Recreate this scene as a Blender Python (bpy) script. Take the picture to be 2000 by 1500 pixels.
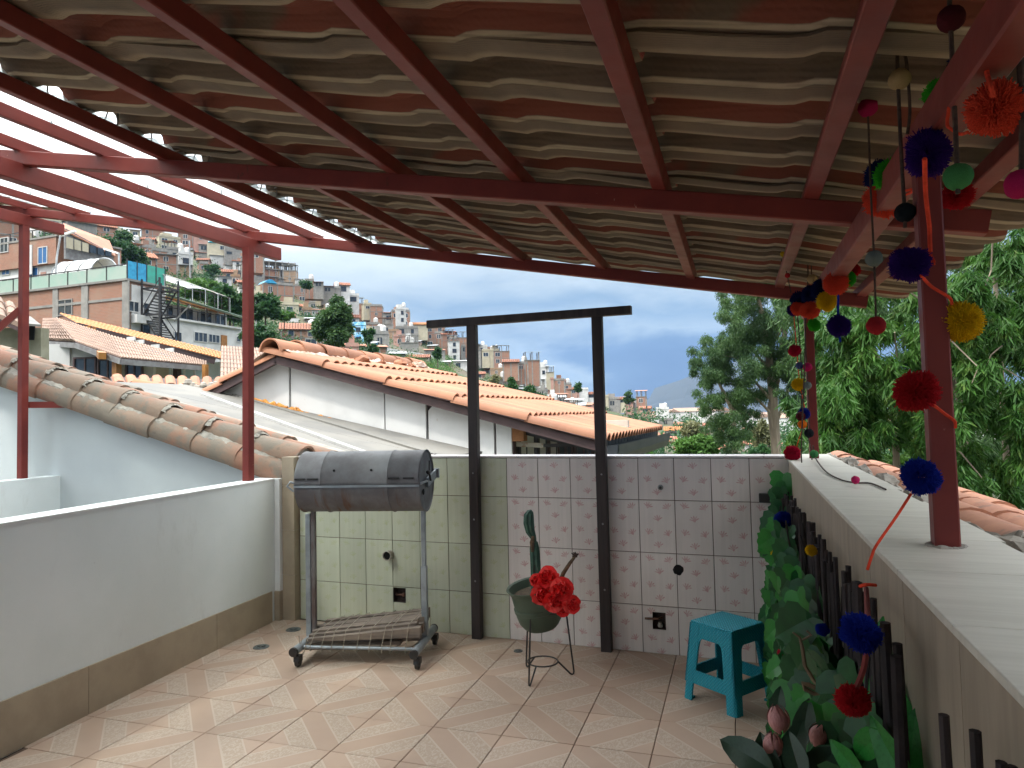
import bpy, bmesh, math, random
import numpy as np
from mathutils import Vector, Matrix, Quaternion
random.seed(7); np.random.seed(7)
S = bpy.context.scene
for o in list(bpy.data.objects): bpy.data.objects.remove(o)
# ------------------------------------------------------------------ camera
F, YAW, PITCH, ROLL, EYE = 1360.63, .3559, .0431, -.0225, 1.3537
_f0 = Vector((-math.sin(YAW), math.cos(YAW), 0)); _r0 = Vector((math.cos(YAW), math.sin(YAW), 0)); _u0 = Vector((0, 0, 1))
FWD = math.cos(PITCH)*_f0 + math.sin(PITCH)*_u0
_up = -math.sin(PITCH)*_f0 + math.cos(PITCH)*_u0
RT = math.cos(ROLL)*_r0 + math.sin(ROLL)*_up
UP = -math.sin(ROLL)*_r0 + math.cos(ROLL)*_up
CAM = Vector((0, 0, EYE))
cd = bpy.data.cameras.new('camera'); cam = bpy.data.objects.new('camera', cd); S.collection.objects.link(cam)
m3 = Matrix((RT, UP, -FWD)).transposed()
cam.matrix_world = Matrix.Translation(CAM) @ m3.to_4x4()
cd.sensor_width = 36; cd.lens = F/2000*36; cd.clip_start = .05; cd.clip_end = 20000
S.camera = cam
S.render.resolution_x = 1024; S.render.resolution_y = 768
# ------------------------------------------------------------------ sky, sun, exposure
SUN_EL, SUN_AZ = math.radians(58), math.radians(215)      # azimuth from +Y clockwise: behind left of the camera
wd = bpy.data.worlds.new('World'); S.world = wd; wd.use_nodes = True
nt = wd.node_tree; nt.nodes.clear()
def wn(t, **k):
    n = nt.nodes.new(t)
    for a, v in k.items(): setattr(n, a, v)
    return n
sky = wn('ShaderNodeTexSky', sky_type='NISHITA', sun_disc=False, sun_elevation=SUN_EL, sun_rotation=SUN_AZ, altitude=3300, air_density=1.2, dust_density=2.0)
tc = wn('ShaderNodeTexCoord'); sp = wn('ShaderNodeSeparateXYZ'); nt.links.new(tc.outputs['Generated'], sp.inputs[0])
mp = wn('ShaderNodeMapping'); mp.inputs['Scale'].default_value = (1, 1, 3.2); nt.links.new(tc.outputs['Generated'], mp.inputs[0])
n1 = wn('ShaderNodeTexNoise'); n1.inputs['Scale'].default_value = 3.1; n1.inputs['Detail'].default_value = 7; n1.inputs['Roughness'].default_value = .52; n1.inputs['Distortion'].default_value = .25
nt.links.new(mp.outputs[0], n1.inputs['Vector'])
ad = wn('ShaderNodeMath', operation='MULTIPLY_ADD'); ad.inputs[1].default_value = .34; nt.links.new(n1.outputs[0], ad.inputs[0])
az = wn('ShaderNodeMath', operation='MULTIPLY_ADD'); az.inputs[1].default_value = -.11; az.inputs[2].default_value = -.085; nt.links.new(sp.outputs[0], az.inputs[0])   # cloud thins towards the sun's side
az2 = wn('ShaderNodeMath', operation='ADD'); nt.links.new(az.outputs[0], az2.inputs[0]); nt.links.new(sp.outputs[2], az2.inputs[1]); nt.links.new(az2.outputs[0], ad.inputs[2])
cr = wn('ShaderNodeValToRGB'); nt.links.new(ad.outputs[0], cr.inputs[0])
# height above the horizon (broken by noise): rain-blue band low down, grey cloud, bright overcast higher
e = cr.color_ramp.elements; e[0].position = .0; e[0].color = (.56, .98, 1.7, 1)
e[1].position = 1.; e[1].color = (21, 21.4, 21.6, 1)
for p, c in ((.13, (.56, .98, 1.7)), (.18, (.75, 1.25, 2.0)), (.215, (1.7, 2.25, 2.8)), (.255, (1.2, 1.8, 2.5)), (.31, (2.3, 2.8, 3.2)), (.40, (3.3, 3.75, 4.0)), (.62, (13, 13.6, 13.8))):
    q = e.new(p); q.color = (*c, 1)
mx = wn('ShaderNodeMix', data_type='RGBA'); mx.inputs[0].default_value = .975
nt.links.new(sky.outputs[0], mx.inputs[6]); nt.links.new(cr.outputs[0], mx.inputs[7])
bg = wn('ShaderNodeBackground'); bg.inputs[1].default_value = .075; nt.links.new(mx.outputs[2], bg.inputs[0])
wo = wn('ShaderNodeOutputWorld'); nt.links.new(bg.outputs[0], wo.inputs[0])
sl = bpy.data.lights.new('sun', 'SUN'); so = bpy.data.objects.new('sun', sl); S.collection.objects.link(so)
sl.energy = .95; sl.angle = math.radians(6); sl.color = (1, .96, .88)
sd = Vector((math.sin(SUN_AZ)*math.cos(SUN_EL), math.cos(SUN_AZ)*math.cos(SUN_EL), math.sin(SUN_EL)))
so.rotation_mode = 'QUATERNION'; so.rotation_quaternion = sd.to_track_quat('Z', 'Y')
S.view_settings.view_transform = 'Standard'; S.view_settings.look = 'None'; S.view_settings.exposure = 1.86; S.view_settings.gamma = 1
S.view_settings.use_curve_mapping = False
S.render.engine = 'CYCLES'; S.cycles.max_bounces = 8; S.cycles.diffuse_bounces = 5; S.cycles.transparent_max_bounces = 12
# ------------------------------------------------------------------ picture -> place helpers (give real points in the scene)
def ray(x, y): return FWD + RT*((x-1000)/F) - UP*((y-750)/F)
def at(x, y, d): return CAM + ray(x, y)*d
def onz(x, y, z): r = ray(x, y); return CAM + r*((z-EYE)/r.z)
def ony(x, y, Y): r = ray(x, y); return CAM + r*(Y/r.y)
def onp(x, y, P, n): r = ray(x, y); P = Vector(P); n = Vector(n); return CAM + r*((P-CAM).dot(n)/r.dot(n))
def sm(a, b, x): t = max(0, min(1, (x-a)/(b-a))); return t*t*(3-2*t)
# ------------------------------------------------------------------ materials
class V:
    def __init__(s, t, k): s.t = t; s.k = k
    def _m(s, op, o=None, o2=None):
        n = s.t.nodes.new('ShaderNodeMath'); n.operation = op
        for i, q in enumerate((s, o, o2)):
            if q is None: continue
            if isinstance(q, V): s.t.links.new(q.k, n.inputs[i])
            else: n.inputs[i].default_value = q
        return V(s.t, n.outputs[0])
    def __add__(s, o): return s._m('ADD', o)
    def __radd__(s, o): return s._m('ADD', o)
    def __sub__(s, o): return s._m('SUBTRACT', o)
    def __rsub__(s, o): return (s*-1)+o
    def __mul__(s, o): return s._m('MULTIPLY', o)
    def __rmul__(s, o): return s._m('MULTIPLY', o)
    def __truediv__(s, o): return s._m('DIVIDE', o)
    def fl(s): return s._m('FLOOR')
    def fr(s): return s._m('FRACT')
    def ab(s): return s._m('ABSOLUTE')
    def sin(s): return s._m('SINE')
    def cos(s): return s._m('COSINE')
    def sq(s): return s._m('SQRT')
    def lt(s, o): return s._m('LESS_THAN', o)
    def gt(s, o): return s._m('GREATER_THAN', o)
    def mx(s, o): return s._m('MAXIMUM', o)
    def mn(s, o): return s._m('MINIMUM', o)
    def at2(s, o): return s._m('ARCTAN2', o)
    def ss(s, a, b):
        n = s.t.nodes.new('ShaderNodeMapRange'); n.interpolation_type = 'SMOOTHSTEP'
        n.inputs[1].default_value = a; n.inputs[2].default_value = b; s.t.links.new(s.k, n.inputs[0]); return V(s.t, n.outputs[0])
class MT:
    def __init__(s, name, rough=.6, metal=0, spec=.5):
        s.m = bpy.data.materials.new(name); s.m.use_nodes = True; s.t = s.m.node_tree
        s.b = s.t.nodes['Principled BSDF']; s.b.inputs['Roughness'].default_value = rough; s.b.inputs['Metallic'].default_value = metal
        s.b.inputs['Specular IOR Level'].default_value = spec
        s.tc = s.t.nodes.new('ShaderNodeTexCoord'); s.co = s.tc.outputs['Object']
        s.m.diffuse_color = (.5, .5, .5, 1)
    def n(s, ty, **k):
        n = s.t.nodes.new(ty)
        for a, v in k.items(): setattr(n, a, v)
        return n
    def geo(s): s.co = s.n('ShaderNodeNewGeometry').outputs['Position']; return s
    def uvw(s):
        p = s.n('ShaderNodeSeparateXYZ'); s.t.links.new(s.tc.outputs['UV'], p.inputs[0]); return V(s.t, p.outputs[0]), V(s.t, p.outputs[1])
    def xyz(s):
        p = s.n('ShaderNodeSeparateXYZ'); s.t.links.new(s.co, p.inputs[0]); return [V(s.t, p.outputs[i]) for i in range(3)]
    def noise(s, sc, det=3, ro=.55, st=(1, 1, 1), dist=0):
        mp = s.n('ShaderNodeMapping'); mp.inputs['Scale'].default_value = st; s.t.links.new(s.co, mp.inputs[0])
        n = s.n('ShaderNodeTexNoise'); n.inputs['Scale'].default_value = sc; n.inputs['Detail'].default_value = det; n.inputs['Roughness'].default_value = ro; n.inputs['Distortion'].default_value = dist
        s.t.links.new(mp.outputs[0], n.inputs['Vector']); return V(s.t, n.outputs[0])
    def n_isl(s): return V(s.t, s.n('ShaderNodeNewGeometry').outputs['Random Per Island'])
    def rnd(s): return V(s.t, s.n('ShaderNodeObjectInfo').outputs['Random'])
    def mix(s, f, a, b):
        n = s.n('ShaderNodeMix', data_type='RGBA')
        if isinstance(f, V): s.t.links.new(f.k, n.inputs[0])
        else: n.inputs[0].default_value = f
        for i, q in ((6, a), (7, b)):
            if isinstance(q, tuple): n.inputs[i].default_value = (*q[:3], 1)
            else: s.t.links.new(q, n.inputs[i])
        return n.outputs[2]
    def mul(s, c, f):
        n = s.n('ShaderNodeHueSaturation'); s.t.links.new(f.k, n.inputs['Value'])
        if isinstance(c, tuple): n.inputs['Color'].default_value = (*c, 1)
        else: s.t.links.new(c, n.inputs['Color'])
        return n.outputs[0]
    def col(s, c):
        if isinstance(c, tuple): s.b.inputs['Base Color'].default_value = (*c, 1)
        else: s.t.links.new(c, s.b.inputs['Base Color'])
        return s
    def rough(s, v): s.t.links.new(v.k, s.b.inputs['Roughness']); return s
    def bump(s, h, st=.3, d=.01):
        n = s.n('ShaderNodeBump'); n.inputs['Strength'].default_value = st; n.inputs['Distance'].default_value = d
        s.t.links.new(h.k, n.inputs['Height']); s.t.links.new(n.outputs[0], s.b.inputs['Normal']); return s
def mat(name, c, c2=None, rough=.6, sc=6, bump=0, bsc=40, bd=.004, metal=0, spec=.5, var=0, geo=False, st=(1, 1, 1), lo=.35, hi=.65):
    q = MT(name, rough, metal, spec)
    if geo: q.geo()
    c2 = c2 or tuple(v*.82 for v in c)
    k = q.mix(q.noise(sc, 5, .6, st).ss(lo, hi), c, c2)
    if var: k = q.mul(k, q.rnd()*(2*var)+(1-var))
    q.col(k)
    if bump: q.bump(q.noise(bsc, 4), bump, bd)
    return q.m
# ------------------------------------------------------------------ mesh helpers
COL = S.collection
class MB:
    def __init__(s): s.v = []; s.f = []; s.uv = None
    def add(s, vs, fs):
        b = len(s.v); s.v += [tuple(v) for v in vs]; s.f += [tuple(i+b for i in f) for f in fs]; return s
    def box(s, a, b, M=None):
        (x0, y0, z0), (x1, y1, z1) = a, b
        vs = [Vector(p) for p in ((x0,y0,z0),(x1,y0,z0),(x1,y1,z0),(x0,y1,z0),(x0,y0,z1),(x1,y0,z1),(x1,y1,z1),(x0,y1,z1))]
        if M: vs = [M @ v for v in vs]
        return s.add(vs, [(0,3,2,1),(4,5,6,7),(0,1,5,4),(1,2,6,5),(2,3,7,6),(3,0,4,7)])
    def bar(s, p, q, w, h, up=(0, 0, 1), ch=0):
        p = Vector(p); q = Vector(q); d = (q-p); L = d.length; d = d/L; up = Vector(up)
        r = d.cross(up).normalized(); u = r.cross(d).normalized()
        M = Matrix((r, d, u)).transposed().to_4x4(); M.translation = p
        if not ch: return s.box((-w/2, 0, -h/2), (w/2, L, h/2), M)
        pr = [(-w/2+ch,-h/2),(w/2-ch,-h/2),(w/2,-h/2+ch),(w/2,h/2-ch),(w/2-ch,h/2),(-w/2+ch,h/2),(-w/2,h/2-ch),(-w/2,-h/2+ch)]
        vs = [M @ Vector((x, 0, z)) for x, z in pr]+[M @ Vector((x, L, z)) for x, z in pr]
        return s.add(vs, [tuple(range(8)), tuple(range(15, 7, -1))]+[(i, 8+i, 8+(i+1) % 8, (i+1) % 8) for i in range(8)])
    def tube(s, pts, r, n=8, cap=True, r2=None):
        pts = [Vector(p) for p in pts]; N = len(pts); rs = r if isinstance(r, (list, tuple)) else [r+((r2 or r)-r)*i/max(1, N-1) for i in range(N)]
        t0 = (pts[1]-pts[0]).normalized(); a = t0.orthogonal().normalized(); vs = []
        for i, p in enumerate(pts):
            t = (pts[min(i+1, N-1)]-pts[max(i-1, 0)]).normalized(); a = (a-t*a.dot(t)).normalized(); b = t.cross(a)
            for k in range(n):
                g = 2*math.pi*k/n; vs.append(p+(a*math.cos(g)+b*math.sin(g))*rs[i])
        fs = [(i*n+k, i*n+(k+1) % n, (i+1)*n+(k+1) % n, (i+1)*n+k) for i in range(N-1) for k in range(n)]
        if cap: fs += [tuple(range(n-1, -1, -1)), tuple(range((N-1)*n, N*n))]
        return s.add(vs, fs)
    def lathe(s, prof, n=24, M=None, cap=True):
        vs = []; 
        for r, z in prof:
            for k in range(n): g = 2*math.pi*k/n; vs.append(Vector((r*math.cos(g), r*math.sin(g), z)))
        if M: vs = [M @ v for v in vs]
        N = len(prof); fs = [(i*n+k, i*n+(k+1) % n, (i+1)*n+(k+1) % n, (i+1)*n+k) for i in range(N-1) for k in range(n)]
        if cap: fs += [tuple(range(n-1, -1, -1)), tuple(range((N-1)*n, N*n))]
        return s.add(vs, fs)
    def slab(s, pts, th):      # polygon with thickness along its normal
        pts = [Vector(p) for p in pts]; n = Vector((0, 0, 0))
        for i in range(len(pts)): n += pts[i].cross(pts[(i+1) % len(pts)])
        n.normalize(); k = len(pts)
        return s.add(pts+[p-n*th for p in pts], [tuple(range(k)), tuple(range(2*k-1, k-1, -1))]+[(i, k+i, k+(i+1) % k, (i+1) % k) for i in range(k)])
    def ball(s, c, r, n=10, m=7, sq=(1, 1, 1)):
        pr = [(max(1e-4, math.sin(math.pi*i/m))*r, -math.cos(math.pi*i/m)*r) for i in range(m+1)]
        return s.lathe(pr, n, Matrix.Translation(Vector(c)) @ Matrix.Diagonal((*sq, 1)))
    def mesh(s, name, m=None, smooth=False):
        me = bpy.data.meshes.new(name); me.from_pydata(s.v, [], s.f); me.update()
        if m: me.materials.append(m)
        if smooth: me.polygons.foreach_set('use_smooth', [True]*len(me.polygons))
        return me
    def build(s, name, m, parent=None, smooth=False, bevel=0, label=None, kind=None):
        o = bpy.data.objects.new(name, s.mesh(name, m, smooth)); COL.objects.link(o)
        if parent: o.parent = parent
        if bevel: bv = o.modifiers.new('b', 'BEVEL'); bv.width = bevel; bv.segments = 2; bv.limit_method = 'ANGLE'
        if smooth and not bevel:
            try: o.data.set_sharp_from_angle(angle=math.radians(40))
            except Exception: pass
        if label: o['label'] = label
        if kind: o['kind'] = kind
        return o
def ob(name, me, parent=None, M=None, m=None, label=None, kind=None):
    o = bpy.data.objects.new(name, me); COL.objects.link(o)
    if parent: o.parent = parent
    if M is not None: o.matrix_basis = M
    if m: o.material_slots[0].link = 'OBJECT'; o.material_slots[0].material = m
    if label: o['label'] = label
    if kind: o['kind'] = kind
    return o
def tag(o, label=None, cat=None, group=None, kind=None):
    if label: o['label'] = label
    if cat: o['category'] = cat
    if group: o['group'] = group
    if kind: o['kind'] = kind
    return o
def thing(name, label, cat, loc=(0, 0, 0), rz=0, group=None):
    o = bpy.data.objects.new(name, None); COL.objects.link(o); o.location = loc; o.rotation_euler = (0, 0, rz); o.empty_display_size = .1
    return tag(o, label, cat, group)
def copy_tree(o, parent=None):
    c = o.copy(); COL.objects.link(c)
    if parent is not None: c.parent = parent
    for ch in list(o.children): copy_tree(ch, c)
    return c
def fastmesh(name, V_, F_, m, mats=None, mi=None, smooth=False):
    me = bpy.data.meshes.new(name); V_ = np.asarray(V_, np.float32); F_ = np.asarray(F_, np.int32); k = F_.shape[1]
    me.vertices.add(len(V_)); me.vertices.foreach_set('co', V_.ravel())
    me.loops.add(F_.size); me.loops.foreach_set('vertex_index', F_.ravel())
    me.polygons.add(len(F_)); me.polygons.foreach_set('loop_start', np.arange(0, F_.size, k, dtype=np.int32))
    for q in (mats or [m]): me.materials.append(q)
    if mi is not None: me.polygons.foreach_set('material_index', np.asarray(mi, np.int32))
    if smooth: me.polygons.foreach_set('use_smooth', np.ones(len(F_), bool))
    me.update(calc_edges=True); me.validate(); return me
# base materials
q = MT('oxide_red_paint', .5, spec=.25); q.geo(); c = q.mix(q.noise(5, 5, .6).ss(.3, .7), (.19, .034, .026), (.145, .026, .022)); c = q.mix(q.noise(22, 5, .7, (1, 1, .3)).ss(.66, .72)*.7, c, (.09, .03, .02)); c = q.mix(q.noise(45, 4).ss(.72, .76)*.8, c, (.33, .17, .13)); q.col(c); q.bump(q.noise(70, 3), .12, .002); q.rough(q.noise(14, 3)*.3+.35); M_red = q.m
M_steel = mat('dull_steel', (.30, .31, .32), (.2, .2, .2), rough=.4, metal=.6, sc=12)
M_black = mat('black_paint', (.018, .017, .018), (.03, .026, .024), rough=.45, sc=20)
M_mortar = mat('grey_mortar', (.36, .33, .28), (.24, .22, .19), rough=.95, sc=9, bump=.7, bsc=28, bd=.01)
q = MT('white_wall_paint', .7, spec=.3); q.geo(); c = q.mix(q.noise(1.3, 5, .6).ss(.35, .7), (.83, .87, .87), (.76, .81, .805)); c = q.mix(q.noise(6, 6, .7, (1, 1, .35)).ss(.58, .8)*.3, c, (.52, .53, .50)); c = q.mix(q.noise(38, 3).ss(.76, .79)*.5, c, (.40, .38, .34)); q.col(c); q.bump(q.noise(60, 4)+q.noise(7, 4)*2, .12, .003); M_white = q.m
M_whiteb = mat('bright_white_paint', (.82, .83, .82), (.76, .77, .76), rough=.65, sc=3, bump=.08, bsc=50, geo=True)
M_glass = mat('dark_window_glass', (.025, .035, .045), (.05, .06, .07), rough=.12, sc=2, spec=.8)
# =================================================================== TERRACE FLOOR
TH = .3136; A0 = .0438; FX0, FY0 = -2.1002, 3.6846      # floor tile pitch, turn and origin of the joints
ca, sa = math.cos(A0), math.sin(A0)
def fl(i, j): dx, dy = TH*i, -TH*j; return Vector((FX0+dx*ca-dy*sa, FY0+dx*sa+dy*ca, 0))
q = MT('floor_tile_glaze', rough=.5, spec=.3); u, v = q.uvw(); d = (u-v).ab()
band = d.lt(.20); line = d.gt(.20)*d.lt(.235); tex = d.gt(.235)*d.lt(.60); line2 = d.gt(.60)*d.lt(.63)
q.co = q.n('ShaderNodeNewGeometry').outputs['Position']
sq = q.noise(95, 2, .5, (1, .55, 1), 1.2).ss(.5, .56)
base = q.mix(q.noise(4, 4).ss(.35, .65), (.52, .375, .285), (.47, .335, .255))
c = q.mix(tex, base, q.mix(sq, (.48, .365, .285), (.545, .44, .355)))
c = q.mix((line+line2).mn(1), c, (.55, .44, .355)); c = q.mix(band*.5, c, (.46, .325, .245))
q.col(q.mul(c, q.rnd()*.18+.90)); q.bump(tex*sq*-1+q.noise(300, 2)*.08, .25, .0015); q.rough(tex*.15+q.noise(7, 3)*.25+.36); M_floor = q.m
M_grout = mat('brown_grout', (.16, .10, .07), (.11, .07, .05), rough=.95, sc=20, geo=True)
floor = MB().box((-6, -3, -.12), (.8, 4.0, -.005)).build('floor', M_grout, kind='structure')
# one bevelled tile, shared; UV 0..1, four quarter turns make the interlaced bands
def tile_mesh(name, w, h, th, m, bev=.0015, gap=.0035):
    a, b = w/2-gap/2, h/2-gap/2; r = bev
    vs = [(-a, -b, 0), (a, -b, 0), (a, b, 0), (-a, b, 0), (-a, -b, th-r), (a, -b, th-r), (a, b, th-r), (-a, b, th-r), (-a+r, -b+r, th), (a-r, -b+r, th), (a-r, b-r, th), (-a+r, b-r, th)]
    fs = [(8, 9, 10, 11)]+[(i, (i+1) % 4, 4+(i+1) % 4, 4+i) for i in range(4)]+[(4+i, 4+(i+1) % 4, 8+(i+1) % 4, 8+i) for i in range(4)]
    me = bpy.data.meshes.new(name); me.from_pydata(vs, [], fs); me.materials.append(m); uv = me.uv_layers.new(name='UVMap')
    for l in me.loops: p = vs[l.vertex_index]; uv.data[l.index].uv = ((p[0]/w+.5), (p[1]/h+.5))
    me.update(); return me
tm = tile_mesh('floor_tile', TH, TH, .009, M_floor)
LW = lambda y: -3.0-.1027*(y-2.0)          # inner face of the left wall
RW = lambda y: .071-.0425*(y-3.975)        # inner face of the right parapet
for i in range(-5, 9):
    for j in range(-2, 12):
        c = (fl(i, j)+fl(i+1, j+1))/2
        if c.x < LW(c.y)-.12 or c.x > RW(c.y)+.14 or c.y > 4.02: continue
        rz = A0+[0, 1][(i+j) % 2]*math.pi/2+(math.pi if (i*7+j*3) % 5 == 0 else 0)
        ob('floor_tile', tm, floor, Matrix.Translation((c.x, c.y, -.009+random.uniform(-.0004, .0004))) @ Matrix.Rotation(rz, 4, 'Z'))
# drains
M_drain = mat('grey_drain_metal', (.17, .19, .18), (.11, .12, .12), rough=.45, metal=.4, sc=60)
for (px_, py_, r, lab) in ((573, 1230, .047, 'round grey floor drain cover close to the pillar in the corner'), (510, 1264, .047, 'round grey floor drain cover beside the left wall, nearer the camera'), (1012, 1272, .026, 'small round drain cover on the floor behind the flower pot stand')):
    P = onz(px_, py_, 0); t = thing('floor_drain', lab, 'drain', (P.x, P.y, 0))
    MB().lathe([(r, 0), (r, .003), (r*.96, .0045), (r*.8, .0045), (r*.78, .003)], 28).build('rim', M_drain, t, smooth=True)
    g = MB()
    for k in range(6): a = k*math.pi/3; g.bar((math.cos(a)*r*.15, math.sin(a)*r*.15, .0045), (math.cos(a)*r*.6, math.sin(a)*r*.6, .0045), r*.09, .003)
    g.build('grate', M_drain, t)
# =================================================================== BACK PARAPET, tiled
YW = 3.975; XC = -2.7257; ZJ = [0, .2625, .5573, .852, 1.088]
def tilemat(name, bg1, bg2, ink, amt):
    q = MT(name, rough=.24, spec=.45); u, v = q.uvw(); x = u*.2; vv = (v*2).fr(); y = vv*.15
    m = None
    for (cx, cy, rot) in ((.052, .118, -.35), (.157, .112, .4), (.103, .045, .15)):
        dx, dy = x-cx, y-cy; c_, s_ = math.cos(rot), math.sin(rot); X = dx*c_+dy*s_; Y = dy*c_-dx*s_
        a = X.at2(Y+.008); r = (X*X+(Y+.008)*(Y+.008)).sq()
        pet = (a*5.6).cos().ab()*.023+.007
        k = r.lt(pet)*a.ab().lt(1.45)
        k = k.mx((X.ab()*1.2+(Y+.006).ab()).lt(.012))
        m = k if m is None else m.mx(k)
    q.co = q.tc.outputs['Object']
    m = m*(q.noise(60, 3).ss(.3, .62)*.6+.3)*amt
    q.co = q.n('ShaderNodeNewGeometry').outputs['Position']
    stripe = q.noise(60, 2, .5, (1, 1, .02)).ss(.4, .6)
    b = q.mix(stripe*.6, bg1, bg2); b = q.mix(q.noise(2.2, 4).ss(.45, .8)*.35, b, tuple(z*.72 for z in bg1))
    q.col(q.mul(q.mix(m, b, ink), q.rnd()*.12+.93)); q.bump(q.noise(25, 2), .03, .002); return q.m
M_tg = tilemat('green_wall_tile', (.56, .585, .46), (.51, .54, .42), (.43, .47, .22), .55)
M_tp = tilemat('pink_wall_tile', (.76, .70, .67), (.70, .65, .62), (.56, .27, .28), .85)
wt = thing('back_parapet_wall', 'low back parapet wall clad in green tiles on the left and pink flower tiles on the right', 'wall', (0, 0, 0))
holes = [(-2.335, -2.235, .285, .375), (-.63, -.535, .245, .335)]     # filled below from the picture
P1, P2 = ony(768, 1147, YW), ony(793, 1178, YW); P3, P4 = ony(1274, 1195, YW), ony(1301, 1231, YW)
holes = [(P1.x, P2.x, P2.z, P1.z), (P3.x, P4.x, P4.z, P3.z)]
def holed(mb, x0, x1, z0, z1, y0, y1, hs):
    xs = sorted({x0, x1, *[min(max(a, x0), x1) for h in hs for a in h[:2]]}); zs = sorted({z0, z1, *[min(max(a, z0), z1) for h in hs for a in h[2:]]})
    for a, b in zip(xs, xs[1:]):
        for c, d in zip(zs, zs[1:]):
            if any(h[0] < (a+b)/2 < h[1] and h[2] < (c+d)/2 < h[3] for h in hs): continue
            mb.box((a, y0, c), (b, y1, d))
    return mb
core = MB(); holed(core, -3.05, .42, -.1, 1.082, YW+.006, YW+.05, holes); core.box((-3.05, YW+.0502, -.1), (.42, YW+.15, 1.082)); core.build('wall_core', M_grout, wt)
tme = {}
for ci in range(-2, 15):
    for ri in range(4):
        x0 = max(XC+.2*ci, -3.045); x1 = min(XC+.2*(ci+1), .12); z0, z1 = ZJ[ri], ZJ[ri+1]; fullz = (0, .2947)
        if x1-x0 < .01: continue
        # texture coordinates: full tile is .2 x .2947 ; bottom row is cut below, top row above
        u0, u1 = (x0-(XC+.2*ci))/.2, (x1-(XC+.2*ci))/.2
        v0, v1 = (1-(z1-z0)/.2947, 1) if ri == 0 else (0, (z1-z0)/.2947)
        hs = [h for h in holes if h[0] < x1 and h[1] > x0 and h[2] < z1 and h[3] > z0]
        key = (round(x1-x0, 4), round(z1-z0, 4), round(u0, 3), ci < 6)
        xm, zm = (x0+x1)/2, (z0+z1)/2; g = .0018
        if hs:
            b = MB(); hh = [(h[0]-xm, h[1]-xm, h[2]-zm, h[3]-zm) for h in hs]; holed(b, x0-xm+g, x1-xm-g, z0-zm+g, z1-zm-g, 0, .006, hh)
        elif key in tme: b = None
        else:
            b = MB(); X, Z = (x1-x0)/2-g, (z1-z0)/2-g; r = .0012
            b.add([(-X, .006, -Z), (X, .006, -Z), (X, .006, Z), (-X, .006, Z), (-X, r, -Z), (X, r, -Z), (X, r, Z), (-X, r, Z), (-X+r, 0, -Z+r), (X-r, 0, -Z+r), (X-r, 0, Z-r), (-X+r, 0, Z-r)],
                  [(8, 9, 10, 11)]+[(i, (i+1) % 4, 4+(i+1) % 4, 4+i) for i in range(4)]+[(4+i, 4+(i+1) % 4, 8+(i+1) % 4, 8+i) for i in range(4)])
        if b:
            me = b.mesh('wall_tile', M_tg if ci < 6 else M_tp); uv = me.uv_layers.new(name='UVMap')
            for l in me.loops:
                p = me.vertices[l.vertex_index].co
                uv.data[l.index].uv = (u0+(u1-u0)*(p.x/(x1-x0)+.5), v0+(v1-v0)*(p.z/(z1-z0)+.5))
            if not hs: tme[key] = me
        else: me = tme[key]
        ob('wall_tile', me, wt, Matrix.Translation((xm, YW-.0005+random.uniform(-.0005, .0005), zm)) @ Matrix.Rotation(random.uniform(-.003, .003), 4, 'Y'))
M_cap = mat('glazed_white_edge', (.74, .69, .68), (.66, .61, .61), rough=.3, sc=3, spec=.5)
x = -3.05
while x < .06:
    x2 = min(x+.2, .06); MB().box((x+.0012, YW-.007, 1.0895), (x2-.0012, YW+.15, 1.1)).build('coping_tile', M_cap, wt, bevel=.002); x = x2
# fittings in the wall
M_dark = mat('raw_dark_recess', (.05, .035, .03), (.09, .06, .05), rough=.95, sc=40)
M_pipe = mat('old_pvc_pipe', (.45, .42, .36), (.3, .27, .22), rough=.6, sc=20)
M_copper = mat('rusty_pipe', (.22, .11, .075), (.14, .07, .05), rough=.6, sc=30, metal=.3)
M_hole = mat('painted_hole_dark', (.008, .008, .008), rough=1)  # flat black painted in for the darkness inside holes and openings
for h, lab in ((holes[0], 'square recess with a rusty pipe elbow in the green tiles'), (holes[1], 'square recess with a short pipe and white cap in the pink tiles')):
    t = thing('pipe_recess', lab, 'plumbing', ((h[0]+h[1])/2, YW+.05, (h[2]+h[3])/2)); w, z = (h[1]-h[0])/2, (h[3]-h[2])/2
    MB().box((-w, -.001, -z), (w, .0015, z)).build('back_plate', M_dark, t)
    fr = MB()
    for s in (-1, 1): fr.box((s*w-.002, -.045, -z), (s*w+.002, -.001, z)); fr.box((-w, -.045, s*z-.002), (w, -.001, s*z+.002))
    fr.build('side', M_dark, t)
    if h is holes[0]: MB().tube([(-w*.95, -.02, -.005), (w*.3, -.022, -.003), (w*.45, -.035, 0)], .007, 8).ball((w*.4, -.03, 0), .013).build('pipe_elbow', M_copper, t, smooth=True)
    else:
        MB().tube([(-w*2.1, -.064, .012), (-w*.1, -.05, .012), (w*.3, -.02, .012)], .006, 8).build('pipe', M_copper, t, smooth=True)
        MB().lathe([(.013, -.012), (.015, 0), (.011, .006), (.011, .014)], 12, Matrix.Translation((.002, -.03, -z*.55))).build('valve_cap', M_pipe, t, smooth=True)
P = ony(762, 1083, YW); t = thing('pipe_stub', 'short round drain pipe stub sticking out of the green tiles', 'pipe', (P.x, YW, P.z))
R90 = Matrix.Rotation(math.pi/2, 4, 'X')
MB().lathe([(.031, 0), (.031, .045), (.0265, .047), (.0265, .01)], 24, R90, cap=False).build('pipe_wall', M_pipe, t, smooth=True)
MB().lathe([(.0265, .036), (.0, .036)], 20, R90, cap=False).build('pipe_mouth', M_hole, t)
P = ony(1325, 1113, YW); t = thing('vent_hole', 'round black hole broken through the pink tiles above the stool', 'hole', (P.x, YW, P.z))
b = MB(); n = 22; rr = [.028*random.uniform(.9, 1.12) for _ in range(n)]
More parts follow.
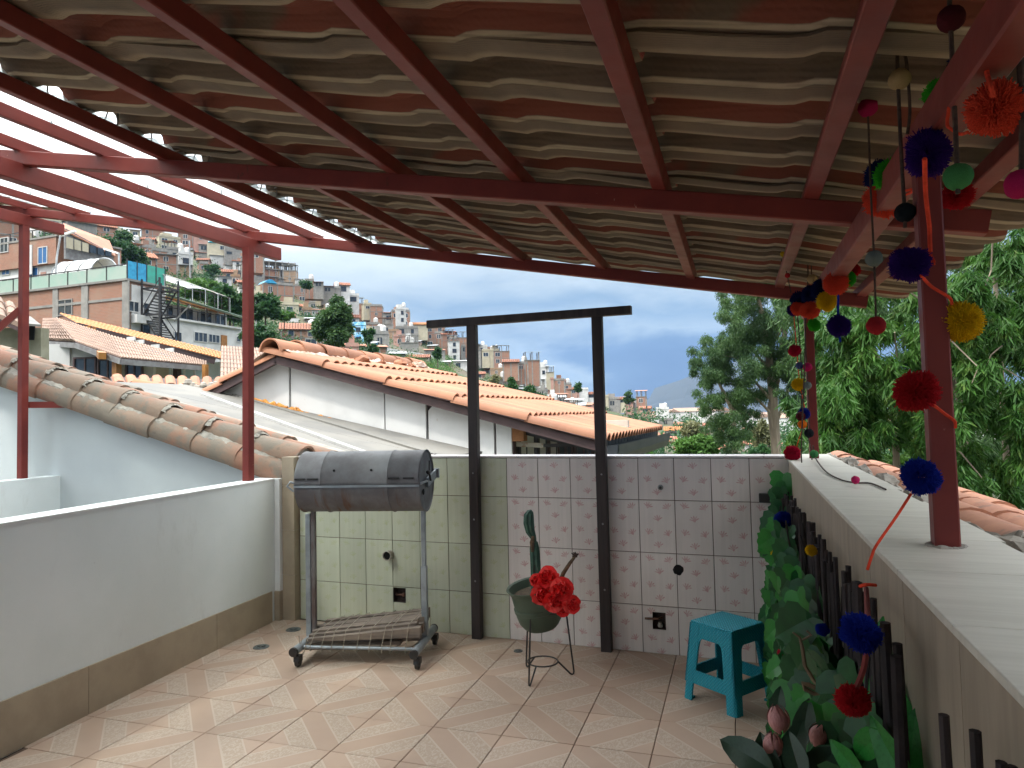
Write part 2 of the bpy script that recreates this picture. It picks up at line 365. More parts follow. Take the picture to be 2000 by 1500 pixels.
b.add([(rr[k]*math.cos(2*math.pi*k/n), -.0015, rr[k]*math.sin(2*math.pi*k/n)) for k in range(n)]+[(rr[k]*math.cos(2*math.pi*k/n), .001, rr[k]*math.sin(2*math.pi*k/n)) for k in range(n)], [tuple(range(n)), tuple(range(2*n-1, n-1, -1))]+[(k, n+k, n+(k+1) % n, (k+1) % n) for k in range(n)]); b.build('hole_edge', M_hole, t)
P = ony(1290, 952, YW); t = thing('wall_plug', 'small round metal plug in a top pink tile', 'plug', (P.x, YW, P.z))
MB().lathe([(.016, 0), (.015, .006), (.011, .008)], 16, R90).build('ring', M_steel, t, smooth=True); MB().lathe([(.009, .005), (.007, .012)], 12, R90).build('core', M_black, t, smooth=True)
P, Q = ony(1482, 963, YW), ony(1513, 981, YW); tag(MB().box((P.x, YW-.035, Q.z), (Q.x+.03, YW-.002, P.z)).build('electrical_box', M_black, bevel=.003), 'dark rectangular box fixed to the pink tiles beside the ivy', 'box')
# =================================================================== LEFT WALL
lw = thing('left_terrace_wall', 'low white painted wall with a beige tile skirting along the left of the terrace', 'wall')
TP = .945
b = MB(); y0, y1 = -3., 3.9
vs = [(LW(y0), y0, 0), (LW(y1), y1, 0), (LW(y1)-.14, y1, 0), (LW(y0)-.14, y0, 0)]
b.add([(a, c, -.1) for a, c, _ in vs]+[(a, c, TP-.003) for a, c, _ in vs], [(0, 1, 2, 3), (7, 6, 5, 4), (0, 4, 5, 1), (1, 5, 6, 2), (2, 6, 7, 3), (3, 7, 4, 0)]); b.build('wall', M_white, lw)
b = MB(); b.add([(a+(.004 if i in (0, 1) else -.004), c, TP-.0028) for i, (a, c, _) in enumerate(vs)]+[(a+(.004 if i in (0, 1) else -.004), c, TP+.006) for i, (a, c, _) in enumerate(vs)], [(0, 1, 2, 3), (7, 6, 5, 4), (0, 4, 5, 1), (1, 5, 6, 2), (2, 6, 7, 3), (3, 7, 4, 0)]); b.build('wall_top', M_whiteb, lw)
M_beige = mat('beige_ceramic_skirting', (.43, .355, .26), (.37, .30, .22), rough=.4, sc=5, bump=.04, bsc=30, geo=True, spec=.35)
def along(y): return Vector((LW(y), y, 0))
y = -3.; k = 0
while y < 3.86:
    y2 = min(y+.9, 3.86); zt = .228-.018*((y+y2)/2-1.9)/2
    p, r_ = along(y+.001), along(y2-.001); b = MB(); za, zb = .228-.013*(y-1.9), .228-.013*(y2-1.9)
    b.add([p+Vector((-.01, 0, 0)), r_+Vector((-.01, 0, 0)), r_+Vector((.009, 0, 0)), p+Vector((.009, 0, 0)), p+Vector((-.01, 0, za)), r_+Vector((-.01, 0, zb)), r_+Vector((.009, 0, zb)), p+Vector((.009, 0, za))],
          [(0, 3, 2, 1), (4, 5, 6, 7), (0, 1, 5, 4), (1, 2, 6, 5), (2, 3, 7, 6), (3, 0, 4, 7)]); b.build('skirting_tile', M_beige, lw, bevel=.001); y = y2
pl = thing('corner_pillar', 'short corner pillar, white plaster with beige tile strip, behind the barbecue', 'pillar')
MB().box((-3.36, 3.9005, .195), (-3.152, 4.1, .95)).build('plaster_face', M_whiteb, pl, bevel=.004)
MB().box((-3.36, 3.893, -.02), (-3.152, 4.1, .193)).build('skirting_tile', M_beige, pl, bevel=.001)
for z0, z1 in ((-.02, .3), (.302, .6), (.602, .9), (.902, 1.095)): MB().box((-3.150, 3.925, z0), (-3.052, 4.12, z1)).build('facing_tile', M_beige, pl, bevel=.001)
# =================================================================== RIGHT PARAPET
rp = thing('right_parapet_wall', 'right hand parapet wall with pale stone-look coping and beige tiled inner face', 'wall')
def rbox(mb, y0, y1, xa, xb, z0, z1):
    P = [Vector((RW(y0)+xa, y0, z0)), Vector((RW(y0)+xb, y0, z0)), Vector((RW(y1)+xb, y1, z0)), Vector((RW(y1)+xa, y1, z0))]
    Q = [p+Vector((0, 0, z1-z0)) for p in P]
    return mb.add(P+Q, [(0, 3, 2, 1), (4, 5, 6, 7), (0, 1, 5, 4), (1, 2, 6, 5), (2, 3, 7, 6), (3, 0, 4, 7)])
rbox(MB(), -3., 4.27, .012, .215, -.1, 1.079).build('wall_core', M_mortar, rp)
q = MT('pale_coping_ceramic', rough=.42, spec=.35); q.geo(); st = q.noise(18, 4, .6, (.25, 3, 1)).ss(.35, .65)
c = q.mix(st, (.62, .59, .52), (.55, .52, .455)); c = q.mix(q.noise(5, 5).ss(.55, .75)*.5, c, (.42, .40, .35)); q.col(q.mul(c, q.rnd()*.08+.95)); q.bump(q.noise(80, 3), .08, .002); M_cop = q.m
q = MT('beige_parapet_face', rough=.38, spec=.35); q.geo(); c = q.mix(q.noise(30, 4, .6, (1, 1, .12)).ss(.35, .7), (.34, .285, .22), (.26, .215, .165)); q.col(q.mul(c, q.rnd()*.1+.94)); M_rface = q.m
y = 4.27; k = 0
while y > -3:
    y2 = y-.3
    rbox(MB(), y2+.0012, y-.0012, -.007, .226+random.uniform(-.004, .012), 1.08, 1.0915).build('coping_tile', M_cop, rp, bevel=.0015); y = y2
y = YW-.003
while y > -3:
    y2 = y-.3
    for z0, z1 in ((0, .35), (.352, .70), (.702, 1.0782)): rbox(MB(), y2+.001, y-.001, 0, .0115, z0, z1).build('facing_tile', M_rface, rp)
    y = y2
# rough mortar along the outside edge, the terracotta ridge tiles beyond it
q = MT('terracotta_cover_tile', rough=.8); q.geo(); c = q.mix(q.noise(7, 5, .6).ss(.35, .65), (.46, .215, .125), (.37, .165, .10)); c = q.mix(q.noise(16, 5).ss(.58, .7)*.6, c, (.16, .12, .09)); q.col(q.mul(c, q.rnd()*.2+.88)); q.bump(q.noise(60, 4), .25, .003); M_terra = q.m
def half_tile(L, r0, r1, th=.013, n=10, arc=math.pi, name='roof_tile', m=None):   # barrel tile along +Y, wide end at 0
    vs = []
    for (y, r) in ((0, r0), (L, r1)):
        for rr in (r, r-th):
            for k in range(n+1):
                a = math.pi/2-arc/2+arc*k/n; vs.append((rr*math.cos(a), y, rr*math.sin(a)))
    N = n+1; fs = []
    for k in range(n):
        fs += [(k, k+1, 2*N+k+1, 2*N+k), (N+k+1, N+k, 3*N+k, 3*N+k+1), (k+1, k, N+k, N+k+1), (2*N+k, 2*N+k+1, 3*N+k+1, 3*N+k)]
    fs += [(0, 2*N, 3*N, N), (n, N+n, 3*N+n, 2*N+n)]
    b = MB(); b.add(vs, [f[::-1] for f in fs]); me = b.mesh(name, m, True)
    try: me.set_sharp_from_angle(angle=math.radians(40))
    except Exception: pass
    return me
eaves = thing('roof_edge', 'terracotta tiles bedded in mortar along the outer side of the right parapet', 'roof tiles')
hm = half_tile(.42, .085, .07, m=M_terra)
for row, (off, z) in enumerate(((.335, 1.0), (.53, .945), (.72, .88))):
    y = .3
    while y < 4.7:
        ob('roof_tile', hm, eaves, Matrix.Translation((RW(y)+off+random.uniform(-.006, .006), y, z+random.uniform(-.004, .004))) @ Matrix.Rotation(.0425+random.uniform(-.02, .02), 4, 'Z') @ Matrix.Rotation(.02, 4, 'X')); y += .37
MB().slab([(RW(.2)+.2, .2, .93), (RW(.2)+.9, .2, .80), (RW(4.8)+.9, 4.8, .80), (RW(4.8)+.2, 4.8, .93)], .05).build('roof_bed', M_mortar, eaves)
def rough_strip(name, pts, w, h, m, parent=None, n=6, seed=1, kind=None):
    rg = random.Random(seed); N = len(pts); vs = []; fs = []
    for i, p in enumerate(pts):
        p = Vector(p); t = (Vector(pts[min(i+1, N-1)])-Vector(pts[max(i-1, 0)])).normalized(); s = t.cross(Vector((0, 0, 1))).normalized()
        for k in range(n+1):
            a = math.pi*k/n; vs.append(p+s*math.cos(a)*w*rg.uniform(.65, 1.2)+Vector((0, 0, math.sin(a)*h*rg.uniform(.5, 1.3)-.01)))
    for i in range(N-1):
        for k in range(n): fs.append((i*(n+1)+k, i*(n+1)+k+1, (i+1)*(n+1)+k+1, (i+1)*(n+1)+k))
    b = MB(); b.add(vs, fs); return b.build(name, m, parent, smooth=False, kind=kind)
rough_strip('mortar_bed', [(RW(y)+.245, y, 1.05) for y in np.arange(.4, 4.5, .045)], .035, .045, M_mortar, eaves, seed=3)
for y, s in ((2.35, .05), (2.9, .06), (3.4, .05), (1.62, .055), (3.8, .06)):
    b = MB(); b.ball((RW(y)+.27, y, 1.06), s, 7, 5, (.8, 1.5, .7)); b.v = [(a+random.uniform(-.01, .01), c+random.uniform(-.01, .01), d+random.uniform(-.01, .01)) for a, c, d in b.v]; b.build('mortar_lump', M_mortar, eaves)
M_cream_ = mat('tan_shade_wall', (.38, .32, .25), rough=.8, geo=True)
# building mass below the terrace; unseen wall behind the camera added to block light
MB().box((-5.9, -3.04, -9), (.38, 4.12, -.125)).build('house_base', M_white, kind='structure')
MB().box((-.9, -1.6, -9), (1.2, -1.3, 2.45)).build('unseen_shade_wall', M_cream_, kind='structure')
# stairwell beyond the left wall
sw = thing('stairwell_wall', 'pale green topped low wall on the far side of the stairwell', 'wall')
LW2 = lambda y: -5.5-.06*(y-3.9)
b = MB(); P = [(LW2(-3), -3), (LW2(4.1), 4.1), (LW2(4.1)-.15, 4.1), (LW2(-3)-.15, -3)]
b.add([(*p, -2) for p in P]+[(*p, .93) for p in P], [(0, 1, 2, 3), (7, 6, 5, 4), (0, 4, 5, 1), (1, 5, 6, 2), (2, 6, 7, 3), (3, 7, 4, 0)]); b.build('wall', M_white, sw)
# gable wall under the tile rake, closing the stairwell
M_gable = mat('grey_blue_plaster', (.50, .545, .555), (.46, .50, .515), rough=.8, sc=1.2, geo=True, bump=.06, bsc=40)
rk = lambda x: .93-.272*(x+3.3)
gw = thing('gable_wall', 'grey white plastered gable wall sloping up to the left under the old tile edge', 'wall')
MB().add([(-3.05, 4.1, -2), (-8.5, 4.1, -2), (-8.5, 4.1, rk(-8.5)), (-3.05, 4.1, rk(-3.05)), (-3.05, 4.3, -2), (-8.5, 4.3, -2), (-8.5, 4.3, rk(-8.5)), (-3.05, 4.3, rk(-3.05))],
         [(0, 3, 2, 1), (4, 5, 6, 7), (3, 7, 6, 2), (0, 4, 7, 3), (1, 2, 6, 5)]).build('wall', M_gable, gw)
b = MB(); b.bar((-3.15, 4.092, rk(-3.15)-.008), (-8.5, 4.092, rk(-8.5)-.008), .016, .03); b.build('plaster_lip', M_mortar, gw)
b = MB(); b.bar((-3.0, 4.1, rk(-3.0)+.03), (-8.5, 4.1, rk(-8.5)+.03), .12, .02); b.bar((-3.0, 4.08, rk(-3.0)+.055), (-8.5, 4.08, rk(-8.5)+.055), .14, .018); b.build('rake_board', mat('rotten_board', (.17, .13, .085), (.08, .06, .045), rough=.95, sc=6, st=(1, 1, 6), bump=.5, bsc=30), gw)
# =================================================================== OLD TILE RAKE
q = MT('old_weathered_tile', rough=.85); q.geo(); c = q.mix(q.noise(2.6, 5, .6).ss(.4, .6), (.31, .155, .10), (.25, .175, .125)); c = q.mix(q.noise(4.5, 6, .65).ss(.47, .58)*.85, c, (.19, .165, .13)); c = q.mix(q.noise(30, 5).ss(.62, .75)*.5, c, (.12, .1, .08)); q.col(q.mul(c, q.rnd()*.15+.9)); q.bump(q.noise(35, 5), .5, .006); M_old = q.m
tr = thing('old_tile_rake', 'row of old barrel tiles bedded in cracked mortar running up along the gable wall', 'roof tiles')
sl_ = math.atan(.272); Lt = .43
def rake_tiles(x0, n, zoff, y, r0, r1, L, arc=math.pi, tilt=0, jit=.008):
    me = half_tile(L*1.14, r0, r1, .016, 12, arc, m=M_old)
    for k in range(n):
        x = x0-k*L*math.cos(sl_); z = rk(x)+zoff
        M = Matrix.Translation((x, y+random.uniform(-jit, jit), z+random.uniform(-jit, jit)*.5)) @ Matrix.Rotation(sl_+random.uniform(-.012, .012)-.015, 4, 'Y') @ Matrix.Rotation(math.pi/2, 4, 'Z') @ Matrix.Rotation(tilt+random.uniform(-.05, .05), 4, 'Y')
        ob('roof_tile', me, tr, M)
rake_tiles(-3.1, 13, .17, 4.12, .118, .096, Lt)
rake_tiles(-3.16, 13, .075, 4.035, .098, .088, Lt*.98, arc=math.pi*.95, tilt=-.75)
rake_tiles(-3.08, 14, .16, 4.40, .085, .07, Lt)
rake_tiles(-3.25, 13, .10, 4.68, .085, .07, Lt)
# mortar: collars at each joint, filling between the two rows, broken end plug
b = MB(); rg = random.Random(5)
for k in range(1, 14):
    x = -3.1-k*Lt*math.cos(sl_)+.02; n = 14
    for (yy, zo, r, a0, a1, ww) in ((4.12, .17, .1185, .5, 2.4, .075),):
        vs = []; 
        for i in range(n+1):
            a = math.pi-(a0+(a1-a0)*i/n)
            for s, dr in ((-1, -.006), (-.6, .001), (.6, .002), (1, -.008)):
                rr = r+dr-.003+rg.uniform(-.003, .003); w = s*ww*rg.uniform(.35, 1.1)/2
                vs.append((x+w*math.cos(sl_), yy+rr*math.cos(a), rk(x)+zo-w*math.sin(sl_)+rr*math.sin(a)))
        b.add(vs, [(i*4+j, i*4+j+1, i*4+4+j+1, i*4+4+j) for i in range(n) for j in range(3)])
b.build('mortar_collar', M_mortar, tr, kind='stuff')
xs = np.arange(-3.12, -8.4, -.035)
for seg in range(6):
    sx = xs[seg*len(xs)//6:(seg+1)*len(xs)//6+1]
    b = MB(); vs = []
    for x in sx:
        for (yy, zz) in ((4.06, .09), (4.0, .10), (3.972, .122), (3.985, .15), (4.015, .178), (4.06, .18)):
            j = rg.uniform(-.006, .006); vs.append((x, yy+j, rk(x)+zz+rg.uniform(-.008, .008)))
    b.add(vs, [(i*6+j, i*6+j+1, i*6+6+j+1, i*6+6+j) for i in range(len(sx)-1) for j in range(5)]); 
    b.build('mortar_fill', M_mortar, tr)
for (yy, zo, r) in ((4.12, .17, .1), (4.05, .08, .085)):
    b = MB(); b.ball((-3.13, yy, rk(-3.13)+zo+.01), r, 12, 8, (.35, 1, .9)); b.v = [(a+random.uniform(-.006, .006), c+random.uniform(-.006, .006), d+random.uniform(-.006, .006)) for a, c, d in b.v]; b.build('mortar_plug', M_mortar, tr)
b = MB(); b.slab([(-3.0, 3.98, .96), (-3.0, 5.1, .96), (-8.5, 5.1, rk(-8.5)+.03), (-8.5, 3.98, rk(-8.5)+.03)], .03); tag(b.build('roof_deck', M_mortar, tr))
# =================================================================== PERGOLA
pg = thing('pergola', 'oxide red steel pergola frame sloping down to the right over the terrace', 'pergola')
ZB = lambda x: 1.94-.198*x          # underside of the cross beams
YM, YF = 2.28, 3.90
for (Y, x1, h) in ((YM, .585, .066), (YF, .47, .066), (.55, .6, .066), (-1.0, .6, .066)):
    MB().bar((-7.2, Y, ZB(-7.2)+h/2), (x1, Y, ZB(x1)+h/2), .05, h, ch=.004).build('cross_beam', M_red, pg)
H1 = .066
def skew(x, y): return x-.045*(y-2.2)
PUR = [-6.1, -5.55, -5.0, -4.35, -3.8, -3.33, -2.79, -2.42, -1.83, -1.29, -.80, -.31, .14, .52]
for i, x in enumerate(PUR):
    if x == -3.8: continue
    a, b_ = -1.25, (4.02 if x > -2.5 else 4.0)
    w = .052 if x == -2.42 else .046
    MB().bar((skew(x, a), a, ZB(x)+H1+.025), (skew(x, b_), b_, ZB(x)+H1+.025), w, .05, up=(.2, 0, 1), ch=.003).build('purlin', M_red, pg)
# depth beams on the posts
bx2 = -3.33; bx1 = -5.60
MB().bar((bx2+.02, -1.25, ZB(bx2)-.045), (bx2, 4.13, ZB(bx2)-.045), .055, .09, ch=.004).build('edge_beam', M_red, pg)
MB().bar((bx1+.02, -1.25, ZB(bx1)-.045), (bx1, 4.17, ZB(bx1)-.045), .055, .09, ch=.004).build('edge_beam', M_red, pg)
ebx = lambda y: .295-.041*(y-1.5)
MB().bar((ebx(-1.25), -1.25, ZB(.25)-.036), (ebx(3.98), 3.98, ZB(.25)-.036), .055, .07, ch=.004).build('edge_beam', M_red, pg)
# posts (near right, far right, left, far left)
MB().bar((.293, 1.5, 1.0915), (.290, 1.5, ZB(.25)-.07), .042, .042, up=(0, 1, 0), ch=.003).build('post', M_red, pg)
MB().bar((.196, 3.93, 1.0915), (.196, 3.93, ZB(.25)-.07), .045, .045, up=(0, 1, 0), ch=.003).build('post', M_red, pg)
pb = onp(485, 935, (-3.0-.09, 2.0, 0), (1.85, .19, 0)); print('post2', pb)
MB().bar((pb.x, pb.y, TP+.005), (pb.x+.01, pb.y, ZB(bx2)-.09), .055, .055, up=(0, 1, 0), ch=.003).build('post', M_red, pg)
MB().bar((-5.60, 3.85, .93), (-5.60, 3.85, ZB(bx1)-.09), .055, .055, up=(0, 1, 0), ch=.003).build('post', M_red, pg)
MB().bar((-5.60, 3.9, ony(80, 790, 3.9).z), (-5.13, 4.08, ony(80, 790, 3.9).z-.01), .045, .05).build('tie_bar', M_red, pg)
MB().bar(ony(-60, 690, 3.6), ony(40, 605, 3.85), .045, .05).build('brace', M_red, pg)
# mortar round the near post foot
b = MB(); 
for k in range(16): a = k*math.pi/8; b.ball((.293+math.cos(a)*.026, 1.5+math.sin(a)*.028, 1.0915), random.uniform(.006, .012), 6, 4, (1, 1, .5))
b.build('mortar_collar', M_mortar, pg)
# ---------------------------------------------------------------- fibre-cement sheets, corrugated, stepped like tiles
q = MT('fibre_cement_underside', rough=.85); x, y, z = q.xyz()
uvu, uvv = q.uvw()
wv = q.n('ShaderNodeTexWave'); 
weave = (q.noise(9, 2)*.35+(y*900).sin()*.5*(x*150).sin().ab())
c = q.mix(q.noise(4, 5, .6).ss(.35, .7), (.165, .120, .078), (.110, .079, .052))
q2 = q.noise(6, 5, .6, (1, 1, 1))
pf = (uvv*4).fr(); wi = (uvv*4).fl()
flank = pf.ss(.78, .82)*(1-pf.ss(.955, .965)); foot = pf.ss(.955, .97)*(1-pf.ss(.99, 1.0)); lit_lip = pf.ss(.20, .37)*(1-pf.ss(.43, .46))  # pale foot and lip bands paint in the light caught on the ridges
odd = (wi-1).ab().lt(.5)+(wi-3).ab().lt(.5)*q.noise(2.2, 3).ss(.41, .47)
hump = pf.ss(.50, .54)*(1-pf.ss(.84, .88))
c = q.mix(hump*.2, c, (.085, .068, .052)); c = q.mix(flank*.6, c, (.10, .066, .042)); c = q.mix(foot*(q.noise(2.5, 5).ss(.25, .55)*.6+.4), c, (.44, .36, .25)); c = q.mix(lit_lip*(q.noise(2.5, 5).ss(.25, .55)*.5+.4), c, (.34, .265, .175))
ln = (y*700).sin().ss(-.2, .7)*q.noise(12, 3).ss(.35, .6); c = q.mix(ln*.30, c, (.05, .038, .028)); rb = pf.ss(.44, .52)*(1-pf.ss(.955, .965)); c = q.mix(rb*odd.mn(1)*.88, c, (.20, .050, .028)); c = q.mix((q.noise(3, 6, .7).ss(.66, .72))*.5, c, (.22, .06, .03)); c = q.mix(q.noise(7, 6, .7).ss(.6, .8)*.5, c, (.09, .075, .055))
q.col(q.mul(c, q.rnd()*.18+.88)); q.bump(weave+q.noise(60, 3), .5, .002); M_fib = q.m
M_fibtop = mat('red_painted_sheet', (.30, .085, .05), (.24, .06, .04), rough=.7, sc=8)
PITCH_Y = .235; NW = 4; SW = PITCH_Y*NW; SL = 1.09
def sheet_mesh(name, m, SL, SW, nw, amp, steps, ny=40, nx=30, th=.006, lap=.05, mtop=None):
    vs = []; uvs = []; NX, NY = nx+1, ny+1
    for layer in (0, 1):
        for i in range(NX):
            x = (SL+lap)*i/nx
            for j in range(NY):
                v = j/ny; y = (SW+lap*1.1)*v; ph = y/ (SW/nw)
                f = ph % 1.0; prof = sm(.40, .56, f)*(1-sm(.84, 1.0, f))+.10*(1-math.cos(2*math.pi*f))/2-.05*math.sin(math.pi*min(1, f/.4))
                sx = x/SL*steps; fr_ = sx-math.floor(sx); kick = sm(.0, .14, fr_)*(1-.9*sm(.1, 1.0, fr_))
                z = prof*(amp+.008*kick)+.009*kick-.003*math.sin(7*x+3*v)
                yy = y-.010*kick+.003*math.sin(11*x+2*ph)
                vs.append((x, yy, z+(th if layer else 0)+ (j/ny)*.006)); uvs.append((x/SL, y/SW))
    n = NX*NY; fs = []; mi = []
    for i in range(nx):
        for j in range(ny):
            a = i*NY+j; fs.append((a, a+1, a+NY+1, a+NY)); mi.append(0); fs.append((n+a, n+a+NY, n+a+NY+1, n+a+1)); mi.append(1)
    for i in range(nx): a = i*NY; fs.append((a, a+NY, n+a+NY, n+a)); mi.append(0); a = i*NY+ny; fs.append((a, n+a, n+a+NY, a+NY)); mi.append(1)
    for j in range(ny): a = j; fs.append((a, n+a, n+a+1, a+1)); mi.append(0); a = nx*NY+j; fs.append((a, a+1, n+a+1, n+a)); mi.append(1)
    me = fastmesh(name, vs, fs, m, mats=[m, mtop or m], mi=mi, smooth=True); uv = me.uv_layers.new(name='UVMap')
    vi = np.zeros(len(me.loops), np.int32); me.loops.foreach_get('vertex_index', vi); U = np.array(uvs*1, np.float32)
    uv.data.foreach_set('uv', U[vi].ravel())
    try: me.set_sharp_from_angle(angle=math.radians(24))
    except Exception: pass
    return me
rf = thing('corrugated_roof', 'brown grey corrugated fibre cement roof sheets laid over the red pergola', 'roof')
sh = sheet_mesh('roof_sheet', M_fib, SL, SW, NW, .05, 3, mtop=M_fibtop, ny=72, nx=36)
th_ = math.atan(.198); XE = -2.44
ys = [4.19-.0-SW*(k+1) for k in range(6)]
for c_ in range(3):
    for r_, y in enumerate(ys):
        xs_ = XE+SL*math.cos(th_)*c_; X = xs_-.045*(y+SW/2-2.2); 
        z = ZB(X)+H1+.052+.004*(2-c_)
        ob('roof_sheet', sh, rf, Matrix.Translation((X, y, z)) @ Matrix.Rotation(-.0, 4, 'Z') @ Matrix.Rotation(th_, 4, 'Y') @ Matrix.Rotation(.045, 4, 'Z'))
# fixing wires seen in the gaps, far left strip of the same sheets
for r_, y in enumerate(ys[:7]):
    for kx in (-6.75, -5.62-.0):
        X = kx-.045*(y+SW/2-2.2)
        if kx == -5.62: continue
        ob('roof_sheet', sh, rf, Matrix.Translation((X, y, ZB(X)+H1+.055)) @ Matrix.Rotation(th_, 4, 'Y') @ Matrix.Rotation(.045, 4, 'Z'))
# ---------------------------------------------------------------- translucent sheets
q = MT('translucent_fibreglass', rough=.5, spec=.3); nt_ = q.t; trn = q.n('ShaderNodeBsdfTranslucent'); tra = q.n('ShaderNodeBsdfTransparent'); dif = q.n('ShaderNodeBsdfDiffuse')
trn.inputs[0].default_value = (.76, .81, .80, 1); dif.inputs[0].default_value = (.8, .84, .82, 1); tra.inputs[0].default_value = (.72, .77, .76, 1)
m1 = q.n('ShaderNodeMixShader'); m2 = q.n('ShaderNodeMixShader'); dirt = (q.noise(2.5, 5, .6, (.3, 2, 1)).ss(.4, .75)*.3+.1)
nt_.links.new(trn.outputs[0], m1.inputs[1]); nt_.links.new(dif.outputs[0], m1.inputs[2]); m1.inputs[0].default_value = .12
nt_.links.new(dirt.k, m1.inputs[0]); m2.inputs[0].default_value = .38; nt_.links.new(m1.outputs[0], m2.inputs[1]); nt_.links.new(tra.outputs[0], m2.inputs[2])
nt_.links.new(m2.outputs[0], q.t.nodes['Material Output'].inputs[0]); M_trans = q.m
def corr(name, L, W, pitch, amp, m, nper=6):
    ny = int(W/pitch*nper); vs = [(x, W*j/ny, amp*math.cos(2*math.pi*W*j/ny/pitch)) for x in (0, L) for j in range(ny+1)]
    return fastmesh(name, vs, [(j, j+1, ny+1+j+1, ny+1+j) for j in range(ny)], m, smooth=True)
tl = thing('translucent_roof', 'white translucent corrugated sheets over the left of the red pergola', 'roof')
cm = corr('translucent_sheet', 3.42, .84, .076, .008, M_trans)
for k in range(7):
    y = 4.06-.8*(k+1); X0 = -5.75-.045*(y-2); 
    ob('translucent_sheet', cm, tl, Matrix.Translation((X0, y, ZB(X0)+H1+.062+.003*(k % 2))) @ Matrix.Rotation(th_, 4, 'Y') @ Matrix.Rotation(.045, 4, 'Z'))
# hook bolts that stand through the sheets
hb = MB().tube([(0, 0, -.01), (0, 0, .05)], .0035, 5).lathe([(.012, .045), (.012, .05)], 8).mesh('hook_bolt', M_steel)
for x in PUR[2:8]:
    if x == -3.8: continue
    for k in range(9):
        y = 4.0-k*.5; ob('hook_bolt', hb, tl, Matrix.Translation((skew(x, y)+.03, y, ZB(x)+H1+.05)))
for k in range(14):
    y = 3.86-k*.235; p = Vector((skew(-2.44, y), y, ZB(-2.44)+H1+.05)); MB().tube([p, p+Vector((.01, .01*(-1)**k, .05))], .003, 5).build('hook_bolt', M_steel, rf)
# =================================================================== WOODEN FRAME
M_wood = mat('dark_stained_wood', (.032, .025, .026), (.055, .042, .04), rough=.55, sc=4, st=(6, 6, .5), bump=.15, bsc=50, spec=.35)
fr = thing('wooden_frame', 'dark brown goalpost shaped wooden frame standing against the tiled parapet', 'frame', (-1.33, 3.93, 0))
inv = Matrix.Translation((1.33, -3.93, 0))
def L_(p): return inv @ Vector(p)
for x0, x1 in ((-1.722, -1.715), (-.925, -.927)):
    MB().bar(L_((x0, 3.935, .001)), L_((x1, 3.93, 1.905)), .06, .048, up=(0, 1, 0), ch=.003).build('post', M_wood, fr)
MB().bar(L_((-2.015, 3.925, 1.93)), L_((-.727, 3.925, 1.928)), .05, .048, ch=.003).build('top_bar', M_wood, fr)
b = MB()
for x in (-1.722, -.926):
    for z in (1.0, .72, .35): b.lathe([(.006, 0), (.005, .003)], 8, Matrix.Translation(L_((x+.005, 3.904, z))) @ R90)
b.build('screw_head', M_steel, fr)
# =================================================================== DRUM BARBECUE ON A TROLLEY
A = math.atan2(.15, .63)
bq = thing('drum_barbecue', 'dark half drum barbecue mounted on a grey steel trolley with castors', 'barbecue', (-2.215, 3.5, 0), A)
q = MT('scorched_drum_steel', rough=.6, metal=.1, spec=.3); xx, yy, zz = q.xyz()
c = q.mix(q.noise(6, 5, .65).ss(.35, .65), (.20, .205, .215), (.145, .138, .145)); c = q.mix(q.noise(5, 5, .6, (5, 1, .6)).ss(.5, .7)*(1-zz.ss(.86, 1.0)), c, (.15, .085, .055)); q.col(c); q.bump(q.noise(25, 4, .6, (3, 1, 1)), .12, .003); q.rough(q.noise(9, 3)*.3+.45); M_drum = q.m
M_zinc = mat('galvanised_steel', (.34, .38, .41), (.25, .28, .30), rough=.45, metal=.35, sc=10, bump=.05)
M_plank = mat('grey_firewood', (.24, .19, .15), (.15, .12, .10), rough=.9, sc=6, st=(.6, 6, 6), bump=.5, bsc=30)
R = .172; HL = .36; ZC = .985
RX = Matrix.Rotation(math.pi/2, 4, 'Y')
def shell(a0, a1, r, m, name, n=26):
    b = MB(); vs = []
    xs = [-HL, -HL+.012, -.215, -.207, -.195, .165, .177, .185, HL-.012, HL]; rr = [r+.004, r, r, r+.005, r, r, r+.005, r, r, r+.004]
    for x, q_ in zip(xs, rr):
        for i in range(n+1): a = a0+(a1-a0)*i/n; vs.append((x, math.cos(a)*q_, ZC+math.sin(a)*q_))
    N = n+1; b.add(vs, [(k*N+i, k*N+i+1, (k+1)*N+i+1, (k+1)*N+i) for k in range(len(xs)-1) for i in range(n)])
    o = b.build(name, m, bq, smooth=True); s = o.modifiers.new('s', 'SOLIDIFY'); s.thickness = .003; return o
# split plane tilted: front edge (camera side is -y) a little below the back edge
t0 = math.radians(180+4); 
shell(t0-math.pi+.02, t0-.012, R+.002, M_drum, 'drum_lid'); shell(t0+.004, t0+math.pi-.004, R, M_drum, 'drum_body')
for s in (-1, 1):
    for a0, a1, nm, dx in ((t0-math.pi+.02, t0-.012, 'lid_end', .002), (t0+.004, t0+math.pi, 'body_end', 0)):
        b = MB(); n = 20; f0 = [(s*(HL-.006-dx), math.cos(a0+(a1-a0)*i/n)*(R-.002), ZC+math.sin(a0+(a1-a0)*i/n)*(R-.002)) for i in range(n+1)]
        b.slab(f0 if s > 0 else f0[::-1], .004); b.build(nm, M_drum if s < 0 else mat('dusty_drum_end', (.16, .17, .18), (.10, .10, .11), rough=.6, metal=.3, sc=12), bq)
b = MB(); b.bar((-HL, -R-.004, ZC-.012), (HL, -R-.004, ZC-.012), .008, .012); b.build('rim_strip', M_zinc, bq)
hg = MB().box((-.03, -.004, -.005), (.03, .004, .005)).mesh('hinge', M_black)
for x in (-.325, -.25, .215, .30): ob('hinge', hg, bq, Matrix.Translation((x, -R*.985-.006, ZC+.03)))
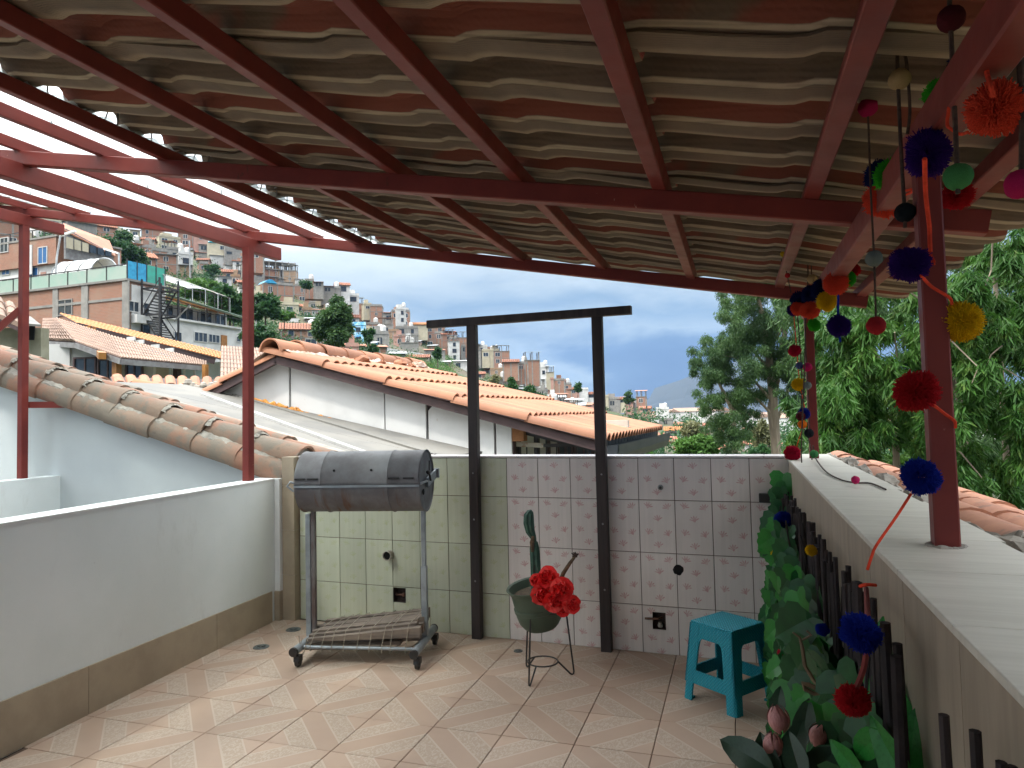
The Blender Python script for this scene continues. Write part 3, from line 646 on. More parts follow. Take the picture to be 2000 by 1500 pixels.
for x in (-.13, .085): MB().lathe([(.007, 0), (.007, .004)], 10, Matrix.Translation((x, -R*.93, ZC+.075)) @ Matrix.Rotation(math.radians(70), 4, 'X')).build('vent_dot', M_hole, bq)
MB().tube([(-HL, -.11, ZC+.0), (-HL-.045, -.125, ZC+.01), (-HL-.06, -.13, ZC-.012), (-HL-.03, -.12, ZC-.04), (-HL, -.10, ZC-.045)], .0065, 8).build('handle', M_zinc, bq, smooth=True)
b = MB(); b.bar((HL+.006, -.02, ZC-.01), (HL+.012, .19, ZC+.03), .012, .05); b.bar((HL+.008, -R, ZC-.0), (HL+.008, -.0, ZC+.0), .008, .012); b.box((HL+.0, .165, ZC+.0), (HL+.03, .19, ZC+.055)); b.build('end_bracket', M_zinc, bq)
MB().tube([(HL+.012, .02, ZC+.11), (HL+.02, -.02, ZC+.04), (HL+.02, .01, ZC-.0)], .006, 6).ball((HL+.016, -.035, ZC+.05), .012, 8, 6).build('latch', M_black, bq, smooth=True)
MB().ball((HL+.002, -.09, ZC-.055), .017, 8, 6, (.3, 1, 1)).build('air_hole', M_hole, bq)
# legs
LX = (-.335, .335)
b = MB().box((-.335-.03, -.018, .1), (-.335+.0, .018, .80)); b.build('leg', M_zinc, bq, bevel=.002)
b = MB().box((-.335+.002, -.014, .12), (-.335+.026, .014, .86)); b.build('leg', mat('rusted_tube', (.12, .085, .08), (.2, .19, .19), rough=.6, metal=.3, sc=25, st=(1, 1, .3)), bq, bevel=.002)
b = MB().box((.335-.016, -.018, .11), (.335+.016, .018, .50)); b.build('leg', M_zinc, bq, bevel=.002)
b = MB().box((.335-.012, -.014, .50), (.335+.012, .014, ZC-.02)); b.build('leg', M_zinc, bq, bevel=.002)
# base
for x in LX: MB().tube([(x-.0, -.24, .088), (x, .20, .088)], .023, 14).build('base_tube', M_zinc, bq, smooth=True)
for x in LX:
    MB().tube([(x, -.245, .088), (x, -.26, .088)], .0245, 14).build('end_cap', M_black, bq, smooth=True); MB().tube([(x, .2, .088), (x, .213, .088)], .0245, 14).build('end_cap', M_black, bq, smooth=True)
MB().tube([(LX[0], -.165, .088), (LX[1], -.165, .088)], .0095, 10).build('cross_rod', M_zinc, bq, smooth=True); MB().tube([(LX[0], .14, .088), (LX[1], .14, .088)], .0095, 10).build('cross_rod', M_zinc, bq, smooth=True)
for x in LX:
    for y in (-.22, .18):
        w = thing('castor', 'x', 'x'); del w['label']; del w['category']; w.parent = bq; w.location = (x, y, 0)
        MB().lathe([(.018, -.014), (.027, -.011), (.029, 0), (.027, .011), (.018, .014)], 18, Matrix.Translation((.012, 0, .029)) @ Matrix.Rotation(math.pi/2, 4, 'Y')).build('wheel', M_black, w, smooth=True)
        MB().tube([(0, 0, .03), (0, 0, .07)], .008, 8).box((-.006, -.02, .03), (.03, .02, .062)).build('fork', M_black, w)
# firewood tied with cord, lying on the base rods
fwd = thing('firewood_bundle', 'bundle of grey split planks tied with thin cord on the barbecue trolley', 'firewood', (-2.215, 3.5, .1), A)
rg = random.Random(11)
for k in range(9):
    y = -.14+.034*k; z = .012+.010*rg.random()+.012*(k % 3); b = MB()
    pts = []
    x0, x1 = -.31+rg.uniform(-.02, .02), .33+rg.uniform(-.02, .02); w = .026; h = .024
    zz0 = z-.005; zz1 = z+.055+.012*rg.random()
    b.add([(x0, y-w/2, zz0), (x1, y-w*.7, zz1-.03), (x1, y+w*.6, zz1-.028), (x0, y+w/2, zz0), (x0, y-w/2, zz0+h*.6), (x1, y-w*.6, zz1+h), (x1, y+w*.6, zz1+h+.004), (x0, y+w/2, zz0+h*.7)], [(0, 3, 2, 1), (4, 5, 6, 7), (0, 1, 5, 4), (1, 2, 6, 5), (2, 3, 7, 6), (3, 0, 4, 7)])
    b.build('plank', M_plank, fwd, bevel=.002)
for k in range(3):
    y = -.135+.05*k; b = MB(); b.bar((-.33, y, -.022), (.12+.1*k, y, -.012+.01*k), .04, .022); b.build('plank', M_plank, fwd, bevel=.002)
M_cord = mat('jute_cord', (.38, .34, .27), (.28, .25, .2), rough=.9, sc=60)
for k in range(9):
    x = -.285+k*.068+rg.uniform(-.01, .01); zt = .045+.075*(x+.35)/.72+.025; s = rg.uniform(.03, .06)
    MB().tube([(x, -.176, -.03), (x+.002, -.172, .0), (x+s*.4, -.16, zt-.015), (x+s, 0, zt+.008), (x+s*1.3, .16, zt-.01), (x+s*1.3, .17, -.02), (x, -.176, -.03)], .0022, 5).build('cord_loop', M_cord, fwd, smooth=True)
MB().tube([(-.34, -.17, .05), (-.325, -.19, .0), (-.31, -.18, -.05), (-.29, -.17, .03), (-.30, -.2, -.03), (-.345, -.19, -.07), (-.32, -.17, .04)], .002, 5).build('cord_loop', M_cord, fwd, smooth=True)
# =================================================================== PLANT STAND, POT, CACTUS, RED FLOWERS
PX, PY = -1.155, 3.47
st_ = thing('plant_stand', 'thin black wire plant stand with a small ring near the floor', 'plant stand', (PX, PY, 0), -.35)
rimz, rr = .345, .121
MB().tube([(rr*math.cos(a), rr*math.sin(a), rimz) for a in np.linspace(0, 2*math.pi, 33)], .0045, 8, cap=False).build('top_ring', M_black, st_, smooth=True)
MB().tube([(.078*math.cos(a), .078*math.sin(a), .075) for a in np.linspace(0, 2*math.pi, 29)], .004, 8, cap=False).build('lower_ring', M_black, st_, smooth=True)
for k in range(3):
    a = math.radians(-98+120*k)+.35; c_, s_ = math.cos(a), math.sin(a); pts = [(.122*c_, .122*s_, rimz)]
    for t in np.linspace(0, 1, 5): pts.append(((.125+.035*t)*c_, (.125+.035*t)*s_, rimz*(1-t)+.02*t))
    pts += [(.158*c_, .158*s_, .008), (.15*c_, .15*s_, .0045), (.142*c_, .142*s_, .008), (.078*c_, .078*s_, .073)]
    MB().tube(pts, .0045, 8).build('leg', M_black, st_, smooth=True)
M_pot = mat('dull_green_plastic', (.075, .105, .075), (.06, .09, .062), rough=.5, sc=4, spec=.35)
po = thing('flower_pot', 'dark green plastic pot tilted slightly, sitting in the wire stand', 'pot', (PX, PY, .25)); po.rotation_euler = (.12, -.12, 0); po.scale = (.93, .93, .78)
MB().lathe([(.085, 0), (.10, .018), (.102, .022), (.118, .05), (.128, .10), (.130, .122), (.134, .125), (.136, .150), (.130, .153), (.138, .235), (.152, .275), (.160, .281), (.158, .287), (.146, .28), (.132, .235), (.12, .15), (.11, .05), (.05, .03)], 40).build('pot_body', M_pot, po, smooth=True)
MB().lathe([(.130, .232), (.0, .238)], 24, cap=False).build('soil', mat('dry_soil', (.07, .05, .035), (.12, .09, .06), rough=1, sc=40, bump=.8, bsc=60), po)
q = MT('cactus_skin', rough=.5); q.col(q.mix(q.noise(25, 4).ss(.4, .65), (.022, .07, .05), (.04, .11, .075))); M_cac = q.m
M_dead = mat('dead_cactus_wood', (.18, .12, .07), (.08, .055, .035), rough=.9, sc=30, bump=.5, bsc=50)
def ribbed(path, rads, ribs=7, n=42, depth=.22):
    pts = [Vector(p) for p in path]; N = len(pts); b = MB(); a0 = Vector((1, 0, 0)); vs = []
    for i, p in enumerate(pts):
        t = (pts[min(i+1, N-1)]-pts[max(i-1, 0)]).normalized(); u = (a0-t*a0.dot(t)).normalized(); w = t.cross(u)
        for k in range(n):
            g = 2*math.pi*k/n; r = rads[i]*(1-depth*(.5-.5*math.cos(ribs*g))); vs.append(p+(u*math.cos(g)+w*math.sin(g))*r)
    b.add(vs, [(i*n+k, i*n+(k+1) % n, (i+1)*n+(k+1) % n, (i+1)*n+k) for i in range(N-1) for k in range(n)]+[tuple(range((N-1)*n, N*n)), tuple(range(n-1, -1, -1))]); return b
def pp(x, y, Y=3.47): return ony(x, y, Y)
cc = thing('cactus_plant', 'tall ribbed columnar cactus with a pinched waist growing in the green pot', 'cactus', tuple(pp(1046, 1150)))
o0 = pp(1046, 1150)
pth = [pp(1047, 1165), pp(1047, 1130), pp(1046, 1100), pp(1044, 1070), pp(1044, 1058)]; ribbed([p-o0 for p in pth], [.027, .0275, .0275, .026, .018]).build('lower_stem', M_cac, cc, smooth=True)
pth = [pp(1045, 1068), pp(1044, 1056), pp(1041, 1048), pp(1036, 1038), pp(1033, 1022), pp(1033, 1006), pp(1036, 999), pp(1037, 995.5)]; ribbed([p-o0 for p in pth], [.012, .011, .018, .025, .029, .027, .018, .003]).build('upper_stem', M_cac, cc, smooth=True)
MB().tube([pp(1040, 1078, 3.445)-o0, pp(1039, 1060, 3.445)-o0, pp(1041, 1047, 3.45)-o0], [.008, .013, .007], 8).build('corky_patch', M_dead, cc)
sp_ = MB(); rg = random.Random(3)
for i in range(150):
    g = rg.choice(range(7))*2*math.pi/7; z = rg.uniform(-.02, .165); p = Vector((.028*math.cos(g), .028*math.sin(g), z)); d = Vector((math.cos(g)+rg.uniform(-.6, .6), math.sin(g)+rg.uniform(-.6, .6), rg.uniform(-.5, .8))).normalized()*.011
    s = d.cross(Vector((0, 0, 1))).normalized()*.0006; sp_.add([p-s, p+s, p+d], [(0, 1, 2)])
sp_.build('spines', mat('pale_spine', (.35, .3, .22), rough=.8), cc, kind='stuff')
dd = thing('dead_branch', 'broken brown dead stem leaning out of the green pot behind the red flowers', 'branch', tuple(pp(1098, 1128)))
o0 = pp(1098, 1128); MB().tube([pp(1085, 1160)-o0, pp(1100, 1120)-o0, pp(1113, 1100)-o0, pp(1123, 1087)-o0], [.013, .011, .009, .007], 8).build('stem', M_dead, dd, smooth=True)
b = MB(); 
for k in range(16): b.tube([pp(1123, 1086)-o0, pp(1123, 1084)-o0+Vector((rg.uniform(-.018, .02), rg.uniform(-.015, .015), rg.uniform(-.008, .022)))], [.005, .003], 5)
b.build('dry_tip', mat('dark_dry_tip', (.05, .03, .022), rough=.9), dd)
M_petal = mat('red_silk_petal', (.90, .06, .055), (.78, .035, .04), rough=.55, sc=14, spec=.25)
M_petal2 = mat('coral_silk_petal', (.95, .15, .13), (.88, .08, .08), rough=.55, sc=14, spec=.25)
def petal_mesh(L, W, curl, m, seed, nu=8, nv=9, ruffle=.16):
    rg = random.Random(seed); vs = []; ph = rg.uniform(0, 6)
    for i in range(nu+1):
        t = i/nu
        for j in range(nv+1):
            s = j/nv*2-1; w = W*math.sin(math.pi*min(1, t*.58+.08))**.8
            x = s*w; y = L*t*(1-.12*s*s); z = curl*L*t*t+.25*W*s*s*t+ruffle*W*t**2*math.sin(6*s+ph+3*t)*(abs(s)+.25)
            vs.append((x, y, z))
    N = nv+1; b = MB(); b.add(vs, [(i*N+j, i*N+j+1, (i+1)*N+j+1, (i+1)*N+j) for i in range(nu) for j in range(nv)]); return b.mesh('petal', m, True)
pmesh = [petal_mesh(.052, .030, .25, M_petal, 1), petal_mesh(.045, .028, .55, M_petal, 2), petal_mesh(.05, .032, .1, M_petal2, 3), petal_mesh(.034, .024, .9, M_petal, 4), petal_mesh(.04, .028, .7, M_petal2, 5)]
fb = thing('flower_bunch', 'bunch of large ruffled red artificial flowers on the front edge of the green pot', 'flowers', tuple(pp(1080, 1165, 3.33)))
o0 = pp(1080, 1165, 3.33)
for (x, y, Y, s) in ((1055, 1160, 3.33, 1.05), (1072, 1128, 3.37, 1.1), (1098, 1150, 3.30, 1.15), (1080, 1178, 3.28, 1.0), (1115, 1180, 3.30, .9), (1048, 1133, 3.38, .7), (1100, 1190, 3.31, .75)):
    c0 = pp(x, y, Y)-o0; fl_ = thing('flower', 'x', 'x'); del fl_['label']; del fl_['category']; fl_.parent = fb; fl_.location = c0; fl_.scale = (s, s, s)
    tocam = (CAM-pp(x, y, Y)).normalized(); ax = (tocam+Vector((rg.uniform(-.4, .4), 0, rg.uniform(-.2, .4)))).normalized(); fl_.rotation_mode = 'QUATERNION'; fl_.rotation_quaternion = ax.to_track_quat('Z', 'Y')
    for ring, (n, tilt, ms) in enumerate(((7, .05, (0, 2)), (7, .45, (1, 4)), (6, .85, (1, 3)), (5, 1.2, (3,)))):
        for k in range(n):
            M = Matrix.Rotation(2*math.pi*k/n+ring*.4+rg.uniform(-.15, .15), 4, 'Z') @ Matrix.Rotation(tilt+rg.uniform(-.12, .12), 4, 'X') @ Matrix.Rotation(rg.uniform(-.2, .2), 4, 'Y')
            ob('petal', pmesh[rg.choice(ms)], fl_, M)
# =================================================================== STOOL
q = MT('teal_woven_plastic', rough=.42, spec=.4); X, Y, Z = q.xyz()
we = ((X*420+Y*420).sin()*(Z*420).sin()); q.col(q.mix(we.ss(-.3, .5), (.0, .21, .29), (.01, .31, .41))); q.bump(we+((X*300).sin()*(Y*300).sin())*.6, .6, .0025); M_teal = q.m
SH = .362; sc_ = Vector((-.235, 3.452, 0)); 
stl = thing('plastic_stool', 'turquoise woven-look plastic stool with four splayed legs on the tiled floor', 'stool', tuple(sc_), math.radians(-34-0))
hT, hB = .118, .148      # half widths at seat and at floor
def hw(z): return hB+(hT-hB)*z/SH
# each side is a real panel with an opening: seat skirt, legs, lower rail with arch
def side(k):
    b = MB(); th = .009
    def P(u, z, o=0):   # u in -1..1 across, o depth inward
        h = hw(z); x = u*h; y = -(h-o); a = k*math.pi/2; return Vector((x*math.cos(a)-y*math.sin(a), x*math.sin(a)+y*math.cos(a), z))
    def quad(u0, z0, u1, z1, u2, z2, u3, z3):
        p = [(u0, z0), (u1, z1), (u2, z2), (u3, z3)]; A_ = [P(*w) for w in p]+[P(*w, th) for w in p]
        b.add(A_, [(0, 1, 2, 3), (7, 6, 5, 4), (0, 4, 5, 1), (1, 5, 6, 2), (2, 6, 7, 3), (3, 7, 4, 0)])
    z1, z2, z3 = .290, .140, .080
    n = 10
    quad(-1, z1, 1, z1, 1, SH-.01, -1, SH-.01)
    # opening with rounded top: leg strips on both sides
    for s in (-1, 1):
        e = [(s, z2), (s*.58, z2), (s*.52, z1-.035), (s*.48, z1-.012), (s*.40, z1), (s, z1)]
        if s > 0: e = e
        else: e = e[::-1]
        A_ = [P(*w) for w in e]+[P(*w, th) for w in e]; m = len(e); b.add(A_, [tuple(range(m)), tuple(range(2*m-1, m-1, -1))]+[(i, m+i, m+(i+1) % m, (i+1) % m) for i in range(m)])
    # lower rail
    quad(-1, z3, 1, z3, 1, z2, -1, z2)
    return b
bt = MB(); bt.box((-hT, -hT, SH-.012), (hT, hT, SH)); bt.build('seat', M_teal, stl, bevel=.008)
for k in range(4): side(k).build('side_panel', M_teal, stl)
for k in range(4):
    a = k*math.pi/2+math.pi/4; b = MB(); 
    def C(z, o=0): h = hw(z)-o; return Vector((h*math.sqrt(2)*math.cos(a), h*math.sqrt(2)*math.sin(a), z))
    # corner post: rounded L section, tapering from the seat to the foot
    vs = []; zs = [0, .03, .10, .2, .28, SH-.01]; n = 8
    for z in zs:
        h = hw(z); w = .050 if z < .12 else .056; r = .018
        prof = [(-w, 0)]+[(-r+r*math.sin(t), r-r*math.cos(t)) for t in np.linspace(0, math.pi/2, 5)]+[(0, w)]+[(-.009, w), (-.009, .009), (-w, .009)]
        for (px, py) in prof:
            x, y = h+px+.0015, -h+py-.0015; vs.append((x*math.cos(a-math.pi*7/4)-y*math.sin(a-math.pi*7/4), x*math.sin(a-math.pi*7/4)+y*math.cos(a-math.pi*7/4), z))
    m = len(prof); b.add(vs, [(i*m+j, i*m+(j+1) % m, (i+1)*m+(j+1) % m, (i+1)*m+j) for i in range(len(zs)-1) for j in range(m)]+[tuple(range(m-1, -1, -1))]); b.build('leg', M_teal, stl)
    f = hw(.01)-.02; c_ = Vector((f*math.sqrt(2)*math.cos(a), f*math.sqrt(2)*math.sin(a), 0)); MB().box((-.017, -.017, 0), (.017, .017, .010), Matrix.Translation(c_) @ Matrix.Rotation(k*math.pi/2, 4, 'Z')).build('foot', M_black if 0 else M_teal, stl)
# =================================================================== IVY SCREEN of sticks and leaves on the right parapet
M_stick = mat('dark_bark_stick', (.014, .010, .012), (.03, .022, .022), rough=.85, sc=20, bump=.5, bsc=50, var=.3)
M_stick_end = mat('cut_stick_end', (.22, .13, .07), rough=.8)
scn = thing('stick_screen', 'screen of dark upright sticks wired in front of the right parapet', 'screen')
rg = random.Random(21); y = 3.86; n = 0
while y > .55:
    top = 1.0-.034*(y-1.5)+rg.uniform(-.035, .02)
    if y < 1.45: top = 1.0+rg.uniform(-.05, .03)
    if (1.40 < y < 1.5) or (y < 1.4 and rg.random() < .35) or rg.random() < .04: y -= .03; continue
    x = RW(y)-.02-rg.uniform(0, .02); r = rg.uniform(.005, .0085)*(.75 if y < 1.1 else 1); dx, dy = rg.uniform(-.012, .012), rg.uniform(-.02, .02)
    p = Vector((x, y, .02)); q_ = Vector((x+dx, y+dy, top)); m = (p+q_)/2+Vector((rg.uniform(-.006, .006), rg.uniform(-.006, .006), 0))
    MB().tube([p, m, q_], r, 7).build('stick', M_stick, scn, smooth=True); n += 1
    y -= rg.uniform(.022, .042)
for z in (.25, .6): MB().tube([(RW(y_)-.035, y_, z+.01*math.sin(9*y_)) for y_ in np.linspace(3.86, .55, 20)], .005, 6).build('cross_stick', M_stick, scn)
def leaf_mesh(name, m, kind='ivy', n=12, seed=0):
    # broad lobed leaf, length 1 along +Y, midrib crease, a curl
    rg = random.Random(seed)
    if kind == 'ivy': out = [(0, 0), (.16, -.09), (.38, -.05), (.50, .14), (.42, .32), (.47, .48), (.30, .60), (.24, .76), (.10, .88), (0, 1.05)]
    else: out = [(0, 0), (.10, .08), (.2, .25), (.235, .45), (.2, .65), (.11, .86), (0, 1.0)]
    vs = [(0, y, -.0) for y in np.linspace(0, out[-1][1], len(out))]; N = len(out); fs = []
    mid = [(0, out[-1][1]*i/(N-1), 0) for i in range(N)]
    V_ = []; 
    for s in (-1, 1):
        base = len(V_)
        for i, (x, y) in enumerate(out):
            for t in (0, .5, 1):
                X = s*x*t; Y = mid[i][1]*(1-t)+y*t; Z = .22*abs(X)-.20*Y*Y+.03*math.sin(9*Y+s)*t; V_.append((X, Y, Z))
        for i in range(N-1):
            for t in range(2):
                a = base+i*3+t; f = (a, a+1, a+4, a+3); fs.append(f if s > 0 else f[::-1])
    b = MB(); b.add(V_, fs); return b.mesh(name, m, True)
def leafmat(name, c1, c2, rough=.45, trans=.25):
    q = MT(name, rough, spec=.4); k = q.mix((q.rnd()*.5+q.n_isl()*.5), c1, c2); k = q.mix(q.noise(18, 3).ss(.45, .7)*.5, k, tuple(v*.6 for v in c1)); q.col(k)
    tr_ = q.n('ShaderNodeBsdfTranslucent'); q.t.links.new(k, tr_.inputs[0]); ms = q.n('ShaderNodeMixShader'); ms.inputs[0].default_value = trans
    q.t.links.new(q.b.outputs[0], ms.inputs[1]); q.t.links.new(tr_.outputs[0], ms.inputs[2]); q.t.links.new(ms.outputs[0], q.t.nodes['Material Output'].inputs[0]); return q.m
M_ivy = leafmat('dark_ivy_leaf', (.007, .062, .018), (.014, .13, .03)); M_ivyb = leafmat('bright_ivy_leaf', (.02, .16, .025), (.03, .24, .03))
iv = thing('ivy_garland', 'curtain of large artificial green ivy leaves hanging over the stick screen', 'artificial ivy')
lm = [leaf_mesh('leaf', M_ivy, seed=1), leaf_mesh('leaf', M_ivyb, seed=2)]
ndone = 0
for k in range(600):
    if ndone >= 294: break
    y = 3.93-2.75*rg.random()**.95
    lim = .97 if y > 3.62 else .86-.03*(3.6-y)+rg.uniform(-.06, .05)
    z = rg.uniform(.02, lim)
    if y < 3.55 and z > lim-.1 and rg.random() < .45: continue
    off = .05+.10*(1-z)*rg.random()+.03*rg.random()
    x = RW(y)-off; s = rg.uniform(.08, .13)*(1.15 if y < 2.6 else 1)
    dirn = Vector((-1, rg.uniform(-1.3, .2), rg.uniform(-.3, .6))).normalized()
    M = Matrix.Translation((x, y, z)) @ dirn.to_track_quat('Z', 'Y').to_matrix().to_4x4() @ Matrix.Rotation(math.pi+rg.uniform(-.9, .9), 4, 'Z') @ Matrix.Scale(s, 4)
    ob('leaf', lm[1] if rg.random() < .24 else lm[0], iv, M); ndone += 1
# the rest of the leaves, beyond the countable ones, in one mesh
lb = MB(); srcV = [tuple(v.co) for v in lm[0].vertices]; srcF = [tuple(p.vertices) for p in lm[0].polygons]
for k in range(420):
    y = 3.9-2.95*rg.random()**.8; lim = .9-.03*(3.6-y)+rg.uniform(-.05, .03); z = lim*rg.random()**.8; x = RW(y)-.04-.07*rg.random(); s_ = rg.uniform(.08, .125)
    M = Matrix.Translation((x, y, z)) @ Vector((-.8, rg.uniform(-1.6, -.2), rg.uniform(-.3, .6))).normalized().to_track_quat('Z', 'Y').to_matrix().to_4x4() @ Matrix.Rotation(math.pi+rg.uniform(-1, 1), 4, 'Z') @ Matrix.Scale(s_, 4)
    lb.add([M @ Vector(v) for v in srcV], srcF)
lb.build('leaf_mass', M_ivy, iv, smooth=True, kind='stuff'); lb = MB()
for k in range(90):
    y = 3.9-2.9*rg.random(); z = .85*rg.random(); x = RW(y)-.10-.05*rg.random(); s_ = rg.uniform(.06, .10)
    M = Matrix.Translation((x, y, z)) @ Vector((-.8, rg.uniform(-1.6, -.2), rg.uniform(-.3, .6))).normalized().to_track_quat('Z', 'Y').to_matrix().to_4x4() @ Matrix.Rotation(math.pi+rg.uniform(-1, 1), 4, 'Z') @ Matrix.Scale(s_, 4)
    lb.add([M @ Vector(v) for v in srcV], srcF)
lb.build('bright_leaf_mass', M_ivyb, iv, smooth=True, kind='stuff')
for (px, py, Y, s) in ((1530, 925, 3.8, .13), (1527, 955, 3.85, .12), (1537, 990, 3.8, .12), (1533, 940, 3.78, .10)):
    ob('leaf', lm[1], iv, Matrix.Translation(ony(px, py, Y)) @ Vector((-.5, -1, .2)).normalized().to_track_quat('Z', 'Y').to_matrix().to_4x4() @ Matrix.Rotation(math.pi+rg.uniform(-.5, .5), 4, 'Z') @ Matrix.Scale(s, 4))
for k in range(7):
    y = 3.85-k*.42; MB().tube([(RW(y)-.05-.03*math.sin(t*5+k), y-.12*math.sin(t*3+k), .92-.88*t) for t in np.linspace(0, 1, 14)], .0035, 5).build('vine_stem', M_stick, iv, smooth=True)
# near glossy leaves, low right
nl = thing('leafy_plant', 'bright green broad leaved artificial plant in front of the parapet, nearest the camera', 'artificial plant', (.06, 1.15, 0))
q = leafmat('lit_green_leaf', (.02, .20, .03), (.04, .30, .05), .35, .4); lg = leaf_mesh('leaf', q, 'lance')
for (px, py, Y, s, r) in ((1722, 1262, 1.42, .10, .25), (1722, 1318, 1.36, .10, .5), (1745, 1362, 1.30, .12, .3), (1762, 1410, 1.25, .13, .5), (1705, 1340, 1.40, .09, 1.1), (1650, 1485, 1.22, .09, 1.3), (1690, 1455, 1.2, .09, 2.4), (1735, 1478, 1.15, .12, .9), (1590, 1262, 1.9, .10, 1.9), (1775, 1470, 1.2, .12, .1)):
    p = ony(px, py, Y); M = Matrix.Translation(p-Vector((.06, 1.15, 0))) @ Vector((-.9, -.9, .1)).normalized().to_track_quat('Z', 'Y').to_matrix().to_4x4() @ Matrix.Rotation(r, 4, 'Z') @ Matrix.Scale(s, 4) @ Matrix.Translation((0, -.5, 0)); ob('leaf', lg, nl, M)
b = MB()
for k in range(5): b.tube([Vector((.0-.03*k*.3, -.02*k, .01)), Vector((-.01, .05+.04*k, .3)), Vector((-.02+.01*k, .1+.05*k, .62))], .004, 5)
b.build('stem', M_ivy, nl)
# =================================================================== TULIPS, curly twig (foreground)
TX, TY = -.20, 1.35
M_bud = mat('dusty_pink_petal', (.42, .17, .17), (.55, .27, .25), rough=.55, sc=14, st=(1, 1, .2)); M_budd = mat('dark_pink_petal', (.16, .06, .06), (.22, .09, .09), rough=.6, sc=14)
tu = thing('tulip_vase', 'artificial dusty pink tulip buds with dark leaves at the bottom edge', 'artificial flowers', (TX, TY, 0))
o0 = Vector((TX, TY, 0))
def budmesh(m):
    b = MB()
    for k in range(6):
        a0 = k*math.pi/3; inn = k % 2; vs = []; n = 8
        for i in range(n+1):
            t = i/n; r = (.52 if not inn else .46)*math.sin(math.pi*(.10+.84*t))**.75+.02; z = t*1.25*(1.0 if not inn else .96)
            w = .62*math.sin(math.pi*min(.97, .12+.80*t))
            for s in (-1, -.5, 0, .5, 1): a = a0+s*w; vs.append((r*(1-.04*abs(s))*math.cos(a), r*(1-.04*abs(s))*math.sin(a), z))
        b.add(vs, [(i*5+j, i*5+j+1, i*5+6+j, i*5+5+j) for i in range(n) for j in range(4)])
    return b
bm_, bd_ = budmesh(M_bud).mesh('tulip_bud', M_bud, True), budmesh(M_budd).mesh('tulip_bud', M_budd, True)
bottoms = []
for (px, py, r, Y, m, tilt) in ((1525, 1430, .019, 1.34, bm_, -.15), (1510, 1478, .0165, 1.28, bm_, .0), (1592, 1455, .017, 1.38, bm_, .35), (1562, 1455, .018, 1.45, bd_, .1), (1533, 1400, .012, 1.36, bm_, -.3)):
    if r < .013: continue
    p = ony(px, py, Y)-o0; ob('tulip_bud', m, tu, Matrix.Translation(p) @ Matrix.Rotation(tilt, 4, 'Y') @ Matrix.Rotation(px, 4, 'Z') @ Matrix.Scale(r*2, 4) ); bottoms.append(p)
for p in bottoms: MB().tube([p, p*.6+Vector((0, 0, p.z*.25-.05)), Vector((0, 0, .3))], .003, 6).build('stem', M_ivy, tu, smooth=True)
ld = leaf_mesh('leaf', leafmat('dark_tulip_leaf', (.02, .05, .03), (.03, .07, .04), .4, .1), 'lance')
for (px, py, Y, s, r) in ((1465, 1478, 1.25, .11, 1.35), (1500, 1500, 1.25, .10, .5), (1545, 1470, 1.3, .10, -.1), (1555, 1490, 1.25, .09, .5), (1605, 1490, 1.3, .10, -1.0), (1570, 1420, 1.4, .09, .05), (1640, 1500, 1.25, .09, -.7), (1518, 1380, 1.5, .07, .1)):
    ob('leaf', ld, tu, Matrix.Translation(ony(px, py, Y)-o0) @ Vector((-.3, -.8, .5)).normalized().to_track_quat('Z', 'Y').to_matrix().to_4x4() @ Matrix.Rotation(r, 4, 'Z') @ Matrix.Scale(s, 4) @ Matrix.Translation((0, -.4, 0)))
MB().lathe([(.05, 0), (.07, .03), (.06, .2), (.035, .3), (.045, .33), (.04, .33), (.03, .3)], 20).build('vase', mat('dark_glazed_vase', (.03, .04, .035), rough=.3), tu, smooth=True)
M_twig = mat('tan_twig', (.20, .14, .08), (.13, .09, .05), rough=.7, sc=20)
tw = thing('curly_twig', 'curled tan willow twig looping above the tulip buds in front of the ivy', 'twig', (TX, TY, 0))
def path(l, Y): return [ony(a, b_, Y)-o0 for a, b_ in l]
MB().tube(path([(1560, 1410), (1590, 1385), (1615, 1360), (1620, 1350), (1590, 1355), (1572, 1345), (1568, 1335), (1580, 1338), (1605, 1350)], 1.62), .005, 6).build('twig', M_twig, tw, smooth=True)
MB().tube(path([(1620, 1355), (1590, 1330), (1572, 1300), (1567, 1265), (1562, 1245), (1548, 1235)], 1.62), [.005, .005, .0045, .004, .003, .002], 6).build('twig', M_twig, tw, smooth=True)
MB().tube(path([(1567, 1250), (1585, 1240), (1575, 1232)], 1.62), .0025, 5).build('twig', M_twig, tw, smooth=True)
MB().tube([ony(1615, 1358, 1.62)-o0, ony(1625, 1420, 1.55)-o0, Vector((.05, .05, .35)), Vector((0, 0, .25))], .005, 6).build('twig', M_twig, tw, smooth=True)
# =================================================================== POMPOMS AND FELT BALLS
YC = {'purple': (.035, .008, .14), 'blue': (.006, .02, .26), 'navy': (.008, .014, .075), 'coral': (.78, .075, .035), 'red': (.48, .012, .018), 'green': (.045, .42, .02), 'yellow': (.82, .48, .006), 'pink': (.62, .03, .14), 'crimson': (.55, .01, .045),
      'feltred': (.36, .02, .025), 'feltgreen': (.055, .22, .07), 'felttan': (.42, .29, .14), 'feltblack': (.010, .013, .016), 'feltgrey': (.16, .19, .17), 'feltmaroon': (.075, .010, .014), 'feltpink': (.42, .015, .09), 'feltorange': (.65, .14, .01), 'feltyellow': (.5, .33, .02), 'feltblue': (.05, .06, .14)}
YM_ = {}
def ymat(c):
    if c not in YM_: YM_[c] = mat('yarn_'+c, YC[c], tuple(v*.6 for v in YC[c]), rough=.95, sc=30, spec=.1, bump=.4, bsc=140, bd=.003)
    return YM_[c]
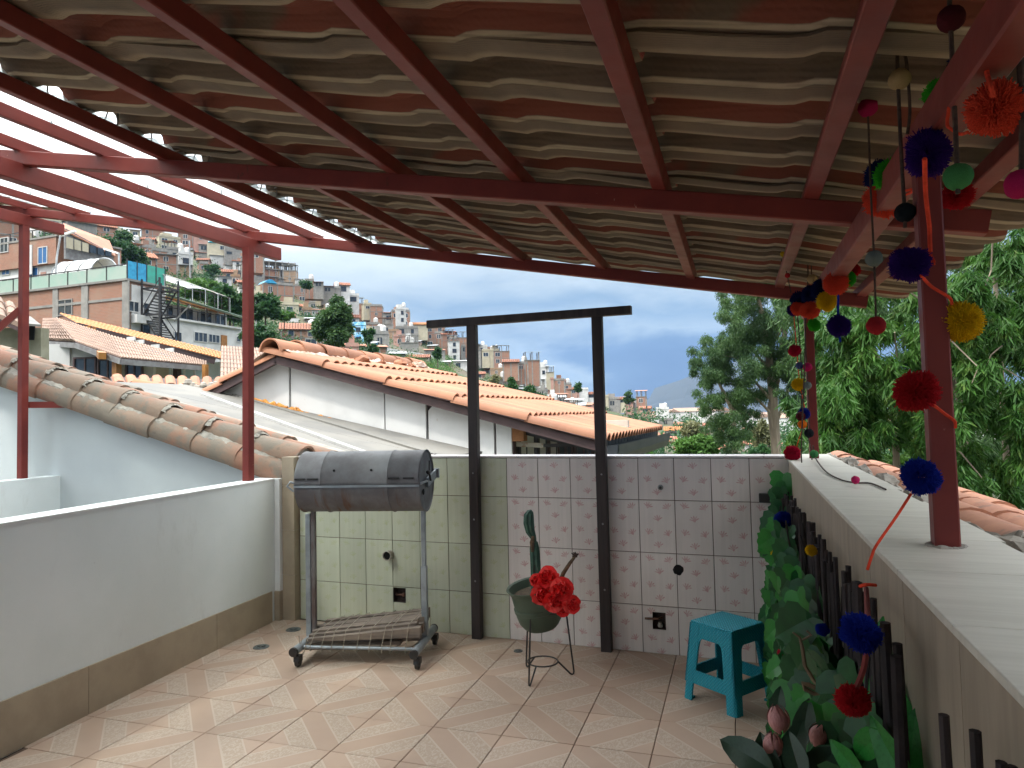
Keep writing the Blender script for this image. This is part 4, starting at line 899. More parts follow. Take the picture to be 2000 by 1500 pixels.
def pom_mesh(seed, n=4200):
    rg = np.random.RandomState(seed); d = rg.normal(size=(n, 3)); d /= np.linalg.norm(d, axis=1)[:, None]
    a = np.cross(d, rg.normal(size=(n, 3))); a /= np.linalg.norm(a, axis=1)[:, None]; b = np.cross(d, a)
    L = rg.uniform(.80, 1.0, n)[:, None]; lump = (1+.09*np.sin(4*d[:, :1]+seed)*np.cos(5*d[:, 1:2]+seed)); L = L*lump
    jit = rg.normal(size=(n, 3))*.075; tip = (d+jit)*L; w = .024
    base = d*.55; V_ = []; F_ = []
    for k in range(3):
        g = 2*math.pi*k/3; V_.append(base+(a*math.cos(g)+b*math.sin(g))*w)
    for k in range(3):
        g = 2*math.pi*k/3; V_.append(tip+(a*math.cos(g)+b*math.sin(g))*w*1.15)
    V_ = np.stack(V_, 1).reshape(-1, 3); o = np.arange(n)[:, None]*6
    F_ = np.concatenate([np.concatenate([o+k, o+(k+1) % 3, o+3+(k+1) % 3], 1) for k in range(3)]+[np.concatenate([o+k, o+3+(k+1) % 3, o+3+k], 1) for k in range(3)]+[np.concatenate([o+3, o+4, o+5], 1)])
    return fastmesh('pompom', V_, F_, ymat('purple'))
POM = [pom_mesh(s) for s in (1, 2, 3)]
def felt_mesh():
    b = MB(); b.ball((0, 0, 0), 1, 20, 14); rg = random.Random(2); b.v = [tuple(c*(1+.035*math.sin(7*v[0]+3*v[2])+rg.uniform(-.025, .025)) for c in v) for v in b.v]
    return b.mesh('felt_ball', ymat('feltred'), True)
FELT = felt_mesh()
M_yarn = mat('brown_yarn_cord', (.07, .042, .03), (.04, .025, .02), rough=.95, sc=90, bump=.5, bsc=200)
M_coral = ymat('coral')
def rad(p, rpx): return (p-CAM).dot(FWD)*rpx/F
def nearer(p, k): return CAM+(p-CAM)*k
def sph(kind, px, py, rpx, col, Y, par, o0, lab=None, sq=(1, 1, 1)):
    p = ony(px, py, Y); r = rad(p, rpx); me = random.choice(POM) if kind == 'pompom' else FELT
    o = ob(kind, me, par, Matrix.Translation(p-o0) @ Matrix.Rotation(px*1.7, 4, Vector((1, py % 7, 3)).normalized()) @ Matrix.Diagonal((r*sq[0], r*sq[1], r*sq[2], 1)), m=ymat(col), label=lab); return p, r
def yarn(pts, r, m, par, o0, n=6):
    # rounded path
    P = [Vector(p) for p in pts]; out = []
    for i in range(len(P)-1):
        p0, p1, p2, p3 = P[max(i-1, 0)], P[i], P[i+1], P[min(i+2, len(P)-1)]
        for t in np.linspace(0, 1, 6)[:-1]:
            out.append(.5*((2*p1)+(p2-p0)*t+(2*p0-5*p1+4*p2-p3)*t*t+(3*p1-p0-3*p2+p3)*t**3))
    out.append(P[-1]); b = MB(); b.tube([p-o0 for p in out], r, n); return b.build('yarn', m, par, smooth=True)
NC = {'purple': 'purple', 'blue': 'royal blue', 'navy': 'navy blue', 'coral': 'bright orange red', 'red': 'red', 'green': 'lime green', 'yellow': 'yellow', 'pink': 'pink', 'crimson': 'crimson'}
FC = {'feltred': 'dark red', 'feltgreen': 'green', 'felttan': 'tan', 'feltblack': 'black', 'feltgrey': 'grey', 'feltmaroon': 'maroon', 'feltpink': 'magenta', 'feltorange': 'orange', 'feltyellow': 'yellow', 'feltblue': 'dusty blue'}
def garland(name, label, cat, balls, strands, Yo, group=None, r=.0022, ym=None):
    o0 = ony(balls[0][1], balls[0][2], Yo); t = thing(name, label, cat, tuple(o0), 0, group)
    for (k, px, py, rp, col, Y) in balls:
        k = 'pompom' if k == 'p' else 'felt_ball'; nm = (NC[col]+' pompom') if k == 'pompom' else (FC[col]+' felt ball')
        sph(k, px, py, rp, col, Y, t, o0, nm, (1, 1, 1) if k != 'pompom' else (1, random.uniform(.85, 1), random.uniform(.85, 1)))
    for s in strands: yarn([ony(*q_) for q_ in s[0]], s[1] if len(s) > 1 else r, s[2] if len(s) > 2 else (ym or M_yarn), t, o0)
    return t
# garland wound along the eave beam and near post
garland('pompom_garland', 'coral yarn garland of large fluffy pompoms wound round the near right post', 'pompom garland', [
    ('p', 1812, 300, 46, 'purple', 1.36), ('p', 1943, 212, 52, 'coral', 1.16), ('p', 1890, 112, 36, 'navy', 1.55), ('p', 1834, 185, 30, 'green', 1.5), ('p', 1868, 382, 30, 'red', 1.62),
    ('p', 1716, 342, 28, 'navy', 1.95), ('p', 1745, 345, 36, 'green', 1.80), ('p', 1724, 393, 36, 'coral', 1.88), ('p', 1776, 517, 37, 'purple', 1.42), ('p', 1878, 628, 40, 'yellow', 1.50), ('p', 1790, 765, 42, 'red', 1.42), ('p', 1798, 932, 36, 'blue', 1.42)], [
    ([(1806, 310, 1.30), (1808, 380, 1.37), (1815, 440, 1.43), (1816, 470, 1.44), (1817, 492, 1.44)], .0038, M_coral),
    ([(1799, 538, 1.40), (1820, 560, 1.455), (1855, 582, 1.47), (1859, 600, 1.49), (1860, 612, 1.5)], .0028, M_coral),
    ([(1822, 790, 1.42), (1845, 808, 1.465), (1864, 822, 1.47), (1866, 835, 1.48)], .0028, M_coral),
    ([(1779, 965, 1.42), (1750, 1010, 1.38), (1713, 1063, 1.345), (1703, 1085, 1.33), (1694, 1113, 1.33)], .0024, M_coral),
    ([(1928, 145, 1.13), (1925, 95, 1.15), (1945, 40, 1.12), (1950, 10, 1.1)], .0032, M_coral), ([(1928, 145, 1.13), (1934, 165, 1.10), (1941, 190, 1.10)], .0034, M_coral),
    ([(1857, 190, 1.25), (1850, 240, 1.27), (1858, 252, 1.26), (1875, 262, 1.25), (1890, 258, 1.22)], .0026, M_coral),
    ([(1740, 388, 1.8), (1775, 378, 1.72), (1785, 370, 1.6), (1770, 372, 1.6)], .0026, M_coral), ([(1680, 1145, 1.32), (1692, 1142, 1.30), (1710, 1143, 1.32)], .003, M_coral)], 1.36)
P = ony(1817, 492, 1.44); b = MB(); rg = random.Random(4)
for k in range(14): b.tube([P, P+Vector((rg.uniform(-.008, .008), rg.uniform(-.006, .006), -rg.uniform(.012, .026)))], .0014, 4)
tag(b.build('yarn_tassel', M_coral), 'small frayed coral tassel hanging on the near post', 'tassel')
# felt ball strings hanging from the roof
FB = [('string of felt balls ending in a dark red ball, left of the near post', [('f', 1695, 210, 18, 'feltpink', 1.7), ('f', 1707, 505, 16, 'feltgrey', 1.7), ('f', 1711, 636, 18, 'feltred', 1.7)], [([(1692, 50, 1.72), (1689, 90, 1.7), (1691, 170, 1.7), (1696, 240, 1.7), (1700, 360, 1.7), (1706, 480, 1.7), (1709, 560, 1.7), (1711, 625, 1.7)], .0022)]),
      ('string with a big tan wool ball and a black ball at its end', [('f', 1757, 155, 20, 'felttan', 1.5), ('f', 1758, 68, 14, 'feltblue', 1.5), ('f', 1768, 415, 19, 'feltblack', 1.5)], [([(1749, -30, 1.5), (1751, 40, 1.5), (1753, 130, 1.5), (1756, 210, 1.5), (1760, 300, 1.5), (1766, 400, 1.5), (1768, 445, 1.5)], .0034), ([(1762, 82, 1.5), (1770, 120, 1.5), (1774, 160, 1.5), (1777, 220, 1.5), (1772, 262, 1.5)], .0028)]),
      ('string with a dark maroon ball above a green ball, right of the near post', [('f', 1857, 37, 25, 'feltmaroon', 1.25), ('f', 1871, 345, 26, 'feltgreen', 1.25)], [([(1853, -30, 1.25), (1857, 60, 1.25), (1862, 160, 1.25), (1866, 250, 1.25), (1869, 325, 1.25), (1871, 378, 1.25)], .0036)]),
      ('string with one magenta ball at the right edge', [('f', 1993, 360, 28, 'feltpink', 1.15)], [([(1989, -30, 1.15), (1991, 100, 1.15), (1996, 220, 1.15), (1996, 340, 1.15)], .0040)]),
      ('short brown cord tied over the beam near the orange red pompom', [('f', 1950, -12, 12, 'feltmaroon', 1.2)], [([(1952, -20, 1.2), (1951, 10, 1.2), (1946, 50, 1.2), (1940, 75, 1.2)], .0034)]),
      ('thin string with yellow, red and blue felt balls before the far post', [('f', 1576, 465, 9, 'feltyellow', 3.6), ('f', 1596, 462, 9, 'feltred', 3.6), ('f', 1601, 443, 8.5, 'feltblue', 3.6), ('f', 1586, 545, 9.5, 'felttan', 3.6)], [([(1575, 380, 3.6), (1576, 460, 3.6), (1578, 540, 3.6), (1574, 600, 3.6), (1572, 700, 3.6), (1566, 850, 3.6), (1566, 905, 3.6), (1573, 918, 3.6)], .0032), ([(1596, 425, 3.6), (1600, 440, 3.6), (1586, 470, 3.6), (1585, 540, 3.6)], .0026)]),
      ('thin wire string with tiny yellow and maroon balls below the purlin', [('f', 1530, 496, 6, 'feltyellow', 3.4), ('f', 1531, 509, 5, 'feltblack', 3.4), ('f', 1538, 538, 5, 'feltred', 3.4)], [([(1536, 480, 3.4), (1529, 500, 3.4), (1536, 530, 3.4), (1545, 572, 3.4)], .0022), ([(1533, 502, 3.4), (1552, 502, 3.4), (1556, 485, 3.4)], .0018)]),
      ('string of small balls down the far post, orange one over black one', [('f', 1577, 717, 9, 'feltpink', 3.78), ('f', 1561, 714, 7, 'feltblue', 3.78), ('f', 1577, 753, 8, 'feltgrey', 3.78), ('f', 1564, 813, 9, 'feltmaroon', 3.78), ('f', 1567, 829, 8.5, 'feltorange', 3.78), ('f', 1580, 846, 9, 'feltblack', 3.78)], [([(1556, 600, 3.8), (1563, 680, 3.8), (1566, 750, 3.8), (1566, 820, 3.8), (1580, 860, 3.8), (1586, 900, 3.78), (1587, 1000, 3.7)], .003), ([(1572, 620, 3.85), (1575, 700, 3.8), (1580, 800, 3.8), (1582, 850, 3.8)], .0025)]),
      ]
for lab, balls, strands in FB: garland('felt_ball_string', lab, 'felt ball string', balls, strands, balls[0][5], 'felt ball strings')
# cord lying over the coping with a pink ball
t = thing('felt_ball_string', 'brown cord with a green and a bright pink felt ball lying across the parapet coping', 'felt ball string', tuple(onz(1671, 941, 1.105)), 0, 'felt ball strings'); o0 = onz(1671, 941, 1.105)
p = onz(1671, 941, 1.106); ob('felt_ball', FELT, t, Matrix.Translation(p-o0+Vector((0, 0, .006))) @ Matrix.Scale(rad(p, 8), 4), m=ymat('pink')); p = ony(1590, 887, 3.7); ob('felt_ball', FELT, t, Matrix.Translation(p-o0) @ Matrix.Scale(rad(p, 8), 4), m=ymat('feltgreen'))
yarn([ony(1588, 870, 3.75), ony(1592, 893, 3.7), onz(1612, 920, 1.098), onz(1640, 936, 1.096), onz(1671, 943, 1.096), onz(1700, 944, 1.096), onz(1730, 956, 1.096)], .003, M_yarn, t, o0)
# bunch of pompoms on the far post and beam
garland('pompom_bunch', 'crowded bunch of mixed colour pompoms at the top of the far right post', 'pompom garland', [
    ('p', 1565, 588, 20, 'navy', 3.45), ('p', 1583, 575, 18, 'navy', 3.3), ('p', 1603, 566, 21, 'navy', 3.05), ('p', 1632, 553, 23, 'coral', 2.75), ('p', 1656, 545, 15, 'green', 2.8), ('p', 1668, 527, 13, 'red', 2.85), ('p', 1616, 588, 21, 'yellow', 3.0), ('p', 1558, 603, 14, 'coral', 3.4), ('p', 1582, 606, 19, 'coral', 3.2), ('p', 1549, 606, 12, 'purple', 3.75), ('p', 1590, 635, 13, 'green', 3.7), ('p', 1639, 637, 22, 'purple', 2.8)],
    [([(1636, 530, 2.8), (1637, 575, 2.8), (1637, 620, 2.8), (1641, 668, 2.8)], .004, ymat('blue')), ([(1628, 505, 2.75), (1624, 520, 2.75), (1632, 545, 2.75)], .003)], 3.7)
garland('pompom_garland', 'garland of small pompoms running down the far right post to the parapet corner', 'pompom garland', [
    ('p', 1552, 685, 12, 'crimson', 3.8), ('p', 1560, 751, 13, 'yellow', 3.8), ('p', 1570, 808, 12, 'blue', 3.8), ('p', 1547, 885, 16, 'crimson', 3.8)], [([(1550, 612, 3.78), (1556, 680, 3.8), (1562, 750, 3.8), (1572, 810, 3.8), (1556, 872, 3.82)], .002, M_coral)], 3.8)
garland('pompom_garland', 'yellow, blue, red and purple pompoms pinned over the ivy screen', 'pompom garland', [
    ('p', 1530, 1015, 18, 'blue', 3.20), ('p', 1519, 1083, 13, 'yellow', 3.15), ('p', 1534, 1075, 11, 'yellow', 3.15), ('p', 1522, 1138, 14, 'purple', 3.10), ('p', 1626, 1143, 9, 'blue', 2.24), ('p', 1546, 1338, 14, 'blue', 2.24), ('p', 1528, 1275, 9, 'crimson', 2.67), ('p', 1550, 1395, 14, 'coral', 1.72), ('p', 1554, 1180, 12, 'red', 2.49), ('p', 1584, 1075, 11, 'yellow', 1.98), ('p', 1606, 1230, 13, 'blue', 1.72), ('p', 1539, 1240, 11, 'green', 2.32)], [([(1534, 1030, 3.2), (1532, 1065, 3.15)], .003, M_coral)], 3.72)
garland('pompom_garland', 'big royal blue pompom above a dark red one in front of the ivy', 'pompom garland', [
    ('p', 1680, 1236, 38, 'blue', 1.12), ('p', 1667, 1368, 33, 'red', 1.12)], [([(1692, 1150, 1.4), (1695, 1230, 1.15), (1688, 1300, 1.13), (1672, 1345, 1.12)], .0045, mat('dull_red_cord', (.2, .035, .03), rough=.9))], 1.62)
# =================================================================== GREY SHEET ROOF between the tile rake and the white gable
q = MT('grey_weathered_sheet', rough=.7); q.geo(); c = q.mix(q.noise(1.4, 6, .6).ss(.4, .6), (.165, .158, .14), (.125, .122, .112)); c = q.mix(q.noise(3, 5, .7, (1, 1, 1)).ss(.6, .75)*.6, c, (.17, .12, .075)); q.col(c); q.bump(q.noise(20, 3), .15, .004); M_sheet = q.m
M_wseam = mat('pale_sealant_tape', (.42, .42, .41), (.36, .36, .35), rough=.8, sc=3)
GP = (-6.1, 7, 1.62); GN = (.21, 0, 1)
def gp(x, y): return Vector((x, y, 1.62-.21*(x+6.1)))
gs = thing('sheet_metal_roof', 'pale grey flat sheet roof stained brown between old tiles and white gable wall', 'roof')
for y0, y1 in ((4.95, 5.95), (5.955, 6.97)):
    MB().slab([gp(-2.95, y0), gp(-2.95, y1), gp(-7.1, y1), gp(-7.1, y0)], .03).build('sheet', M_sheet, gs)
p, r_ = onp(395, 771, GP, GN), onp(715, 888, GP, GN); p.z += .012; r_.z += .012
MB().bar(p, r_, .05, .025).build('white_seam', M_wseam, gs)
p, r_ = onp(455, 772, GP, GN), onp(850, 890, GP, GN); p.z += .01; r_.z += .01; MB().bar(p, r_, .035, .02).build('seam', M_sheet, gs)
M_orope = mat('orange_foam_sealant', (.55, .25, .05), (.42, .18, .05), rough=.9, sc=12, bump=.8, bsc=25, bd=.02)
P0, P1 = ony(488, 777, 6.93), ony(884, 886, 6.93)
rs = thing('foam_sealant', 'lumpy orange foam sealant line along the foot of the white gable wall', 'sealant'); rg = random.Random(8)
for k in range(5):
    a, c_ = k/5, (k+1)/5+.01; n = 14; b = MB(); b.tube([P0.lerp(P1, a+(c_-a)*i/n)+Vector((0, rg.uniform(-.03, 0), rg.uniform(-.012, .018))) for i in range(n+1)], [rg.uniform(.014, .032) for _ in range(n+1)], 7); b.build('foam_bead', M_orope, rs, smooth=True)
for u_ in (.08, .23, .26, .29, .5, .85, .93):
    b = MB(); b.ball(P0.lerp(P1, u_)+Vector((0, -.04, rg.uniform(-.03, .01))), rg.uniform(.035, .06), 7, 5, (1.3, .7, .8)); b.v = [tuple(c+rg.uniform(-.012, .012) for c in v) for v in b.v]; b.build('foam_lump', M_orope, rs)
# =================================================================== WHITE GABLE BUILDING with orange tile roof
q = MT('chalky_white_panel', rough=.75); q.geo(); c = q.mix(q.noise(2, 4).ss(.4, .7), (.60, .60, .59), (.53, .53, .52)); c = q.mix(q.noise(9, 5, .7).ss(.68, .74)*.6, c, (.42, .34, .28)); q.col(c); M_panel = q.m
q = MT('orange_clay_tile', rough=.75); q.geo(); c = q.mix(q.noise(1.6, 5, .6).ss(.35, .65), (.33, .145, .075), (.26, .11, .06)); c = q.mix(q.noise(7, 5, .7).ss(.6, .72)*.4, c, (.30, .21, .14)); q.col(q.mul(c, q.rnd()*.40+.78)); q.bump(q.noise(40, 3), .2, .004); M_orange = q.m
M_purple = mat('purple_brown_board', (.07, .04, .04), (.05, .03, .03), rough=.7, sc=8)
gb = thing('gable_house', 'long white panelled house with bright orange barrel tile roof just beyond the parapet', 'house')
Y7 = 7.0; AX, AZ = -5.57, 2.10
def topz(x): return AZ-.38*(AX-x) if x < AX else AZ-.270*(x-AX)
def xz(px, py): p = ony(px, py, Y7); return p.x, p.z
edges = [xz(440, 757)[0]-.5, xz(566, 800)[0], xz(751, 800)[0], xz(833, 800)[0], xz(965, 850)[0], xz(999, 850)[0]]
for k, (a, c_) in enumerate(zip(edges, edges[1:])):
    g = .012; xs_ = [a+g]+([AX] if a < AX < c_ else [])+[c_-g]; dy = [0, .012, 0, .02, .03][k]
    cut = [0, 0, 0, .05, 0][k]
    top = [(x, topz(x)-.02) for x in xs_]; 
    if k == 3: top = [(xs_[0]+.0, topz(xs_[0])-.16), (xs_[0]+.11, topz(xs_[0]+.11)-.02), (xs_[-1], topz(xs_[-1])-.02)]
    poly = [(xs_[0], .3), (xs_[-1], .3)]+top[::-1]
    MB().slab([(x, Y7+dy, z) for x, z in poly], .04).build('wall_panel', M_panel, gb)
MB().slab([(edges[0], Y7+.06, .3), (edges[-1], Y7+.06, .3), (edges[-1], Y7+.06, topz(edges[-1])), (AX, Y7+.06, AZ), (edges[0], Y7+.06, topz(edges[0]))], .08).build('wall_frame', M_purple, gb)
MB().slab([(edges[-1]-.02, Y7+.06, .3), (edges[-1]-.02, 10.4, .3), (edges[-1]-.02, 10.4, 1.3), (edges[-1]-.02, Y7+.06, 1.3)], .05).build('side_wall', M_panel, gb)
EXR = -1.60; EXL = -7.2; YN, YE = 6.80, 10.5
for (x0, x1) in ((AX, EXR), (EXL, AX)):
    MB().slab([(x0, YN+.1, topz(x0)+.02), (x1, YN+.1, topz(x1)+.02), (x1, YE, topz(x1)+.02), (x0, YE, topz(x0)+.02)], .03).build('roof_deck', M_purple, gb)
    MB().bar((x0, YN+.06, topz(x0)-.03), (x1, YN+.06, topz(x1)-.03), .05, .09).build('barge_board', M_purple, gb)
TL = .86; slR = math.atan(.270); slL = math.atan(.38); pt = (YE-YN)/22; rg = random.Random(9)
tmR = half_tile(TL*1.05, pt*.50, pt*.43, .014, 8, math.pi*.98, m=M_orange); tmB = half_tile(TL*1.03, pt*.5, pt*.43, .016, 12, math.pi, m=M_orange)
for c_ in range(22):
    for r_ in range(5):
        x = EXR+.06-r_*TL*math.cos(slR); z = topz(x)+.05
        big = c_ == 0
        M = Matrix.Translation((x, YN+pt*(c_+.5)-(.03 if big else 0), z+(.0 if big else 0))) @ Matrix.Rotation(slR-.022+rg.uniform(-.006, .006), 4, 'Y') @ Matrix.Rotation(math.pi/2+rg.uniform(-.012, .012), 4, 'Z')
        ob('roof_tile', tmB if big else tmR, gb, M)
for c_ in range(22):
    for r_ in range(2):
        x = EXL+.0+r_*TL*math.cos(slL); z = topz(x)+.035
        M = Matrix.Translation((x, YN+pt*(c_+.5), z)) @ Matrix.Rotation(-slL+.035, 4, 'Y') @ Matrix.Rotation(-math.pi/2, 4, 'Z')
        ob('roof_tile', tmB if c_ == 0 else tmR, gb, M)
tr_ = half_tile(.5, .16, .14, .018, 12, m=M_orange)
for k in range(8): ob('ridge_tile', tr_, gb, Matrix.Translation((AX+rg.uniform(-.02, .02), YN-.05+k*.475, AZ+.07+rg.uniform(-.01, .02))) @ Matrix.Rotation(rg.uniform(-.04, .04), 4, 'Z'))
M_lime = mat('white_lime_mortar', (.50, .44, .40), (.36, .26, .19), rough=.95, sc=3, bump=.8, bsc=12, bd=.03, geo=True)
for sgn in (-1, 1):
    b = MB(); n = 70; vs = []
    for i in range(n+1):
        y = YN+(YE-YN)*i/n
        for j in range(5): t = j/4; x = AX+sgn*(.10+.26*t*rg.uniform(.8, 1.25)); vs.append((x, y, topz(x)+.135-.085*t+rg.uniform(-.018, .018)))
    b.add(vs, [(i*5+j, i*5+j+1, i*5+6+j, i*5+5+j) for i in range(n) for j in range(4)]); b.build('ridge_mortar', M_lime, gb)
for k in range(14):
    b = MB(); y = 8+rg.random()*2.3; x = AX+rg.uniform(-.05, .4); b.ball((x, y, topz(x)+.13), rg.uniform(.05, .12), 7, 5, (1.2, 1, .6)); b.v = [tuple(c+rg.uniform(-.02, .02) for c in v) for v in b.v]; b.build('broken_mortar', M_lime if k % 2 else M_orange, gb)
# verandah part under the eave
BX = edges[-1]; BY = 8.3
M_cream = mat('cream_plaster', (.50, .46, .40), (.42, .38, .33), rough=.8, sc=3)
MB().box((BX, BY, .2), (-1.62, BY+.1, 1.25)).build('verandah_wall', M_cream, gb)
for a, c_ in ((1052, 1072), (1092, 1118), (1124, 1158)):
    p, r_ = ony(a, 835, BY-.02), ony(c_, 890, BY-.02); w = MB().box((p.x-.02, BY-.045, .35), (r_.x+.02, BY-.005, p.z+.03)).build('window', M_purple, gb)
    MB().box((p.x+.01, BY-.055, .4), ((p.x+r_.x)/2-.012, BY-.046, p.z)).build('pane', M_glass, w); MB().box(((p.x+r_.x)/2+.012, BY-.055, .4), (r_.x-.01, BY-.046, p.z)).build('pane', M_glass, w)
for px_, w_ in ((1008, .09), (1048, .05), (1245, .05)):
    p = ony(px_, 840, Y7+.25 if px_ < 1200 else 10.0); MB().box((p.x-w_/2, p.y-.03, .2), (p.x+w_/2, p.y+.03, topz(p.x)-.02)).build('verandah_post', M_black if px_ < 1200 else M_purple, gb)
p0, p1, p2 = ony(1000, 867, Y7+.2), ony(1062, 870, Y7+.2), ony(1178, 868, Y7+.2)
M_rustw = mat('rusty_white_rail', (.50, .46, .38), (.28, .15, .07), rough=.7, sc=7, lo=.5, hi=.62)
MB().bar(p0, p1, .04, .05).build('rail', M_rustw, gb); MB().bar(p1, p2, .035, .035).build('rail', M_black, gb)
for k in range(9): p = p0.lerp(p2, (k+.5)/9); MB().bar((p.x, p.y, .4), (p.x, p.y, p.z), .012, .012, up=(0, 1, 0)).build('baluster', M_black, gb)
MB().box((BX, Y7+.02, topz(-2.2)-.13), (BX+.13, Y7+.14, topz(-2.2)+.02)).build('beam_end', mat('raw_orange_timber', (.30, .13, .05), rough=.8, sc=20), gb)
MB().bar((BX, Y7+.12, topz(BX)-.10), (EXR-.05, Y7+.12, topz(EXR)-.06), .06, .09).build('verandah_beam', M_black, gb)
M_gut = mat('dark_zinc_gutter', (.02, .026, .032), (.035, .04, .045), rough=.5, sc=4, metal=.2)
gz = topz(EXR)
gt = MB(); prof = [(EXR-.02, gz-.015), (EXR+.0, gz-.14), (EXR+.03, gz-.19), (EXR+.12, gz-.19), (EXR+.16, gz-.10), (EXR+.17, gz-.0)]
vs = [(x, y, z) for y in (YN+.02, YE) for x, z in prof]+[(x+(.006 if i > 2 else -.006), y, z-.004) for y in (YN+.02, YE) for i, (x, z) in enumerate(prof)]
gt.add(vs, [(i, i+1, 7+i, 6+i) for i in range(5)]+[(12+i, 18+i, 19+i, 13+i) for i in range(5)]); gt.slab([(x, YN+.02, z) for x, z in prof][::-1], .01); gt.build('gutter', M_gut, gb)
gt = MB(); gt.tube([(EXR+.07, YN+.25, gz-.12), (EXR+.02, YN+.28, gz-.22), (EXR-.0, YN+.3, .2)], .03, 8); gt.build('downpipe', M_sheet, gb, smooth=True)
for k in range(22): 
    y = YN+pt*(k+.5); MB().box((EXR-.02, y-pt*.45, gz-.02), (EXR+.0, y+pt*.45, gz+.045)).build('eave_filler', M_gut, gb)
# =================================================================== generic pieces for farther buildings
def arr_tiles(name, A, B, C, D, ncol, nrow, m, parent, r=None, kind='stuff'):
    """barrel tiles on the quad: A,B = lower edge (left,right), D,C = upper edge; all in one mesh, real half pipes"""
    A, B, C, D = map(Vector, (A, B, C, D)); nrm = (B-A).cross(D-A).normalized(); b = MB()
    if nrm.z < 0: nrm = -nrm
    rg = random.Random(ncol*7+nrow)
    for i in range(ncol):
        u0, u1 = i/ncol, (i+1)/ncol
        for j in range(nrow):
            t0, t1 = j/nrow, (j+1.12)/nrow; vs = []
            for t, k in ((t0, 1.0), (min(1, t1), .82)):
                l0, l1 = A.lerp(B, u0).lerp(D.lerp(C, u0), t), A.lerp(B, u1).lerp(D.lerp(C, u1), t); w = (l1-l0)/2; c = (l0+l1)/2; R_ = w.length
                for s in range(6):
                    a = math.pi*s/5; vs.append(c+w*math.cos(a)*k+nrm*(math.sin(a)*R_*.75*k+(.02*(1 if t == t0 else 0))*R_*4+rg.uniform(-.04, .04)*R_))
            b.add(vs, [(s, s+1, 7+s, 6+s) for s in range(5)]+[(5, 4, 3, 2, 1, 0)])
    MB().slab([A, B, C, D], .06).build(name+'_deck', M_purple, parent)
    return b.build(name, m, parent, smooth=False, kind=kind)
winc = {}
def window(parent, P, right, w, h, fm, split=2, depth=.12, gm=None):
    """P = centre on the wall, right = unit vector along the wall; frame stands proud, pane set back in it"""
    key = (round(w, 1), round(h, 1), fm.name, split, (gm or M_glass).name)
    w, h = key[0], key[1]
    if key not in winc:
        f = MB(); t = max(.06, min(w, h)*.07)
        f.box((-w/2-t, -.05, -h/2-t), (w/2+t, .04, -h/2)); f.box((-w/2-t, -.05, h/2), (w/2+t, .04, h/2+t)); f.box((-w/2-t, -.05, -h/2), (-w/2, .04, h/2)); f.box((w/2, -.05, -h/2), (w/2+t, .04, h/2))
        for k in range(1, split): x = -w/2+w*k/split; f.box((x-t*.4, -.03, -h/2), (x+t*.4, .03, h/2))
        g = MB().box((-w/2, .005, -h/2), (w/2, .03, h/2)); winc[key] = (f.mesh('window', fm), g.mesh('pane', gm or M_glass))
    right = Vector(right); up = Vector((0, 0, 1)); inn = up.cross(right); M = Matrix((right, inn, up)).transposed().to_4x4(); M.translation = Vector(P)-inn*.045
    o = ob('window', winc[key][0], parent, M); ob('pane', winc[key][1], o); return o
q = MT('raw_orange_brick', rough=.85); X_, Y_, Z_ = q.xyz()
bt_ = q.n('ShaderNodeTexBrick'); bt_.inputs['Scale'].default_value = 1; bt_.inputs['Brick Width'].default_value = .28; bt_.inputs['Row Height'].default_value = .14; bt_.inputs['Mortar Size'].default_value = .012
bt_.inputs['Color1'].default_value = (.35, .145, .085, 1); bt_.inputs['Color2'].default_value = (.28, .12, .07, 1); bt_.inputs['Mortar'].default_value = (.28, .24, .20, 1)
cb = q.n('ShaderNodeCombineXYZ'); q.t.links.new((X_+Y_).k, cb.inputs[0]); q.t.links.new(Z_.k, cb.inputs[1]); q.t.links.new(cb.outputs[0], bt_.inputs['Vector'])
q.col(q.mul(q.mix(q.noise(.5, 5, .65).ss(.4, .7)*.6, bt_.outputs[0], (.30, .22, .16)), q.rnd()*.25+.85)); M_brick = q.m
M_conc = mat('raw_concrete', (.28, .265, .24), (.21, .20, .185), rough=.9, sc=1.2, var=.1)
M_wfar = mat('white_house_paint', (.60, .595, .58), (.47, .465, .45), rough=.8, sc=.6, var=.06)
M_cfar = mat('cream_house_paint', (.46, .41, .30), (.38, .34, .25), rough=.8, sc=.6, var=.08)
M_pfar = mat('pink_house_paint', (.42, .24, .19), (.34, .20, .16), rough=.8, sc=.6, var=.08)
M_blue = mat('bright_blue_paint', (.12, .42, .72), (.45, .68, .80), rough=.6, sc=.8, lo=.45, hi=.55)
M_adobe = mat('brown_adobe', (.33, .22, .14), (.25, .17, .11), rough=.95, sc=.8, var=.1)
M_tilef = mat('far_clay_tile', (.38, .165, .10), (.28, .125, .08), rough=.85, sc=1.5, var=.15)
M_tileb = mat('old_brown_tile', (.30, .20, .15), (.22, .15, .115), rough=.9, sc=2.0, var=.1)
M_tileo = mat('new_orange_tile', (.45, .19, .06), (.38, .15, .05), rough=.8, sc=2)
M_zincf = mat('far_zinc_roof', (.45, .48, .50), (.30, .30, .30), rough=.5, sc=.7, var=.2)
M_tarpb = mat('blue_tarp', (.02, .22, .42), (.03, .33, .55), rough=.5, sc=3)
M_tarpt = mat('turquoise_tarp', (.02, .55, .60), (.03, .42, .50), rough=.5, sc=2)
M_gpanel = mat('pale_green_panel', (.28, .40, .33), (.34, .41, .35), rough=.4, sc=.8)
M_dgreen = mat('green_netting', (.04, .36, .27), (.05, .28, .22), rough=.6, sc=2)
